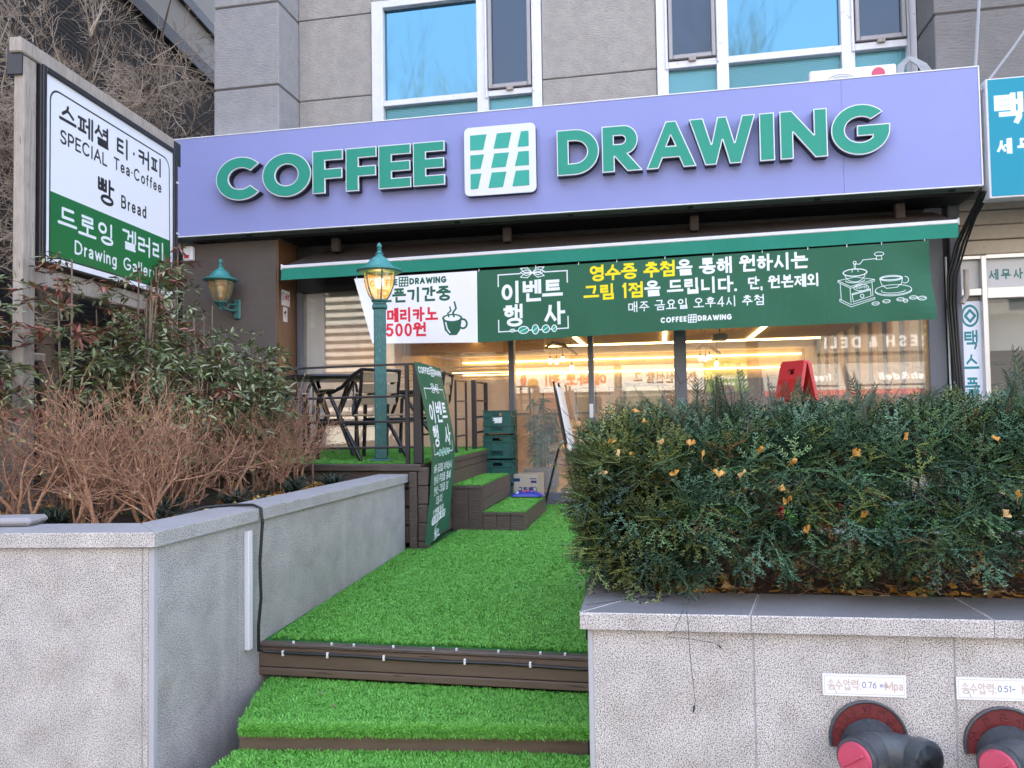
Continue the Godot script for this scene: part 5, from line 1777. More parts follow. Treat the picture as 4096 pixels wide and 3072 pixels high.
	for i in 4:
		var a := TAU * i / 4 + 0.5
		s = MB.new()
		s.tube([Vector3(cos(a) * 0.22, 0.635, sin(a) * 0.22), Vector3(cos(a) * 0.06, 0.34, sin(a) * 0.06), Vector3(cos(a) * 0.27, 0.0, sin(a) * 0.27)], [0.016], 8)
		part(tb, "leg", s, M.black_metal)
	# chairs
	var c := thing("terrace_chair", "black tubular armchair with wooden slats beside the lamp post, nearest the railing", "chair", Vector3(-2.28, DECK, -5.66), deg_to_rad(62), "chairs on the terrace")
	for sx in [-1.0, 1.0]:
		s = MB.new()
		s.tube([Vector3(sx * 0.23, 0, -0.24), Vector3(sx * 0.235, 0.3, -0.23), Vector3(sx * 0.235, 0.47, -0.22), Vector3(sx * 0.235, 0.515, -0.16), Vector3(sx * 0.235, 0.515, -0.04), Vector3(sx * 0.235, 0.55, 0.07), Vector3(sx * 0.22, 0.63, 0.17), Vector3(sx * 0.19, 0.675, 0.24)], [0.0155], 8)
		part(c, "front_leg", s, M.black_metal)
		s = MB.new()
		s.tube([Vector3(sx * 0.225, 0.5, -0.1), Vector3(sx * 0.225, 0.36, 0.0), Vector3(sx * 0.23, 0.0, 0.27)], [0.0155], 8)
		part(c, "rear_leg", s, M.black_metal)
		s = MB.new()
		s.tube([Vector3(sx * 0.19, 0.675, 0.24), Vector3(sx * 0.185, 0.45, 0.21), Vector3(sx * 0.19, 0.33, 0.14)], [0.013], 8)
		part(c, "back_frame", s, M.black_metal)
		s = MB.new()
		s.box(Vector3(sx * 0.235, 0.537, -0.09), Vector3(0.05, 0.016, 0.2), 0.007)
		part(c, "armrest", s, M.slat_wood)
	for q in [[Vector3(-0.19, 0.675, 0.24), Vector3(0.19, 0.675, 0.24)], [Vector3(-0.23, 0.27, -0.23), Vector3(0.23, 0.27, -0.23)], [Vector3(-0.23, 0.27, 0.07), Vector3(0.23, 0.27, 0.07)], [Vector3(-0.23, 0.3, -0.23), Vector3(-0.225, 0.3, 0.06)], [Vector3(0.23, 0.3, -0.23), Vector3(0.225, 0.3, 0.06)]]:
		s = MB.new()
		s.tube(q, [0.0125], 8)
		part(c, "stretcher", s, M.black_metal)
	for i in 5:
		s = MB.new()
		s.box(Vector3(0, 0.335, -0.2 + i * 0.085), Vector3(0.40, 0.016, 0.075), 0.004)
		part(c, "seat_slat", s, M.slat_wood)
	for i in 3:
		s = MB.new()
		s.box(Vector3(0, 0.45 + i * 0.085, 0.2 + 0.012 * i), Vector3(0.37, 0.07, 0.014), 0.004)
		part(c, "back_slat", s, M.slat_wood)
	copy(c, Vector3(-1.98, DECK, -6.25), deg_to_rad(95), "black tubular armchair with wooden slats seen just behind the lamp post")
	copy(c, Vector3(-3.22, DECK, -5.75), deg_to_rad(-120), "black tubular armchair with wooden slats between the brown wall and the table")
	copy(c, Vector3(-3.05, DECK, -6.85), deg_to_rad(200), "black tubular armchair with wooden slats beyond the round table by the glass")
	# hanging banner on the stair side
	var k := Ink.new(300, 640, Color(0.13, 0.37, 0.27))
	var white := Color(0.93, 0.93, 0.95)
	small_logo(k, 26, 12, 24, 2.6, white)
	gift_frame(k, 46, 88, 262, 330, 0.9, white, Color(0.12, 0.60, 0.50))
	k.text("이벤트", 58, 136, Vector2(60, 78), 5.0, white, 0.08, false)
	k.text("행", 62, 224, Vector2(62, 80), 4.8, white, 0.1, false)
	k.text("사", 186, 224, Vector2(64, 80), 4.8, white, 0.1, false)
	k.text("매주 금요일 저녁6시", 44, 368, Vector2(22, 32), 1.7, white, 0.06, false)
	k.text("영수증 추첨을 통해", 50, 408, Vector2(23, 32), 1.7, white, 0.06, false)
	k.text("원하는 그림을 덤", 58, 448, Vector2(23, 32), 1.7, white, 0.06, false)
	k.text("드립니다.", 100, 488, Vector2(23, 32), 1.7, white, 0.06, false)
	k.text("단, 원본제외 입니다.", 66, 530, Vector2(16, 22), 1.7, white, 0.06, false)
	k.seg(Vector2(64, 568), Vector2(236, 568), 14, white)
	k.text("기간: 12월 25일 - 1월 25일", 60, 558, Vector2(12, 19), 1.2, Color(0.13, 0.37, 0.27), 0.1, false)
	mill_drawing(k, Vector2(90, 606), 0.32, white)
	s = MB.new()
	var nx := 12
	var ny := 36
	for i in nx:
		for j in ny:
			var q := []
			var uv := []
			for e in [[0, 0], [1, 0], [1, 1], [0, 1]]:
				var fx := float(i + e[0]) / nx
				var fy := float(j + e[1]) / ny
				# left edge near the camera; waist pushed out by the deck edge
				var y0 := lerpf(0.11, 0.15, fx)
				var y1 := lerpf(1.345, 1.335, fx)
				var y := lerpf(y0, y1, fy)
				var zl := along([[0.0, -4.96], [0.28, -5.05], [0.5, -5.09], [0.8, -4.99], [1.0, -4.89]], fy)
				var zr := along([[0.0, -5.56], [0.24, -5.63], [0.5, -5.70], [0.8, -5.60], [1.0, -5.50]], fy)
				var bulge := 0.012 * sin(PI * clampf((1.0 - fy) * 1.25, 0, 1)) + 0.008 * sin(fx * 6.0 + fy * 5.0)
				q.append(Vector3(-1.585 + 0.03 * clampf((1.0 - fy) * 2.2, 0, 1) + bulge, y, lerpf(zl, zr, fx)))
				uv.append(Vector2(fx, 1.0 - fy))
			s.quad(q[0], q[1], q[2], q[3], uv[0], uv[1], uv[2], uv[3])
	single("hanging_banner", s, printed(k.tex(), 0.7), "tall narrow green cloth banner hanging from the railing down the deck's side", "banner")
	# things standing by the stair
	var cr := thing("plastic_crate", "green plastic crate, lowest of the stack behind the timber stair", "crate", Vector3(-1.52, FLOOR, -7.33), 0.0, "stacked green crates")
	var W := 0.135
	var D := 0.17
	var H := 0.225
	var wl := MB.new()
	for q in [[Vector3(0, 0, D), 0.0, W], [Vector3(0, 0, -D), PI, W], [Vector3(W, 0, 0), PI / 2, D], [Vector3(-W, 0, 0), -PI / 2, D]]:
		wl.xf = Transform3D(Basis(Vector3.UP, q[1]), q[0])
		var hw: float = q[2]
		# wall with a hand hole and a row of slots
		wl.lohi(Vector3(-hw, 0.0, -0.006), Vector3(hw, 0.028, 0))
		wl.lohi(Vector3(-hw, 0.072, -0.006), Vector3(hw, 0.165, 0))
		wl.lohi(Vector3(-hw, 0.195, -0.006), Vector3(hw, 0.214, 0))
		wl.lohi(Vector3(-hw, 0.1651, -0.006), Vector3(-0.045, 0.1949, 0))
		wl.lohi(Vector3(0.045, 0.1651, -0.006), Vector3(hw, 0.1949, 0))
		wl.lohi(Vector3(-hw, 0.0281, -0.006), Vector3(-0.055, 0.0719, 0))
		wl.lohi(Vector3(0.055, 0.0281, -0.006), Vector3(hw, 0.0719, 0))
		for i in 8:
			var x := -0.048 + i * 0.0137
			wl.lohi(Vector3(x - 0.0025, 0.0281, -0.006), Vector3(x + 0.0025, 0.0719, 0))
	wl.xf = Transform3D.IDENTITY
	part(cr, "wall", wl, M.crate)
	s = MB.new()
	for y in [0.006, 0.078, 0.16, 0.215]:
		for q in [[Vector3(0, y, D + 0.004), Vector3(W * 2 + 0.016, 0.008, 0.008)], [Vector3(0, y, -D - 0.004), Vector3(W * 2 + 0.016, 0.008, 0.008)], [Vector3(W + 0.004, y, 0), Vector3(0.008, 0.008, D * 2)], [Vector3(-W - 0.004, y, 0), Vector3(0.008, 0.008, D * 2)]]:
			s.box(q[0], q[1])
	for x in [-W + 0.004, -0.06, 0.06, W - 0.004]:
		s.box(Vector3(x, 0.11, D + 0.0035), Vector3(0.006, 0.2, 0.007))
	for zz in [-0.12, 0.0, 0.12]:
		s.box(Vector3(W + 0.0035, 0.11, zz), Vector3(0.007, 0.2, 0.006))
	part(cr, "rib", s, M.crate)
	part(cr, "base", slab(Vector3(-W, 0.0, -D), Vector3(W, 0.006, D)), M.crate)
	copy(cr, Vector3(-1.52, FLOOR + 0.2365, -7.33), 0.0, "green plastic crate, second from the floor in the stack behind the stair")
	copy(cr, Vector3(-1.52, FLOOR + 0.473, -7.33), 0.0, "green plastic crate directly under the one with the torn white label")
	var top := copy(cr, Vector3(-1.518, FLOOR + 0.7095, -7.33), 0.02, "green plastic crate with a torn white label, topmost of the stack")
	s = MB.new()
	s.prism(PackedVector2Array([Vector2(-0.05, 0.15), Vector2(-0.03, 0.135), Vector2(-0.045, 0.125), Vector2(-0.02, 0.115), Vector2(-0.03, 0.098), Vector2(0.045, 0.1), Vector2(0.05, 0.155), Vector2(0.0, 0.152)]), PackedVector2Array(), D + 0.0072, D + 0.0082)
	part(top, "paper_label", s, mat(0.75, 0.78, 0.8, 0.7))
	# carton with print
	var ct := thing("cardboard_box", "pale cardboard carton with blue print standing by the glass", "box", Vector3(-1.245, FLOOR, -7.36), -0.06)
	part(ct, "carton", slab(Vector3(-0.13, 0, -0.13), Vector3(0.115, 0.315, 0.13), 0.004), M.cardboard)
	k = Ink.new(256, 320, Color(0.70, 0.66, 0.60))
	var navy := Color(0.12, 0.17, 0.42)
	k.rect(0, 34, 66, 66, navy)
	k.rect(170, 34, 240, 42, navy)
	k.rect(180, 56, 240, 78, navy)
	k.text("그린백", 50, 118, Vector2(44, 50), 4.5, navy, 0.2, false)
	k.oval(Vector2(220, 140), Vector2(22, 22), 3, navy)
	part(ct, "printed_side", sheet(Vector3(-0.127, 0.003, 0.1315), Vector3(0.112, 0.003, 0.1315), Vector3(0.112, 0.312, 0.1315), Vector3(-0.127, 0.312, 0.1315)), printed(k.tex(), 0.85))
	# crumpled blue bag on the lower tread
	var rng := RandomNumberGenerator.new()
	rng.seed = 4
	s = MB.new()
	s.tinted = true
	var fn := FastNoiseLite.new()
	fn.seed = 3
	fn.frequency = 6.0
	for i in 20:
		for j in 10:
			var q := []
			for e in [[0, 0], [1, 0], [1, 1], [0, 1]]:
				var fx := float(i + e[0]) / 20
				var fy := float(j + e[1]) / 10
				var edge := sin(PI * fx) * sin(PI * fy)
				q.append(Vector3(-0.15 + 0.30 * fx, 0.045 * pow(edge, 0.5) + 0.02 * fn.get_noise_2d(fx * 2.0, fy) * edge + 0.004, 0.09 - 0.18 * fy))
			s.tint = Color(0.5, 0.03, 0.06) if absf(i - 8.5) < 2.0 and absf(j - 4.0) < 2.0 else (Color(0.5, 0.55, 0.7) if (i in [3, 4] and j in [2, 3, 4]) else Color(0.02, 0.035, 0.28))
			s.quad(q[0], q[1], q[2], q[3])
	var bm := mat(1, 1, 1, 0.3)
	bm.vertex_color_use_as_albedo = true
	single("plastic_bag", s, bm, "crumpled dark blue plastic bag lying on the lowest turf tread", "bag", Vector3(-1.19, 0.236, -6.92))
	# easel with a white board, seen from its edge
	var ez := thing("easel", "black folding easel holding a thin white board in front of the glass", "easel")
	var e0 := Vector3(-0.945, 1.275, -6.98)
	s = MB.new()
	s.bar(Vector3(-1.085, FLOOR, -7.2), Vector3(-0.925, 0.66, -7.12), 0.02, 0.02, 0.003)
	part(ez, "leg", s, M.black_metal)
	s = MB.new()
	s.bar(e0, Vector3(-0.74, FLOOR, -6.95), 0.02, 0.02, 0.003)
	part(ez, "leg", s, M.black_metal)
	s = MB.new()
	s.bar(e0 + Vector3(0.0, 0, -0.35), Vector3(-0.74, FLOOR, -7.38), 0.02, 0.02, 0.003)
	part(ez, "leg", s, M.black_metal)
	s = MB.new()
	s.tube([Vector3(-0.925, 0.66, -7.12), Vector3(-0.90, 0.70, -7.05), Vector3(-0.862, 0.73, -6.97)], [0.01], 6)
	part(ez, "hinge", s, M.white_plastic)
	var bd := MB.new()
	bd.xf = Transform3D(Basis(Vector3.BACK, deg_to_rad(10.5)), Vector3(-0.862, 0.93, -7.15))
	bd.box(Vector3(0.006, 0, 0), Vector3(0.014, 0.60, 0.42), 0.003)
	part(ez, "board", bd, M.white_plastic)
	bd = MB.new()
	bd.xf = Transform3D(Basis(Vector3.BACK, deg_to_rad(10.5)), Vector3(-0.862, 0.93, -7.15))
	bd.box(Vector3(-0.008, 0.02, 0.18), Vector3(0.012, 0.5, 0.03), 0.003)
	bd.box(Vector3(-0.008, -0.30, 0), Vector3(0.05, 0.02, 0.4), 0.003)
	part(ez, "board_rail", bd, M.black_metal)
	# red A-board behind the hedge
	var ab := thing("a_board", "red plastic A-board with white lettering standing behind the yew hedge", "sign board", Vector3(0.86, FLOOR, -5.15), deg_to_rad(-57))
	k = Ink.new(200, 400, Color(0.72, 0.13, 0.12))
	k.text("7oI", 44, 60, Vector2(56, 78), 8, Color(0.85, 0.85, 0.88), 0.24, false)
	for sg in [1.0, -1.0]:
		s = MB.new()
		var a := 0.235
		s.xf = Transform3D(Basis(Vector3.RIGHT, -a * sg), Vector3(0, 1.205, 0.012 * sg))
		var fr := PackedVector2Array([Vector2(-0.115, -1.23), Vector2(0.115, -1.23), Vector2(0.105, -0.02), Vector2(0.09, 0.0), Vector2(-0.09, 0.0), Vector2(-0.105, -0.02)])
		var hole := PackedVector2Array([Vector2(-0.03, -0.09), Vector2(0.03, -0.09), Vector2(0.03, -0.055), Vector2(-0.03, -0.055)])
		s.prism(fr, hole, -0.012, 0.012)
		s.xf = s.xf * Transform3D(Basis(Vector3.UP, PI), Vector3.ZERO)
		s.prism(fr, hole, -0.012, 0.012, true, false)
		part(ab, "leaf", s, M.red_plastic)
	s = MB.new()
	s.xf = Transform3D(Basis(Vector3.RIGHT, -0.235), Vector3(0, 1.205, 0.012))
	s.quad(Vector3(-0.095, -0.9, 0.0145), Vector3(0.095, -0.9, 0.0145), Vector3(0.09, -0.12, 0.0145), Vector3(-0.09, -0.12, 0.0145))
	part(ab, "poster", s, printed(k.tex(), 0.4))

# ---------------------------------------------------------------- board sign on timber posts
func board_sign() -> void:
	var t := thing("board_sign", "white and green lettered board in a timber frame above the shrubs", "sign board")
	t.transform = Transform3D(Basis(Vector3(-0.10427, 0, -0.99455), Vector3.UP, Vector3(0.99455, 0, -0.10427)), Vector3(-3.11, 0, -3.43))
	part(t, "post", slab(Vector3(-0.155, 0.45, -0.055), Vector3(-0.06, 2.835, 0.0), 0.006), M.post_wood)
	part(t, "post", slab(Vector3(1.262, 0.45, -0.055), Vector3(1.345, 2.835, 0.0), 0.006), M.post_wood)
	part(t, "beam", slab(Vector3(-0.185, 2.838, -0.06), Vector3(1.37, 2.915, 0.008), 0.006), M.post_wood)
	part(t, "lower_beam", slab(Vector3(-0.059, 1.69, -0.09), Vector3(1.261, 1.79, -0.01), 0.006), M.post_wood)
	var s := MB.new()
	s.lohi(Vector3(-0.056, 1.80, -0.08), Vector3(1.258, 2.832, 0.02), 0.004)
	part(t, "sign_box", s, M.black_metal)
	s = MB.new()
	s.lohi(Vector3(-0.056, 1.80, 0.0202), Vector3(-0.028, 2.832, 0.034), 0.003)
	s.lohi(Vector3(1.23, 1.80, 0.0202), Vector3(1.258, 2.832, 0.034), 0.003)
	s.lohi(Vector3(-0.028, 2.80, 0.0202), Vector3(1.23, 2.832, 0.034), 0.003)
	s.lohi(Vector3(-0.028, 1.80, 0.0202), Vector3(1.23, 1.814, 0.034), 0.003)
	part(t, "sign_frame", s, M.black_metal)
	part(t, "metal_bracket", slab(Vector3(-0.17, 2.73, -0.08), Vector3(-0.158, 2.89, 0.0), 0.002), M.black_metal)
	part(t, "metal_bracket", slab(Vector3(1.27, 2.74, 0.0085), Vector3(1.35, 2.90, 0.016), 0.002), M.black_metal)
	s = MB.new()
	s.tube([Vector3(1.268, 2.8, 0.03), Vector3(1.268, 2.2, 0.03), Vector3(1.275, 1.6, 0.02)], [0.008], 6)
	part(t, "cable", s, M.cable)
	for y in [2.6, 2.25, 2.0]:
		part(t, "cable_clip", slab(Vector3(1.255, y, 0.02), Vector3(1.285, y + 0.012, 0.04)), M.white_plastic)
	var white := Color(0.90, 0.91, 0.94)
	var ink := Color(0.08, 0.07, 0.08)
	var green := Color(0.06, 0.42, 0.20)
	var k := Ink.new(800, 630, white)
	k.rect(26, 390, 778, 607, green)
	var rr := 44.0
	k.line([Vector2(24, 606), Vector2(24, 40 + rr)], 3.0, ink)
	k.oval(Vector2(24 + rr, 40 + rr), Vector2(rr, rr), 3.0, ink, 180, 270)
	k.line([Vector2(24 + rr, 40), Vector2(772 - rr, 40)], 3.0, ink)
	k.oval(Vector2(772 - rr, 40 + rr), Vector2(rr, rr), 3.0, ink, 270, 360)
	k.line([Vector2(772, 40 + rr), Vector2(780, 608)], 3.0, ink)
	k.line([Vector2(780, 608), Vector2(24, 607)], 2.5, ink)
	k.text("스페셜", 70, 68, Vector2(86, 76), 5.4, ink, 0.1)
	k.text("티", 392, 64, Vector2(82, 78), 5.4, ink, 0.1)
	k.seg(Vector2(508, 102), Vector2(508, 103), 6, ink)
	k.text("커피", 538, 60, Vector2(82, 76), 5.4, ink, 0.14)
	var e := k.text("SPECIAL", 74, 162, Vector2(46, 49), 3.6, ink, 0.14, true, 0.0, 1.12)
	k.text("Tea·Coffee", 376, 156, Vector2(48, 48), 3.6, ink, 0.17, true, 0.0, 1.1)
	k.text("빵", 278, 258, Vector2(100, 96), 6.0, ink, 0.1)
	k.text("Bread", 424, 289, Vector2(50, 52), 4.0, ink, 0.2, true, 0.0, 1.02)
	k.text("드로잉", 66, 424, Vector2(96, 80), 5.4, white, 0.12)
	k.text("겔러리", 430, 414, Vector2(94, 80), 5.4, white, 0.12)
	k.text("Drawing", 152, 526, Vector2(46, 50), 3.8, white, 0.17, true, 0.0, 1.12)
	k.text("Gallery", 440, 526, Vector2(48, 50), 3.8, white, 0.19, true, 0.0, 1.22)
	part(t, "printed_face", sheet(Vector3(-0.0275, 1.816, 0.0225), Vector3(1.2295, 1.816, 0.0225), Vector3(1.2295, 2.80, 0.0225), Vector3(-0.0275, 2.80, 0.0225)), printed(k.tex(), 0.4))

# ---------------------------------------------------------------- lamps, plates, pipes
func small_things() -> void:
	var s := MB.new()
	# wall lantern
	var w := thing("wall_lantern", "green patinated wall lantern with amber glass on the brown wall", "lantern", Vector3(-4.27, 0, -6.95))
	lantern(w, 1.0, false, 2.14)
	s = MB.new()
	s.lohi(Vector3(0.03, 1.99, -0.20), Vector3(0.11, 2.19, -0.175), 0.02)
	part(w, "wall_plate", s, M.patina)
	s = MB.new()
	s.tube([Vector3(0.07, 2.08, -0.18), Vector3(0.05, 2.07, -0.1), Vector3(0.02, 2.085, -0.03), Vector3(0, 2.12, 0)], [0.016, 0.012, 0.012, 0.016], 8)
	s.tube([Vector3(0.07, 2.14, -0.18), Vector3(0.04, 2.13, -0.09), Vector3(0.03, 2.08, -0.06)], [0.01], 7)
	part(w, "arm", s, M.patina)
	s = MB.new()
	s.lathe([Vector2(0, 2.045), Vector2(0.008, 2.06), Vector2(0.018, 2.075), Vector2(0.012, 2.09), Vector2(0.03, 2.11)], 12)
	part(w, "drop_finial", s, M.patina)
	var t := thing("alarm_box", "small white alarm box with a red label high on the brown wall", "alarm box", Vector3(-4.73, 2.685, PZ))
	part(t, "case", slab(Vector3(-0.055, -0.075, 0.001), Vector3(0.055, 0.075, 0.06), 0.012), M.white_plastic)
	part(t, "red_label", slab(Vector3(-0.035, -0.05, 0.0605), Vector3(0.02, -0.015, 0.062)), M.red_plastic)
	# stickers on the side of the pillar
	var k := Ink.new(96, 64, Color(0.88, 0.87, 0.88))
	k.oval(Vector2(20, 26), Vector2(12, 16), 1.6, Color(0.2, 0.2, 0.25))
	k.seg(Vector2(12, 14), Vector2(28, 38), 1.4, Color(0.2, 0.2, 0.25))
	k.text("금연", 42, 14, Vector2(20, 24), 2.2, Color(0.7, 0.1, 0.15), 0.2, false)
	var sx := -3.7535
	single("no_smoking_sticker", sheet(Vector3(sx, 2.13, -7.22), Vector3(sx, 2.13, -7.40), Vector3(sx, 2.29, -7.40), Vector3(sx, 2.29, -7.22)), printed(k.tex()), "white no smoking sticker with red Korean letters on the brown pillar's side", "sticker")
	k = Ink.new(48, 80, Color(0.88, 0.87, 0.88))
	k.poly(PackedVector2Array([Vector2(10, 30), Vector2(30, 16), Vector2(38, 28), Vector2(18, 42)]), Color(0.1, 0.1, 0.1))
	k.line([Vector2(24, 40), Vector2(30, 52)], 2, Color(0.1, 0.1, 0.1))
	single("camera_sticker", sheet(Vector3(sx, 1.965, -7.25), Vector3(sx, 1.965, -7.345), Vector3(sx, 2.115, -7.345), Vector3(sx, 2.115, -7.25)), printed(k.tex()), "small white camera warning sticker below the no smoking sticker", "sticker")
	# white trunking and black cable on the inner planter wall
	var wx := -1.758
	s = MB.new()
	s.lohi(Vector3(-1.787, -0.012, -3.12), Vector3(-1.764, 0.5, -3.085), 0.003)
	single("cable_trunking", s, M.white_plastic, "white plastic cable trunking running up the granite wall beside the steps", "trunking")
	s = MB.new()
	s.tube([Vector3(-2.12, 0.545, -2.9), Vector3(-2.02, 0.595, -3.15), Vector3(-1.93, 0.598, -3.22), Vector3(-1.80, 0.602, -3.19), Vector3(-1.752, 0.59, -3.17), Vector3(-1.742, 0.53, -3.165), Vector3(-1.75, 0.35, -3.155), Vector3(-1.742, 0.2, -3.15), Vector3(-1.752, 0.08, -3.145), Vector3(-1.755, -0.03, -3.15), Vector3(-1.735, -0.046, -3.188), Vector3(-1.6, -0.049, -3.193), Vector3(-1.3, -0.05, -3.193), Vector3(-1.0, -0.056, -3.193), Vector3(-0.7, -0.052, -3.193), Vector3(-0.35, -0.06, -3.193), Vector3(-0.25, -0.058, -3.193)], [0.007], 8)
	var cb := thing("black_cable", "black cable looping over the granite cap and along the top step", "cable")
	part(cb, "cable", s, M.cable)
	for x in [-1.66, -1.45, -1.19, -0.83, -0.55]:
		part(cb, "cable_clip", slab(Vector3(x - 0.005, -0.062, -3.1955), Vector3(x + 0.005, -0.038, -3.184), 0.002), M.white_plastic)
	# cable over the corner of the yew planter
	s = MB.new()
	s.tube([Vector3(-0.29, 0.12, -3.0), Vector3(-0.285, 0.34, -2.98), Vector3(-0.26, 0.372, -2.97), Vector3(-0.12, 0.372, -2.97), Vector3(0.05, 0.365, -2.98)], [0.009], 8)
	single("black_cable", s, M.cable, "short black cable bent over the yew planter's side cap", "cable")
	# dead string lights hanging over the cap
	for q in [[[Vector3(0.07, 0.362, -2.52), Vector3(0.073, 0.35, -2.478), Vector3(0.075, 0.28, -2.475), Vector3(0.08, 0.2, -2.49), Vector3(0.09, 0.09, -2.495), Vector3(0.083, 0.055, -2.495)], "thin dark string light wire hanging straight down over the granite cap"], [[Vector3(0.06, 0.363, -2.53), Vector3(0.05, 0.352, -2.482), Vector3(0.03, 0.31, -2.478), Vector3(0.0, 0.288, -2.485), Vector3(0.08, 0.285, -2.484), Vector3(0.16, 0.272, -2.488), Vector3(0.172, 0.258, -2.49)], "thin dark string light wire looped sideways below the cap's edge"], [[Vector3(-0.25, 0.361, -2.56), Vector3(-0.1, 0.362, -2.66), Vector3(0.02, 0.364, -2.7)], "thin dark string light wire lying across the top of the cap"]]:
		s = MB.new()
		s.tube(q[0], [0.0009], 4)
		var pw: Vector3 = q[0][-1]
		s.tube([q[0][-2].lerp(pw, 0.4), pw], [0.0026], 5)
		single("string_light_wire", s, M.cable, q[1], "wire", Vector3.ZERO, "dead string lights on the granite")
	# fire department connections
	for q in [[Vector3(0.603, -0.012, -2.553), "0.76", "이상Mpa", "옥내소화전송수", "dark iron fire hose connection with pink caps under the 0.76 plate"], [Vector3(0.99, -0.018, -2.575), "0.51~", "이상Mpa", "연결송수구", "dark iron fire hose connection cut by the picture's edge, under the 0.51 plate"]]:
		fire_inlet(q[0], q[3], q[4])
		k = Ink.new(320, 84, Color(0.90, 0.90, 0.93))
		k.line([Vector2(8, 8), Vector2(312, 8), Vector2(312, 76), Vector2(8, 76), Vector2(8, 8)], 0.8, Color(0.72, 0.68, 0.64))
		var pale := Color(0.78, 0.70, 0.64)
		var e := k.text("송수압력:", 18, 20, Vector2(29, 42), 2.2, pale, 0.06)
		e = k.text(q[1], e + 4, 28, Vector2(20, 24), 1.1, Color(0.25, 0.25, 0.42), 0.16)
		if q[1] == "0.76":
			k.text("이상", e + 10, 34, Vector2(14, 15), 0.9, Color(0.25, 0.25, 0.42), 0.1)
		k.text("Mpa", 240, 24, Vector2(14, 34), 2.6, pale, 0.1)
		k.line([Vector2(44, 52), Vector2(54, 76)], 0.7, Color(0.4, 0.3, 0.3))
		var pt := thing("pressure_plate", ("white plate with faded lettering above the fully visible hose connection" if q[1] == "0.76" else "white plate with faded lettering cut off by the picture's edge"), "plate", Vector3(q[0].x - 0.005, 0.145, q[0].z), deg_to_rad(3.15))
		part(pt, "plate", slab(Vector3(-0.122, -0.033, 0.0015), Vector3(0.122, 0.033, 0.0035)), M.white_plastic)
		part(pt, "print", sheet(Vector3(-0.122, -0.033, 0.0045), Vector3(0.122, -0.033, 0.0045), Vector3(0.122, 0.033, 0.0045), Vector3(-0.122, 0.033, 0.0045)), printed(k.tex(), 0.35))

func fire_inlet(at: Vector3, words: String, label: String) -> void:
	var t := thing("fire_inlet", label, "fire hydrant", at, deg_to_rad(3.15))
	var s := MB.new()
	# arched wall plate with a raised rim and raised lettering
	var disc := PackedVector2Array(arc(0, 0, 0.112, 0.112, -14, 194, 30))
	s.prism(disc, PackedVector2Array(), 0.0, 0.012)
	var pl := part(t, "wall_plate", s, M.plate_red)
	s = MB.new()
	var pts := []
	for p in arc(0, 0, 0.111, 0.111, -14, 194, 30):
		pts.append(Vector3(p.x, p.y, 0.012))
	s.tube(pts, [0.005], 6)
	part(pl, "rim", s, M.iron)
	s = MB.new()
	var n := words.length()
	for i in n:
		var a := deg_to_rad(lerpf(180, 0, (i + 0.5) / n))
		var rot := Transform2D(a - PI / 2, Vector2(cos(a), sin(a)) * 0.088)
		for st in glyph(words.unicode_at(i)):
			for j in st.size() - 1:
				var p: Vector2 = rot * ((st[j] - Vector2(0.5, 0.5)) * Vector2(0.03, -0.028))
				var q: Vector2 = rot * ((st[j + 1] - Vector2(0.5, 0.5)) * Vector2(0.03, -0.028))
				s.tube([Vector3(p.x, p.y, 0.013), Vector3(q.x, q.y, 0.013)], [0.0019], 4)
	var let := part(pl, "raised_lettering", s, M.plate_red)
	let.set_meta("kind", "stuff")
	# forked body
	s = MB.new()
	var c0 := Vector3(0, -0.02, 0.05)
	s.tube([Vector3(0, -0.015, 0.012), Vector3(0, -0.018, 0.03), c0], [0.082, 0.074, 0.066], 24)
	s.ball(c0, Vector3(0.072, 0.062, 0.055), 20, 12)
	var dl := Vector3(-0.66, 0.06, 0.74).normalized()
	s.tube([c0, c0 + dl * 0.05, c0 + dl * 0.085], [0.06, 0.057, 0.053], 22)
	var rp := [c0, Vector3(0.055, -0.02, 0.05), Vector3(0.098, -0.02, 0.062), Vector3(0.118, -0.015, 0.09)]
	s.tube(rp, [0.06, 0.056, 0.052, 0.048], 22, false)
	part(t, "forked_body", s, M.iron)
	s = MB.new()
	s.tube([c0 + dl * 0.08, c0 + dl * 0.083, c0 + dl * 0.108, c0 + dl * 0.112], [0.052, 0.058, 0.058, 0.054], 26)
	for k in 3:
		s.tube([c0 + dl * (0.088 + k * 0.007), c0 + dl * (0.091 + k * 0.007)], [0.0595, 0.0595], 26)
	part(t, "coupling", s, M.iron)
	s = MB.new()
	s.tube([c0 + dl * 0.1115, c0 + dl * 0.12, c0 + dl * 0.1225], [0.05, 0.05, 0.046], 26)
	var cp := part(t, "pink_cap", s, M.pink_cap)
	s = MB.new()
	var side := dl.cross(Vector3.UP).normalized()
	var gd := (side - Vector3.UP * 0.8).normalized()
	s.bar(c0 + dl * 0.1245 - gd * 0.036, c0 + dl * 0.1245 + gd * 0.036, 0.008, 0.008, 0.002)
	part(cp, "grip", s, M.pink_cap)
	# open right-hand outlet
	var re: Vector3 = rp[3]
	var dr := Vector3(0.40, 0.12, 0.90).normalized()
	s = MB.new()
	s.tube([re - dr * 0.008, re - dr * 0.004, re + dr * 0.034, re + dr * 0.037, re + dr * 0.037, re - dr * 0.02], [0.046, 0.054, 0.054, 0.051, 0.041, 0.038], 26, false)
	part(t, "coupling", s, M.iron)
	s = MB.new()
	s.tube([re - dr * 0.024, re - dr * 0.02], [0.04, 0.04], 20)
	part(t, "outlet_throat", s, M.dark)

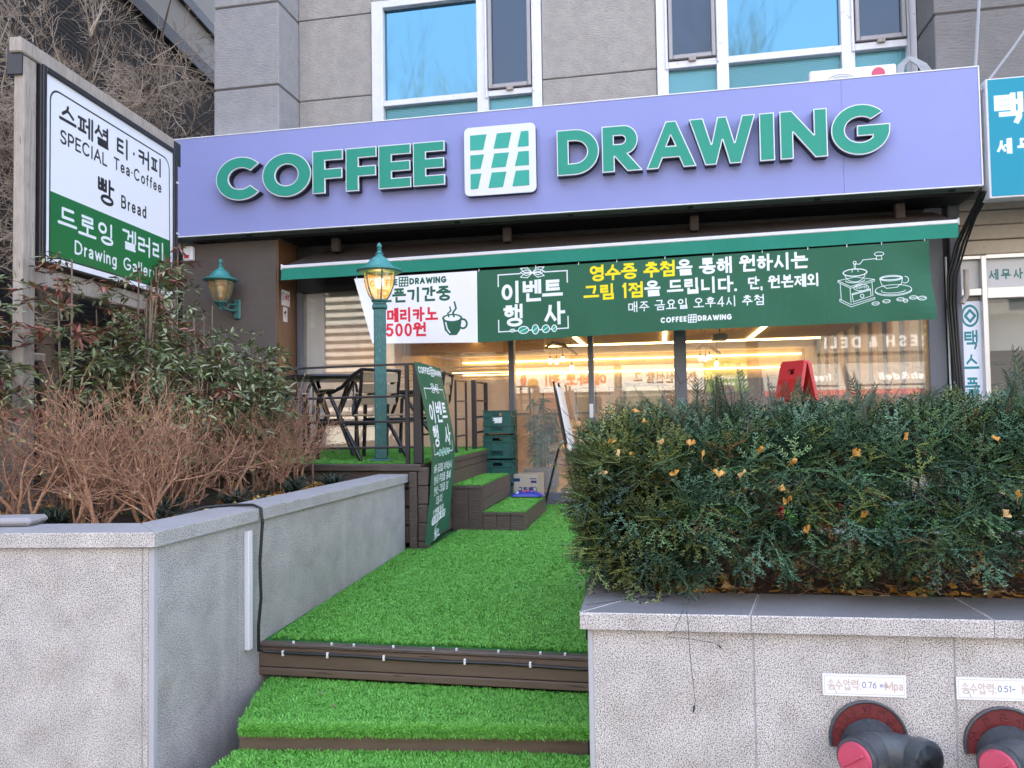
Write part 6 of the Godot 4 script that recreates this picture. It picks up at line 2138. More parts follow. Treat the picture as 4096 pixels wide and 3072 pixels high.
func glyph(ch: int) -> Array:
	# Hangul strokes as lists of points in a unit cell
	var k := ch - 0xAC00
	var vk: String = Ink.VOWELS[(k % 588) / 28]
	var T := k % 28
	var L: String = Ink.LEADS[k / 588]
	var fin := T > 0
	var boxes := []
	if vk in "ㅗㅛㅜㅠㅡ":
		boxes = [[L, 0.18, 0.0, 0.82, 0.32], [vk, 0.0, 0.36, 1.0, 0.6]] if fin else [[L, 0.15, 0.04, 0.85, 0.5], [vk, 0.0, 0.54, 1.0, 0.97]]
	elif Ink.MIXED.has(vk):
		var m: Array = Ink.MIXED[vk]
		boxes = [[L, 0.06, 0.06, 0.52, 0.5], [m[0], 0.0, 0.54, 0.62, 0.92], [m[1], 0.68, 0.0, 0.98, 1.0]]
	else:
		boxes = [[L, 0.03, 0.05, 0.52, 0.5], [vk, 0.6, 0.0, 0.99, 0.58]] if fin else [[L, 0.03, 0.14, 0.52, 0.84], [vk, 0.6, 0.0, 0.99, 1.0]]
	if fin:
		boxes.append([Ink.TAILS[T - 1], 0.2, 0.68, 0.97, 1.0])
	var out := []
	for b in boxes:
		for st in Ink.JAMO[b[0]]:
			var pts := []
			if st[0] is String:
				for i in 9:
					pts.append(Vector2(st[1] + cos(TAU * i / 8) * st[3], st[2] + sin(TAU * i / 8) * st[4]))
			else:
				for i in range(0, st.size(), 2):
					pts.append(Vector2(st[i], st[i + 1]))
			for i in pts.size():
				pts[i] = Vector2(lerpf(b[1], b[3], pts[i].x), lerpf(b[2], b[4], pts[i].y))
			out.append(pts)
	return out

# ---------------------------------------------------------------- plants
func wander(rng: RandomNumberGenerator, a: float) -> Vector3:
	return Vector3(rng.randf_range(-a, a), rng.randf_range(-a, a), rng.randf_range(-a, a))

# a branch with its side shoots; cfg: kids, spread, shrink, up, bend per level
func grow(s: MB, p: Vector3, d: Vector3, length: float, r: float, level: int, rng: RandomNumberGenerator, cfg: Dictionary, tips: Array) -> void:
	var segs := 4 if level == 0 else 3
	var pts := [p]
	var radii := [r]
	var dir := d.normalized()
	var q := p
	for i in segs:
		dir = (dir + wander(rng, cfg.bend) + Vector3.UP * float(cfg.up)).normalized()
		q += dir * length / segs
		pts.append(q)
		radii.append(r * lerpf(1.0, cfg.taper, float(i + 1) / segs))
	s.tube(pts, radii, 6 if level == 0 else (4 if level == 1 else 3), false)
	if level >= cfg.kids.size():
		tips.append([q, dir])
		return
	var n: int = cfg.kids[level]
	for k in n:
		var t := rng.randf_range(0.3, 1.0) if k > 0 else 1.0
		var f := t * segs
		var i := mini(int(f), segs - 1)
		var at: Vector3 = pts[i].lerp(pts[i + 1], f - i)
		var base: Vector3 = (pts[i + 1] - pts[i]).normalized()
		var side := base.cross(wander(rng, 1.0)).normalized()
		var nd := (base + side * rng.randf_range(0.5, 1.2) * float(cfg.spread)).normalized()
		grow(s, at, nd, length * rng.randf_range(0.7, 1.2) * float(cfg.shrink), maxf(float(cfg.thin), r * lerpf(1.0, cfg.taper, t) * 0.62), level + 1, rng, cfg, tips)

func sprig_mesh(pairs: int, needle: float, width: float, sweep: float, lift: float) -> ArrayMesh:
	# flat spray of needles on a twig of length 1 along -z
	var s := MB.new()
	s.tinted = true
	s.tint = Color(1.5, 1.1, 0.75)
	var pos := func(t: float) -> Vector3: return Vector3(0, -0.12 * t * t, -t)
	var pts := []
	for i in 5:
		pts.append(pos.call(i / 4.0))
	s.tube(pts, [0.018, 0.015, 0.012, 0.009, 0.005], 3, false)
	for i in pairs:
		for sg in [-1.0, 1.0]:
			var t := 0.04 + 0.95 * (i + (0.25 if sg > 0 else 0.0)) / pairs
			var a: Vector3 = pos.call(t)
			var ln := needle * (0.75 + 0.5 * sin(PI * clampf(t, 0.05, 0.9))) * (0.9 + 0.2 * fmod(i * 0.618 + sg * 0.3, 1.0))
			var d := Vector3(sg * cos(sweep), lift * (0.6 + 0.8 * fmod(i * 0.37, 1.0)), -sin(sweep)).normalized()
			var w := Vector3(-d.z * -1.0, 0, d.x * -1.0).normalized() * width
			var m := a + d * ln * 0.5 + Vector3(0, 0.012, 0)
			var e := a + d * ln + Vector3(0, -0.01, 0)
			s.tint = Color(1, 1, 1) * (0.85 + 0.3 * fmod(i * 0.731 + sg * 0.21, 1.0))
			s.quadn(a - w * 0.5, m - w, m + w, a + w * 0.5, Vector3.UP)
			s.tri(m - w, e, m + w, Vector3.UP, Vector3.UP, Vector3.UP)
	return s.mesh()

func spray_mesh(sd: int) -> ArrayMesh:
	# a yew shoot with side twigs, length 1 along -z; needles uneven
	var rng := RandomNumberGenerator.new()
	rng.seed = sd
	var s := MB.new()
	s.tinted = true
	var axes := [[Vector3.ZERO, Vector3(0, -0.05, -1), 1.0, 10], [Vector3(0, -0.01, -0.25), Vector3(0.75, 0.0, -0.7), 0.52, 6], [Vector3(0, -0.02, -0.42), Vector3(-0.8, -0.05, -0.65), 0.48, 6]]
	if sd % 2 == 0:
		axes.append([Vector3(0, -0.03, -0.6), Vector3(0.6, 0.1, -0.8), 0.36, 4])
	for ax in axes:
		var o: Vector3 = ax[0]
		var d: Vector3 = (ax[1] as Vector3).normalized()
		var ln: float = ax[2]
		var side := d.cross(Vector3.UP).normalized()
		s.tint = Color(1.6, 1.1, 0.7)
		s.tube([o, o + d * ln * 0.5 + Vector3(0, -0.02, 0), o + d * ln + Vector3(0, -0.07, 0)], [0.014, 0.01, 0.005], 3, false)
		for i in ax[3]:
			for sg in [-1.0, 1.0]:
				var t: float = (i + rng.randf_range(0.1, 0.9)) / float(ax[3])
				var a: Vector3 = o + d * ln * t + Vector3(0, -0.08 * t * t * ln, 0)
				var nl := rng.randf_range(0.13, 0.2) * (0.7 if t > 0.9 else 1.0)
				var nd: Vector3 = (side * sg * rng.randf_range(0.7, 1.0) + d * rng.randf_range(0.35, 0.9) + Vector3(0, rng.randf_range(-0.05, 0.3), 0)).normalized()
				var w: Vector3 = nd.cross(Vector3(rng.randf_range(-0.4, 0.4), 1, rng.randf_range(-0.4, 0.4))).normalized() * 0.0125
				var m: Vector3 = a + nd * nl * 0.5
				var e: Vector3 = a + nd * nl + Vector3(0, -0.015, 0)
				s.tint = Color.WHITE * rng.randf_range(0.7, 1.3)
				s.quadn(a - w * 0.6, m - w, m + w, a + w * 0.6, Vector3.UP)
				s.tri(m - w, e, m + w, Vector3.UP, Vector3.UP, Vector3.UP)
	return s.mesh()

func facing(d: Vector3, roll: float) -> Basis:
	# basis whose -z runs along d, its y as near up as can be, then rolled
	var z := -d.normalized()
	var up := Vector3.UP if absf(z.y) < 0.95 else Vector3.FORWARD
	var x := up.cross(z).normalized()
	return Basis(x, z.cross(x), z) * Basis(Vector3.BACK, roll)

func fan_leaf() -> ArrayMesh:
	# ginkgo leaf about 1 across, stalk at the origin
	var s := MB.new()
	var c := Vector3.ZERO
	var prev := Vector3.ZERO
	for i in 11:
		var a := deg_to_rad(lerpf(-58, 58, i / 10.0))
		var r := 0.85 + 0.1 * sin(i * 2.3) - (0.28 if i == 5 else 0.0)
		var p := Vector3(sin(a) * r, 0.3 * sin(i * 0.9 + 0.4) * (0.6 + 0.05 * i) - 0.25 * absf(a), -cos(a) * r)
		if i > 0:
			s.quadn(c, c, prev, p, Vector3.UP)
		prev = p
	s.tube([Vector3.ZERO, Vector3(0.05, 0.03, 0.3), Vector3(0.02, 0.0, 0.6)], [0.025, 0.02, 0.015], 3, false)
	return s.mesh()

func pick(rng: RandomNumberGenerator, list: Array) -> Color:
	return list[rng.randi() % list.size()]

func vegetation() -> void:
	var rng := RandomNumberGenerator.new()
	rng.seed = 11
	yew(rng)
	dry_shrubs(rng)
	nandina(rng)
	conifer(rng)
	bare_tree(rng)
	litter(rng)

func yew(rng: RandomNumberGenerator) -> void:
	var h := thing("yew_hedge", "dense dark green clipped yew hedge growing in the pale granite planter", "hedge")
	var cfg := {"kids": [5, 4, 3], "spread": 1.0, "shrink": 0.62, "up": 0.06, "bend": 0.16, "taper": 0.5, "thin": 0.0022}
	for q in [[0.12, -3.25], [0.5, -3.45], [0.85, -3.2], [1.2, -3.5], [1.55, -3.25], [0.3, -3.85], [1.0, -3.95]]:
		var s := MB.new()
		var tips := []
		for k in 3:
			grow(s, Vector3(q[0] + rng.randf_range(-0.04, 0.04), 0.33, q[1]), Vector3(rng.randf_range(-0.7, 0.7), 1.0, rng.randf_range(-0.3, 0.8)), 0.4, 0.014, 0, rng, cfg, tips)
		part(h, "branches", s, M.bark)
	var sprays := [spray_mesh(1), spray_mesh(2), spray_mesh(3)]
	var shoot := sprig_mesh(14, 0.16, 0.012, 0.8, 0.3)
	var fn := FastNoiseLite.new()
	fn.seed = 31
	fn.frequency = 3.2
	var xs := []
	var cs := []
	var blue := [Color(0.034, 0.068, 0.046), Color(0.027, 0.057, 0.040), Color(0.044, 0.082, 0.056), Color(0.036, 0.070, 0.038), Color(0.050, 0.084, 0.040)]
	var zc := -3.5
	var dep := 0.80
	var yb := 0.42
	var ht := 0.51
	var n := 0
	while n < 13000:
		n += 1
		var x := rng.randf_range(-0.30, 2.0)
		var th := deg_to_rad(rng.randf_range(-32, 150))
		var inside := pow(rng.randf(), 1.7) * 0.36
		var end := clampf((x + 0.30) / 0.28, 0.0, 1.0)
		var rad := lerpf(0.78, 1.0, sqrt(end)) * (1.0 - inside)
		var ce := signf(cos(th)) * pow(absf(cos(th)), 0.62)
		var se := signf(sin(th)) * pow(absf(sin(th)), 0.62)
		var wob := fn.get_noise_3d(x, ce, se)
		rad *= 1.0 + 0.17 * wob + 0.07 * fn.get_noise_3d(x * 3.3, ce * 2.5, se * 2.5 + 9.0)
		var p := Vector3(x, yb + ht * se * rad, zc + dep * ce * rad)
		if p.y < 0.37 or (x > 0.1 and p.z > -3.0 and p.y < 0.49 + 0.06 * wob):
			continue
		# thinner in hollows and near the soil
		var dens := 0.42 + 1.1 * (fn.get_noise_3d(x * 1.9 + 7.0, p.y * 2.6, p.z * 1.4) + 0.35)
		if p.y < 0.56:
			dens *= 0.8
		if rng.randf() > dens:
			continue
		var out := Vector3(-0.9 * pow(1.0 - end, 1.5), se * 0.9, ce).normalized()
		var d := (out * 0.8 + wander(rng, 0.8) + Vector3(0, -0.3 if se < 0.75 else 0.2, 0)).normalized()
		var sc := rng.randf_range(0.10, 0.155)
		xs.append(Transform3D(facing(d, rng.randf_range(-0.5, 0.5)) * Basis.from_scale(Vector3.ONE * sc), p))
		var c := pick(rng, blue)
		if x < 0.05 and rng.randf() < 0.55:
			c = Color(0.066, 0.078, 0.026)
		elif rng.randf() < 0.12:
			c = Color(0.075, 0.095, 0.035)
		elif rng.randf() < 0.03:
			c = Color(0.10, 0.065, 0.03)
		cs.append(c * rng.randf_range(1.5, 4.2))
	# sprays hanging over the cap
	for q in [[0.08, 0.43, -2.72, 14], [-0.02, 0.5, -2.74, 10], [0.40, 0.46, -2.80, 5], [0.62, 0.44, -2.80, 6], [0.84, 0.44, -2.76, 8], [1.1, 0.46, -2.80, 6], [0.22, 0.5, -2.74, 7], [-0.22, 0.5, -2.85, 9]]:
		for k in q[3]:
			var p := Vector3(q[0] + rng.randf_range(-0.07, 0.07), q[1] + rng.randf_range(-0.02, 0.06), q[2] + rng.randf_range(-0.05, 0.10))
			var d := Vector3(rng.randf_range(-0.5, 0.5), rng.randf_range(-0.75, -0.1), 1.0)
			xs.append(Transform3D(facing(d, rng.randf_range(-0.5, 0.5)) * Basis.from_scale(Vector3.ONE * rng.randf_range(0.08, 0.11)), p))
			cs.append(pick(rng, blue) * 1.6)
	# the near end of the hedge, close over the side cap
	for i in 1100:
		var p := Vector3(rng.randf_range(-0.27, 0.12), rng.randf_range(0.4, 0.85), rng.randf_range(-3.75, -2.72))
		var d := Vector3(rng.randf_range(-1.0, 0.2), rng.randf_range(-0.7, 0.5), rng.randf_range(-0.4, 1.0))
		xs.append(Transform3D(facing(d, rng.randf_range(-0.6, 0.6)) * Basis.from_scale(Vector3.ONE * rng.randf_range(0.09, 0.14)), p))
		cs.append((pick(rng, blue) if rng.randf() < 0.5 else Color(0.062, 0.078, 0.028)) * rng.randf_range(1.0, 2.6))
	for k in 3:
		var xk := []
		var ck := []
		for i in range(k, xs.size(), 3):
			xk.append(xs[i])
			ck.append(cs[i])
		many(h, "foliage", sprays[k], M.needle, xk, ck)
	# long shoots standing out of the clipped top
	var sx := []
	var sc2 := []
	var st := MB.new()
	for q in [[0.10, -3.1, 0.13], [0.17, -3.15, 0.19], [0.24, -3.2, 0.12], [0.33, -3.1, 0.16], [0.45, -3.1, 0.13], [0.02, -3.2, 0.1], [0.62, -3.2, 0.12], [0.78, -3.1, 0.15], [0.90, -3.0, 0.12], [1.02, -3.1, 0.1], [1.18, -3.0, 0.15], [1.28, -3.1, 0.2], [1.4, -3.2, 0.14], [0.55, -3.5, 0.14], [0.85, -3.5, 0.12], [0.7, -3.0, 0.09], [-0.15, -3.1, 0.08]]:
		for rep in 2:
			var b := Vector3(q[0] + rng.randf_range(-0.05, 0.05), 0.93, q[1] + rng.randf_range(-0.08, 0.08))
			var top := b + Vector3(rng.randf_range(-0.08, 0.08), q[2] * rng.randf_range(0.9, 1.5), rng.randf_range(-0.03, 0.06))
			st.tube([b - Vector3(0, 0.08, 0), b.lerp(top, 0.5) + wander(rng, 0.008), top], [0.0022, 0.0018, 0.001], 4, false)
			sx.append(Transform3D(facing(top - b, rng.randf() * 3.0) * Basis.from_scale(Vector3.ONE * (top - b).length() * 1.02), b))
			sc2.append(pick(rng, blue) * 1.2)
			for k in 3:
				var p := b.lerp(top, rng.randf_range(0.25, 0.8))
				var d := (top - b).normalized() + wander(rng, 0.9)
				sx.append(Transform3D(facing(d, rng.randf() * 3.0) * Basis.from_scale(Vector3.ONE * rng.randf_range(0.05, 0.085)), p))
				sc2.append(pick(rng, blue) * 1.4)
	part(h, "shoot_stems", st, M.bark).set_meta("kind", "stuff")
	many(h, "shoot_needles", shoot, M.needle, sx, sc2)

func dry_shrubs(rng: RandomNumberGenerator) -> void:
	var cfg := {"kids": [4, 4, 2], "spread": 0.95, "shrink": 0.68, "up": 0.07, "bend": 0.26, "taper": 0.55, "thin": 0.0017}
	var leafm := leaf_mesh()
	var spots := []
	for i in 13:
		spots.append(Vector3(-3.6 + i * 0.125 + rng.randf_range(-0.04, 0.04), 0.53, -2.80 - rng.randf_range(0.0, 0.34) + 0.10 * clampf((-2.2 - (-3.6 + i * 0.125)), 0, 1.4)))
	for i in 16:
		spots.append(Vector3(-2.17 - rng.randf_range(0.0, 0.38), 0.53, -2.98 - i * 0.125))
	for i in 6:
		spots.append(Vector3(-2.55 - rng.randf_range(0.0, 0.5), 0.53, -3.1 - i * 0.3))
	var variants := []
	for i in spots.size():
		var sh: Node3D
		var lab := "leafless tan azalea shrub with a tangle of thin twigs in the planter"
		if i < 6:
			sh = thing("dry_shrub", lab, "shrub", spots[i], 0.0, "leafless azalea shrubs in the planter")
			var s := MB.new()
			var tips := []
			for k in 4:
				grow(s, Vector3(rng.randf_range(-0.03, 0.03), 0.0, rng.randf_range(-0.03, 0.03)), Vector3(rng.randf_range(-0.6, 0.6), 1.0, rng.randf_range(-0.6, 0.6)), rng.randf_range(0.23, 0.33), rng.randf_range(0.005, 0.010), 0, rng, cfg, tips)
			part(sh, "branches", s, M.dry_twig)
			var xs := []
			var cs := []
			for t in tips:
				if rng.randf() < 0.35:
					for k in 2:
						xs.append(Transform3D(facing(t[1] + wander(rng, 0.9), rng.randf() * 6.0) * Basis.from_scale(Vector3.ONE * rng.randf_range(0.014, 0.028)), t[0]))
						cs.append(pick(rng, [Color(0.26, 0.15, 0.08), Color(0.33, 0.2, 0.1), Color(0.2, 0.11, 0.06), Color(0.3, 0.25, 0.1), Color(0.14, 0.15, 0.05)]))
			many(sh, "withered_leaves", leafm, M.leaf, xs, cs)
			variants.append(sh)
		else:
			sh = copy(variants[i % 6], spots[i], rng.randf() * TAU, lab)
			sh.scale = Vector3.ONE * rng.randf_range(0.85, 1.15)

func nandina(rng: RandomNumberGenerator) -> void:
	var leafm := leaf_mesh()
	var green := [Color(0.085, 0.115, 0.038), Color(0.12, 0.155, 0.058), Color(0.19, 0.23, 0.10), Color(0.10, 0.135, 0.055), Color(0.28, 0.31, 0.19)]
	var red := [Color(0.20, 0.06, 0.045), Color(0.15, 0.05, 0.03), Color(0.32, 0.12, 0.1), Color(0.20, 0.13, 0.06), Color(0.12, 0.10, 0.04)]
	# base x, z, height of the crown, how red, spread
	var list := [[-3.05, -3.05, 1.25, 0.7, 0.24], [-3.25, -2.9, 1.2, 0.6, 0.22], [-2.9, -3.35, 1.38, 0.45, 0.26], [-2.75, -3.7, 1.3, 0.25, 0.28], [-2.55, -3.95, 1.15, 0.1, 0.27], [-2.85, -3.85, 1.46, 0.4, 0.27], [-2.7, -4.2, 1.28, 0.3, 0.28], [-3.08, -4.3, 1.62, 0.75, 0.22], [-3.14, -4.55, 1.66, 0.8, 0.2], [-2.5, -4.55, 1.0, 0.06, 0.26], [-2.45, -3.5, 0.85, 0.05, 0.24], [-3.3, -4.1, 1.25, 0.3, 0.25], [-2.4, -4.2, 0.9, 0.04, 0.24], [-2.85, -4.15, 1.15, 0.1, 0.28], [-3.35, -3.3, 1.2, 0.4, 0.22]]
	for q in list:
		var pl := thing("nandina_plant", "nandina with slender canes and green and reddish pointed leaves below the board", "shrub", Vector3(q[0], 0.53, q[1]), 0.0, "nandina plants under the board sign")
		var s := MB.new()
		var rc := MB.new()
		var xs := []
		var cs := []
		for c in 3:
			var top := Vector3(rng.randf_range(-0.1, 0.1), q[2] * rng.randf_range(0.72, 1.0) - 0.1, rng.randf_range(-0.1, 0.1))
			s.tube([Vector3(rng.randf_range(-0.05, 0.05), 0, rng.randf_range(-0.05, 0.05)), top * Vector3(0.5, 0.5, 0.5) + wander(rng, 0.02), top], [0.008, 0.007, 0.004], 5, false)
			for k in 14:
				var f := rng.randf_range(0.42, 1.0)
				var a := Vector3(top.x * f, top.y * f, top.z * f)
				var ang := rng.randf() * TAU
				var ln: float = q[4] * rng.randf_range(0.6, 1.25) * (1.15 - 0.3 * f)
				var d := Vector3(cos(ang), rng.randf_range(0.15, 0.8), sin(ang)).normalized()
				var b: Vector3 = a + d * ln * 0.6
				var e: Vector3 = b + (d + Vector3(0, -0.7, 0)).normalized() * ln * 0.5
				rc.tube([a, b, e], [0.0022, 0.0018, 0.0012], 3, false)
				var isred: bool = rng.randf() < q[3] * (0.25 + 0.9 * f)
				for m in 17:
					var t := rng.randf_range(0.3, 1.0)
					var p: Vector3 = a.lerp(b, t * 1.6) if t < 0.6 else b.lerp(e, (t - 0.6) / 0.4)
					var ld := (Vector3(rng.randf_range(-1, 1), rng.randf_range(-0.9, 0.35), rng.randf_range(-1, 1)) + d * 0.6).normalized()
					xs.append(Transform3D(facing(ld, rng.randf_range(-0.7, 0.7)) * Basis.from_scale(Vector3(0.9, 1, 1) * rng.randf_range(0.036, 0.062)), p + ld * 0.01))
					cs.append(pick(rng, red if isred else green) * rng.randf_range(0.75, 1.25))
		part(pl, "canes", s, M.cane)
		part(pl, "leaf_stalks", rc, M.bark)
		many(pl, "leaves", leafm, M.leaf, xs, cs)
		# a few bunches of red berries
		if q[3] > 0.35 and q[2] < 1.25:
			var bs := MB.new()
			for k in 24:
				bs.ball(Vector3(0.06, q[2] * 0.62, 0.08) + wander(rng, 0.055), Vector3.ONE * 0.006, 6, 4)
			part(pl, "berries", bs, mat(0.3, 0.02, 0.025, 0.3))

func conifer(rng: RandomNumberGenerator) -> void:
	var fine := sprig_mesh(15, 0.17, 0.009, 0.95, 0.5)
	for q in [[Vector3(-2.86, 0.53, -4.85), 1.0, "feathery grey green conifer bush between the nandina and the terrace railing"], [Vector3(-3.35, 0.53, -4.75), 1.05, "feathery grey green conifer bush in the shade behind the nandina"]]:
		var t := thing("conifer_bush", q[2], "shrub", q[0])
		var s := MB.new()
		var tips := []
		var cfg := {"kids": [6, 5], "spread": 0.8, "shrink": 0.55, "up": 0.1, "bend": 0.15, "taper": 0.4, "thin": 0.0015}
		for k in 6:
			grow(s, Vector3(rng.randf_range(-0.04, 0.04), 0, rng.randf_range(-0.04, 0.04)), Vector3(rng.randf_range(-0.5, 0.5), 1.0, rng.randf_range(-0.5, 0.5)), rng.randf_range(0.36, 0.56) * q[1], 0.011, 0, rng, cfg, tips)
		part(t, "branches", s, M.bark)
		var xs := []
		var cs := []
		for tp in tips:
			for k in 22:
				xs.append(Transform3D(facing(tp[1] + wander(rng, 0.8) + Vector3(0, 0.2, 0), rng.randf() * 6.0) * Basis.from_scale(Vector3.ONE * rng.randf_range(0.08, 0.15)), tp[0] - tp[1] * rng.randf() * 0.22 + wander(rng, 0.03)))
				cs.append(pick(rng, [Color(0.12, 0.15, 0.095), Color(0.09, 0.12, 0.07), Color(0.16, 0.185, 0.12), Color(0.07, 0.1, 0.055)]))
		many(t, "foliage", fine, M.needle, xs, cs)

func bare_tree(rng: RandomNumberGenerator) -> void:
	var t := thing("bare_tree", "leafless small tree with a dense haze of tan twigs behind the board", "tree", Vector3(-6.9, STREET, -7.7))
	var s := MB.new()
	var tw := MB.new()
	s.tube([Vector3(0, 0, 0), Vector3(0.08, 1.4, 0), Vector3(-0.05, 2.6, 0.03), Vector3(0.06, 3.4, 0)], [0.13, 0.11, 0.095, 0.08], 9)
	var cfg := {"kids": [5, 4, 3], "spread": 0.9, "shrink": 0.6, "up": 0.0, "bend": 0.24, "taper": 0.45, "thin": 0.0036}
	var tips := []
	var ends := [Vector3(2.1, 4.9, 0.0), Vector3(1.5, 6.4, -0.1), Vector3(0.6, 6.8, 0), Vector3(-0.15, 6.6, 0.3), Vector3(1.5, 4.6, -0.4), Vector3(0.7, 5.2, 0.6), Vector3(0.1, 5.6, 0.9), Vector3(-0.5, 5.4, 0.8), Vector3(1.1, 5.6, 0.7), Vector3(1.7, 5.1, 0.4), Vector3(0.45, 4.5, 0.9), Vector3(-0.4, 4.4, 1.0), Vector3(1.2, 5.0, 0.2), Vector3(-0.2, 3.6, 1.3)]
	for e in ends:
		var a := Vector3(0.04, rng.randf_range(2.4, 3.4), 0)
		var m: Vector3 = a.lerp(e, 0.5) + Vector3(0, 0.12, 0) + wander(rng, 0.16)
		s.tube([a, a.lerp(m, 0.5) + wander(rng, 0.06), m, m.lerp(e, 0.5) + wander(rng, 0.08), e], [0.045, 0.036, 0.027, 0.018, 0.008], 6, false)
		for k in 13:
			var f := rng.randf_range(0.15, 1.0)
			var p: Vector3 = a.lerp(m, f * 2.0) if f < 0.5 else m.lerp(e, f * 2.0 - 1.0)
			var d: Vector3 = (e - a).normalized() * 0.7 + wander(rng, 1.0)
			grow(tw, p, d, rng.randf_range(0.4, 0.75), 0.009, 0, rng, cfg, tips)
	part(t, "trunk", s, M.bark)
	part(t, "crown", tw, M.twig)

func litter(rng: RandomNumberGenerator) -> void:
	var fan := fan_leaf()
	var yel := [Color(0.62, 0.33, 0.06), Color(0.68, 0.42, 0.12), Color(0.5, 0.25, 0.04), Color(0.7, 0.5, 0.24), Color(0.35, 0.18, 0.05)]
	var xs := []
	var cs := []
	for i in 420:
		var p: Vector3
		if i < 230:
			p = Vector3(rng.randf_range(-0.02, 1.8), 0.34, -2.84 - pow(rng.randf(), 1.5) * 0.8)
		else:
			p = Vector3(rng.randf_range(-3.6, -2.0), 0.54, rng.randf_range(-4.9, -2.75))
			if p.x > -2.06 + (-2.7 - p.z) * 0.04:
				p.x -= 0.1
			if i % 2 == 0:
				p = Vector3(-2.05 - rng.randf() * 0.22, 0.54, rng.randf_range(-4.9, -2.8))
		xs.append(Transform3D(Basis(Vector3.UP, rng.randf() * TAU) * Basis(Vector3.RIGHT, rng.randf_range(-0.5, 0.5)) * Basis(Vector3.BACK, rng.randf_range(-0.5, 0.5)) * Basis.from_scale(Vector3.ONE * rng.randf_range(0.034, 0.055)), p))
		cs.append(pick(rng, yel))
	var o := many(self, "fallen_leaves", fan, M.leaf, xs, cs)
	o.set_meta("kind", "stuff")
	o.set_meta("label", "yellow ginkgo leaves and dry litter scattered over the planter soil")
	o.set_meta("category", "leaf litter")
	# a few dry bits dropped on the steps
	for q in [[-1.42, -0.155, -3.05, "small brown dry leaf lying at the back of the second step"], [-0.75, -0.255, -2.5, "small brown dry leaf lying on the lowest turf step"], [-1.30, -0.152, -2.92, "tiny curled brown leaf lying mid way on the second step"]]:
		var bit := single("dry_leaf", leaf_mesh(), M.cane, q[3], "leaf", Vector3(q[0], q[1], q[2]))
		bit.transform = Transform3D(Basis(Vector3.UP, rng.randf() * TAU) * Basis.from_scale(Vector3.ONE * 0.03), Vector3(q[0], q[1], q[2]))
	# dry needles and straw under the hedge
	var st := MB.new()
	for i in 1400:
		var p := Vector3(rng.randf_range(-0.05, 1.85), 0.338 + rng.randf() * 0.02, rng.randf_range(-3.9, -2.835))
		var d := Vector3(rng.randf_range(-1, 1), rng.randf_range(-0.1, 0.35), rng.randf_range(-1, 1)).normalized() * rng.randf_range(0.015, 0.06)
		st.tube([p, p + d], [0.0012, 0.0008], 3, false)
	o = null
	var sm := part(self, "dry_straw", st, M.dry_twig)
	sm.set_meta("kind", "stuff")
	sm.set_meta("label", "brown dry needles and straw on the soil under the yew")
	sm.set_meta("category", "straw")
	# leaves caught in the hedge, one by one
	for q in [[-0.072, 0.996, -2.984], [-0.044, 0.953, -2.925], [-0.14, 0.842, -2.756], [-0.092, 0.846, -2.763], [0.0, 0.874, -2.807], [-0.183, 0.888, -2.829], [0.1, 0.874, -2.806], [0.139, 0.837, -2.748], [0.19, 0.774, -2.72], [0.049, 0.779, -2.72], [0.326, 0.852, -2.772], [0.26, 0.774, -2.72], [0.416, 0.816, -2.72], [0.401, 0.732, -2.72], [0.408, 0.691, -2.72], [0.465, 0.591, -2.72], [0.626, 0.842, -2.757], [0.796, 0.888, -2.829], [0.617, 0.839, -2.751], [1.076, 0.882, -2.819], [1.05, 0.718, -2.72], [1.086, 0.706, -2.72], [1.044, 0.65, -2.72], [0.627, 0.643, -2.72], [-0.2, 0.788, -2.72]]:
		var x: float = q[0]
		var y: float = q[1]
		var z: float = q[2] + 0.07
		var tone := rng.randi() % 3
		var lf := single("ginkgo_leaf", fan, null, "yellow ginkgo leaf caught among the yew needles", "leaf", Vector3(x, y, z), "ginkgo leaves caught in the yew hedge")
		var lm: StandardMaterial3D = M.get("ginkgo%d" % tone, null)
		if lm == null:
			var c: Color = [Color(0.56, 0.32, 0.08), Color(0.60, 0.42, 0.2), Color(0.5, 0.25, 0.05)][tone]
			lm = mat(c.r, c.g, c.b, 0.6)
			M["ginkgo%d" % tone] = lm
		lf.material_override = lm
		lf.transform = Transform3D(Basis(Vector3.UP, rng.randf() * TAU) * Basis(Vector3.RIGHT, rng.randf_range(0.3, 1.6)) * Basis.from_scale(Vector3(rng.randf_range(0.5, 1.0), rng.randf_range(0.8, 2.2), 1.0) * rng.randf_range(0.022, 0.038)) * Basis(Vector3.UP, rng.randf_range(-0.6, 0.6)), Vector3(x, y, z))
	# dark strappy tufts at the planter's inner edge
	var blade := MB.new()
	for i in 5:
		var t0 := i / 5.0
		var t1 := (i + 1) / 5.0
		var f := func(t: float) -> Vector3: return Vector3(0, t - 0.75 * t * t, -t * 0.9)
		var w0 := 0.02 * (1.0 - t0 * t0)
		var w1 := 0.02 * (1.0 - t1 * t1)
		blade.quadn(f.call(t0) - Vector3(w0, 0, 0), f.call(t1) - Vector3(w1, 0, 0), f.call(t1) + Vector3(w1, 0, 0), f.call(t0) + Vector3(w0, 0, 0), Vector3.UP)
	var bm := blade.mesh()
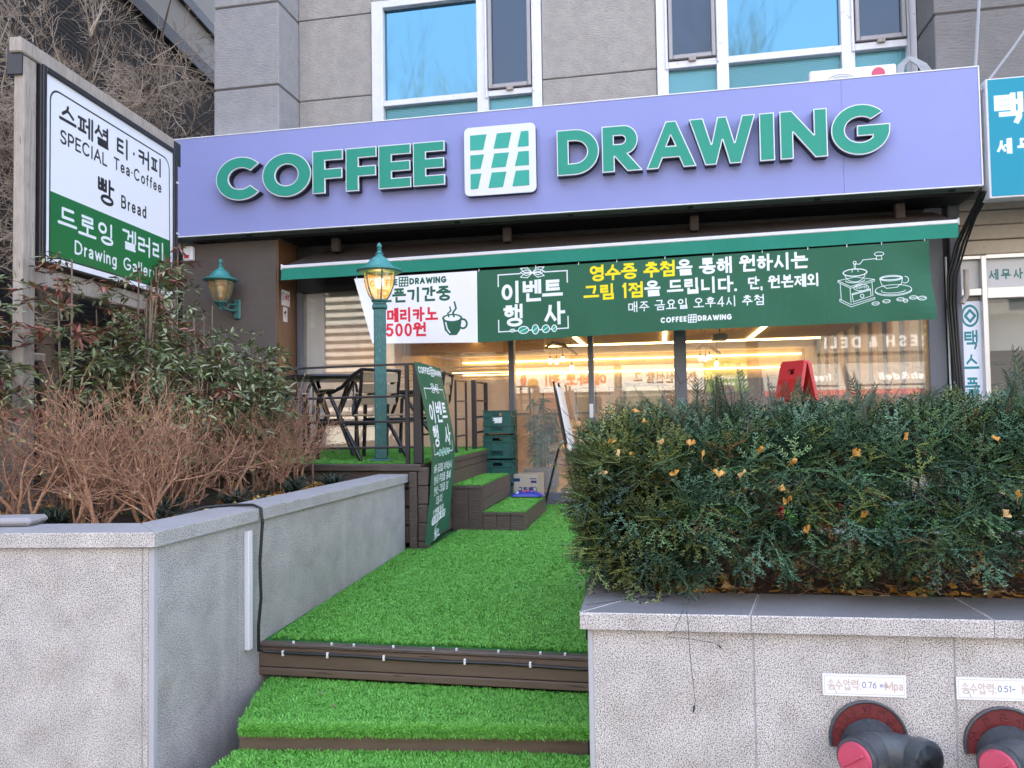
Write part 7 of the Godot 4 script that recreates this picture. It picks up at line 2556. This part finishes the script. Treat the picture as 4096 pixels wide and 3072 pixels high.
	for q in [Vector3(-2.22, 0.53, -3.05), Vector3(-2.32, 0.53, -3.3), Vector3(-2.2, 0.53, -3.7), Vector3(-2.15, 0.53, -4.25), Vector3(-2.3, 0.53, -4.6), Vector3(-2.12, 0.53, -4.75), Vector3(-2.6, 0.53, -2.95)]:
		var g := thing("grass_tuft", "dark green strappy grass tuft at the foot of the dry shrubs", "grass tuft", q, 0.0, "dark grass tufts in the planter")
		xs = []
		cs = []
		for i in 110:
			xs.append(Transform3D(Basis(Vector3.UP, rng.randf() * TAU) * Basis.from_scale(Vector3(1, rng.randf_range(0.7, 1.3), 1) * rng.randf_range(0.14, 0.25)), Vector3(rng.randf_range(-0.03, 0.03), 0, rng.randf_range(-0.03, 0.03))))
			cs.append(pick(rng, [Color(0.02, 0.045, 0.035), Color(0.03, 0.06, 0.04), Color(0.05, 0.075, 0.05)]))
		many(g, "blades", bm, M.needle, xs, cs)

# ---------------------------------------------------------------- artificial turf, blade by blade
func step_left(z: float) -> float:
	return along([[-3.2, -1.735], [-2.95, -1.67], [-2.78, -1.615], [-2.6, -1.585]], z)

func turf() -> void:
	var rng := RandomNumberGenerator.new()
	rng.seed = 77
	var tufts := []
	for k in 3:
		var s := MB.new()
		s.tinted = true
		for i in 9:
			var a := rng.randf() * TAU
			var b := Vector3(rng.randf_range(-0.007, 0.007), 0, rng.randf_range(-0.007, 0.007))
			var ln := rng.randf_range(0.012, 0.02)
			var d := Vector3(cos(a) * 0.55, 1.0, sin(a) * 0.55).normalized()
			var m := b + d * ln * 0.55
			var e := m + (d + Vector3(cos(a) * 0.9, -0.25, sin(a) * 0.9)).normalized() * ln * 0.5
			var w := Vector3(-sin(a), 0, cos(a)) * 0.0014
			s.tint = [Color(0.10, 0.36, 0.04), Color(0.135, 0.43, 0.055), Color(0.19, 0.50, 0.09), Color(0.075, 0.29, 0.03)][i % 4]
			s.quad(b - w, b + w, m + w, m - w)
			s.quad(m - w, m + w, e + w * 0.4, e - w * 0.4)
		tufts.append(s.mesh())
	var xs := [[], [], []]
	var cs := [[], [], []]
	var add := func(p: Vector3, lean: Basis) -> void:
		var k := rng.randi() % 3
		xs[k].append(Transform3D(lean * Basis(Vector3.UP, rng.randf() * TAU) * Basis.from_scale(Vector3(1, rng.randf_range(0.8, 1.2), 1)), p))
		cs[k].append(Color.WHITE * rng.randf_range(0.82, 1.15))
	# x0, x1, z0, z1, level (nan for the sloping floor), spacing
	var fields := [
		[-1.76, -0.255, -3.20, -2.63, -0.172, 0.0105], [-1.80, -0.24, -2.86, -2.2, -0.274, 0.0105],
		[-1.745, -0.27, -4.4, -3.255, NAN, 0.0115], [-1.70, -0.27, -5.04, -4.4, NAN, 0.013], [-1.55, 2.4, -5.87, -5.04, NAN, 0.015],
		[-1.035, 2.4, -7.55, -5.87, NAN, 0.016], [-1.62, -1.04, -7.55, -7.05, NAN, 0.02],
		[-1.61, -1.385, -7.0, -5.885, 0.425, 0.0115], [-1.362, -1.045, -7.0, -5.885, 0.219, 0.0115],
		[-3.7, -1.61, -7.54, -5.10, 0.65, 0.018],
	]
	for f in fields:
		var sp: float = f[5]
		var z: float = f[2]
		while z < f[3]:
			var x: float = f[0]
			while x < f[1]:
				var px := x + rng.randf_range(-0.5, 0.5) * sp
				var pz := z + rng.randf_range(-0.5, 0.5) * sp
				x += sp
				if f[4] == -0.172 and px < step_left(pz):
					continue
				if f[4] == -0.274 and px < -1.61:
					continue
				if f[4] == -0.172 and pz > nose_z(px):
					continue
				if f[4] == -0.274 and pz < nose_z(px) + 0.004:
					continue
				if is_nan(f[4]):
					# hidden behind the hedge the pile can be thinner
					if px > -0.1 and pz < -4.5 and rng.randf() < 0.6:
						continue
					if pz > -5.02 and px < -1.745 + (-3.2 - pz) * 0.025:
						continue
				add.call(Vector3(px, (floor_y(pz) - 0.012) if is_nan(f[4]) else f[4], pz), Basis(Vector3.RIGHT, rng.randf_range(-0.2, 0.35)))
			z += sp
	# pile rolled over the nose of the second step
	for i in 2600:
		var a := rng.randf()
		var px := rng.randf_range(-1.59, -0.255)
		add.call(Vector3(px, -0.172 - 0.026 * a, nose_z(px) + 0.012 * sin(a * PI * 0.5)), Basis(Vector3.RIGHT, lerpf(0.5, 2.1, a)))
	for k in 3:
		var o := many(self, "artificial_turf", tufts[k], M.turf, xs[k], cs[k])
		o.set_meta("kind", "stuff")
		o.set_meta("label", "bright green artificial turf pile covering the entrance floor, steps and deck")
		o.set_meta("category", "turf")
		o.set_meta("group", "artificial turf")
	# backing mats of the step treads and the deck
	var mats := MB.new()
	flat(mats)
	mats.prism(PackedVector2Array([Vector2(-1.735, 3.2), Vector2(-0.25, 3.2), Vector2(-0.25, -nose_z(-0.25)), Vector2(-1.59, -nose_z(-1.59)), Vector2(-1.615, 2.78), Vector2(-1.67, 2.95)]), PackedVector2Array(), -0.1735, -0.171)
	struct("turf_mat", mats, M.turf_base)
	mats = MB.new()
	flat(mats)
	mats.prism(PackedVector2Array([Vector2(-1.61, -nose_z(-1.61) - 0.001), Vector2(-0.24, -nose_z(-0.24) - 0.001), Vector2(-0.24, 2.2), Vector2(-1.61, 2.2)]), PackedVector2Array(), -0.2755, -0.273)
	struct("turf_mat", mats, M.turf_base)
	for q in [[Vector3(-1.612, 0.4245, -7.0), Vector3(-1.38, 0.4265, -5.90)], [Vector3(-1.363, 0.2185, -7.0), Vector3(-1.043, 0.2205, -5.90)], [Vector3(-3.74, 0.6485, GZ + 0.05), Vector3(-1.69, 0.6505, -5.10)]]:
		struct("turf_mat", slab(q[0], q[1]), M.turf_base)
	var nose := MB.new()
	nose.tube([Vector3(-1.59, -0.184, nose_z(-1.59) + 0.001), Vector3(-0.25, -0.184, nose_z(-0.25) + 0.001)], [0.012], 8)
	struct("turf_mat", nose, M.turf_base)

# ---------------------------------------------------------------- the other side of the street, mirrored in the glass
func opposite() -> void:
	var z := 15.0
	var t := thing("opposite_building", "pale sunlit building across the street mirrored in the shop glass", "building")
	var white := mat(0.66, 0.62, 0.55, 0.8)
	var tan_wall := mat(0.20, 0.165, 0.12, 0.8)
	part(t, "wall", slab(Vector3(-9.5, STREET, z), Vector3(24, 11.0, z + 8)), tan_wall)
	part(t, "upper_wall", slab(Vector3(-9.5, 4.25, z - 0.005), Vector3(24, 11.0, z - 0.001)), white)  # unseen pale sheet, added to bounce warm light onto the shop front
	part(t, "parapet", slab(Vector3(-9.6, 11.0, z - 0.15), Vector3(24.1, 11.5, z + 8)), white)
	for r in 3:
		for k in 9:
			var x := -8.0 + k * 3.4
			part(t, "window", slab(Vector3(x, 4.4 + r * 2.4, z - 0.06), Vector3(x + 1.5, 5.7 + r * 2.4, z - 0.01)), M.dark_glass)
	for k in 8:
		var x := -8.2 + k * 3.3
		part(t, "shop_glass", slab(Vector3(x, STREET + 0.3, z - 0.08), Vector3(x + 2.7, 1.55, z - 0.02)), M.dark_glass)
	var facesheet := func(x0: float, x1: float, y0: float, y1: float, dz: float) -> MB:
		return sheet(Vector3(x1, y0, z - dz), Vector3(x0, y0, z - dz), Vector3(x0, y1, z - dz), Vector3(x1, y1, z - dz))
	var k := Ink.new(512, 128, Color(0.93, 0.91, 0.88))
	k.text("에 바로 떡!", 40, 36, Vector2(56, 58), 5.5, Color(0.85, 0.45, 0.2), 0.15, false)
	k.disc(Vector2(420, 80), Vector2(30, 26), Color(0.8, 0.6, 0.25))
	k.disc(Vector2(470, 60), Vector2(16, 40), Color(0.75, 0.35, 0.25))
	part(t, "street_banner", facesheet.call(-5.6, -1.7, 1.75, 2.75, 0.1), printed(k.tex()))
	k = Ink.new(512, 128, Color(0.93, 0.91, 0.88))
	k.text("산지 신선함 그", 40, 36, Vector2(52, 56), 4.5, Color(0.45, 0.33, 0.2), 0.15, false)
	part(t, "street_banner", facesheet.call(-1.4, 1.7, 1.75, 2.75, 0.1), printed(k.tex()))
	k = Ink.new(256, 160, Color(0.42, 0.58, 0.12))
	k.text("롯데슈퍼 Fresh", 16, 22, Vector2(26, 28), 2.4, Color(0.93, 0.93, 0.9), 0.12, false)
	k.text("롯데슈퍼 프레시앱에서", 16, 78, Vector2(18, 22), 1.8, Color(0.93, 0.93, 0.9), 0.12, false)
	k.text("간편하게 주문하세요", 16, 112, Vector2(18, 22), 1.8, Color(0.93, 0.93, 0.9), 0.12, false)
	part(t, "street_banner", facesheet.call(1.75, 3.6, 1.65, 2.85, 0.1), printed(k.tex()))
	k = Ink.new(512, 80, Color(0.50, 0.48, 0.44))
	k.text("FRESH & DELI", 60, 18, Vector2(38, 44), 4.5, Color(0.95, 0.95, 0.95), 0.4, false)
	part(t, "shop_sign", facesheet.call(5.8, 10.6, 3.0, 3.75, 0.1), printed(k.tex()))
	for q in [[3.8, 6.6], [6.8, 10.4]]:
		var s := MB.new()
		s.quad(Vector3(q[1], 1.62, z - 0.9), Vector3(q[0], 1.62, z - 0.9), Vector3(q[0], 2.6, z - 0.05), Vector3(q[1], 2.6, z - 0.05))
		part(t, "grey_awning", s, mat(0.3, 0.29, 0.26, 0.7))
		k = Ink.new(256, 64, Color(0.58, 0.57, 0.54))
		k.text("fresh&deli", 24, 14, Vector2(24, 32), 2.6, Color(0.95, 0.95, 0.95), 0.16)
		part(t, "awning_print", sheet(Vector3(q[1] - 0.2, 1.8, z - 0.86), Vector3(q[0] + 0.2, 1.8, z - 0.86), Vector3(q[0] + 0.2, 2.35, z - 0.385), Vector3(q[1] - 0.2, 2.35, z - 0.385)), printed(k.tex()))
		s = MB.new()
		s.quad(Vector3(q[1], 1.42, z - 0.9), Vector3(q[0], 1.42, z - 0.9), Vector3(q[0], 1.62, z - 0.9), Vector3(q[1], 1.62, z - 0.9))
		part(t, "red_valance", s, mat(0.45, 0.04, 0.035, 0.7))
	t = thing("louvred_tower", "tall pale louvred tower across the street mirrored in the terrace glass", "building")
	part(t, "wall", slab(Vector3(-22, STREET, z + 3), Vector3(-11, 9.5, z + 9)), mat(0.55, 0.55, 0.5, 0.8))
	for r in 22:
		part(t, "louvre", slab(Vector3(-17, 0.8 + r * 0.36, z + 2.7), Vector3(-12.5, 0.98 + r * 0.36, z + 2.99)), white)
	# street trees
	var rng := RandomNumberGenerator.new()
	rng.seed = 23
	var cfg := {"kids": [6, 5, 4], "spread": 0.7, "shrink": 0.55, "up": 0.12, "bend": 0.14, "taper": 0.45, "thin": 0.004}
	for q in [[-5.6, 5.4, "thick bare street tree mirrored in the shop glass"], [2.4, 5.6, "bare street tree by the kerb mirrored in the upper windows"]]:
		var tr := thing("street_tree", q[2], "tree", Vector3(q[0], STREET, q[1]))
		var s := MB.new()
		s.tube([Vector3(0, 0, 0), Vector3(0.05, 1.5, 0), Vector3(0, 4.0, 0.05), Vector3(0.05, 6.4, 0)], [0.2, 0.16, 0.15, 0.1], 10)
		var tw := MB.new()
		var tips := []
		for k2 in 7:
			grow(tw, Vector3(0.03, rng.randf_range(3.4, 6.3), 0), Vector3(rng.randf_range(-0.6, 0.6), 1.0, rng.randf_range(-0.6, 0.6)), rng.randf_range(2.8, 4.2), 0.06, 0, rng, cfg, tips)
		part(tr, "trunk", s, M.bark)
		part(tr, "crown", tw, M.twig)
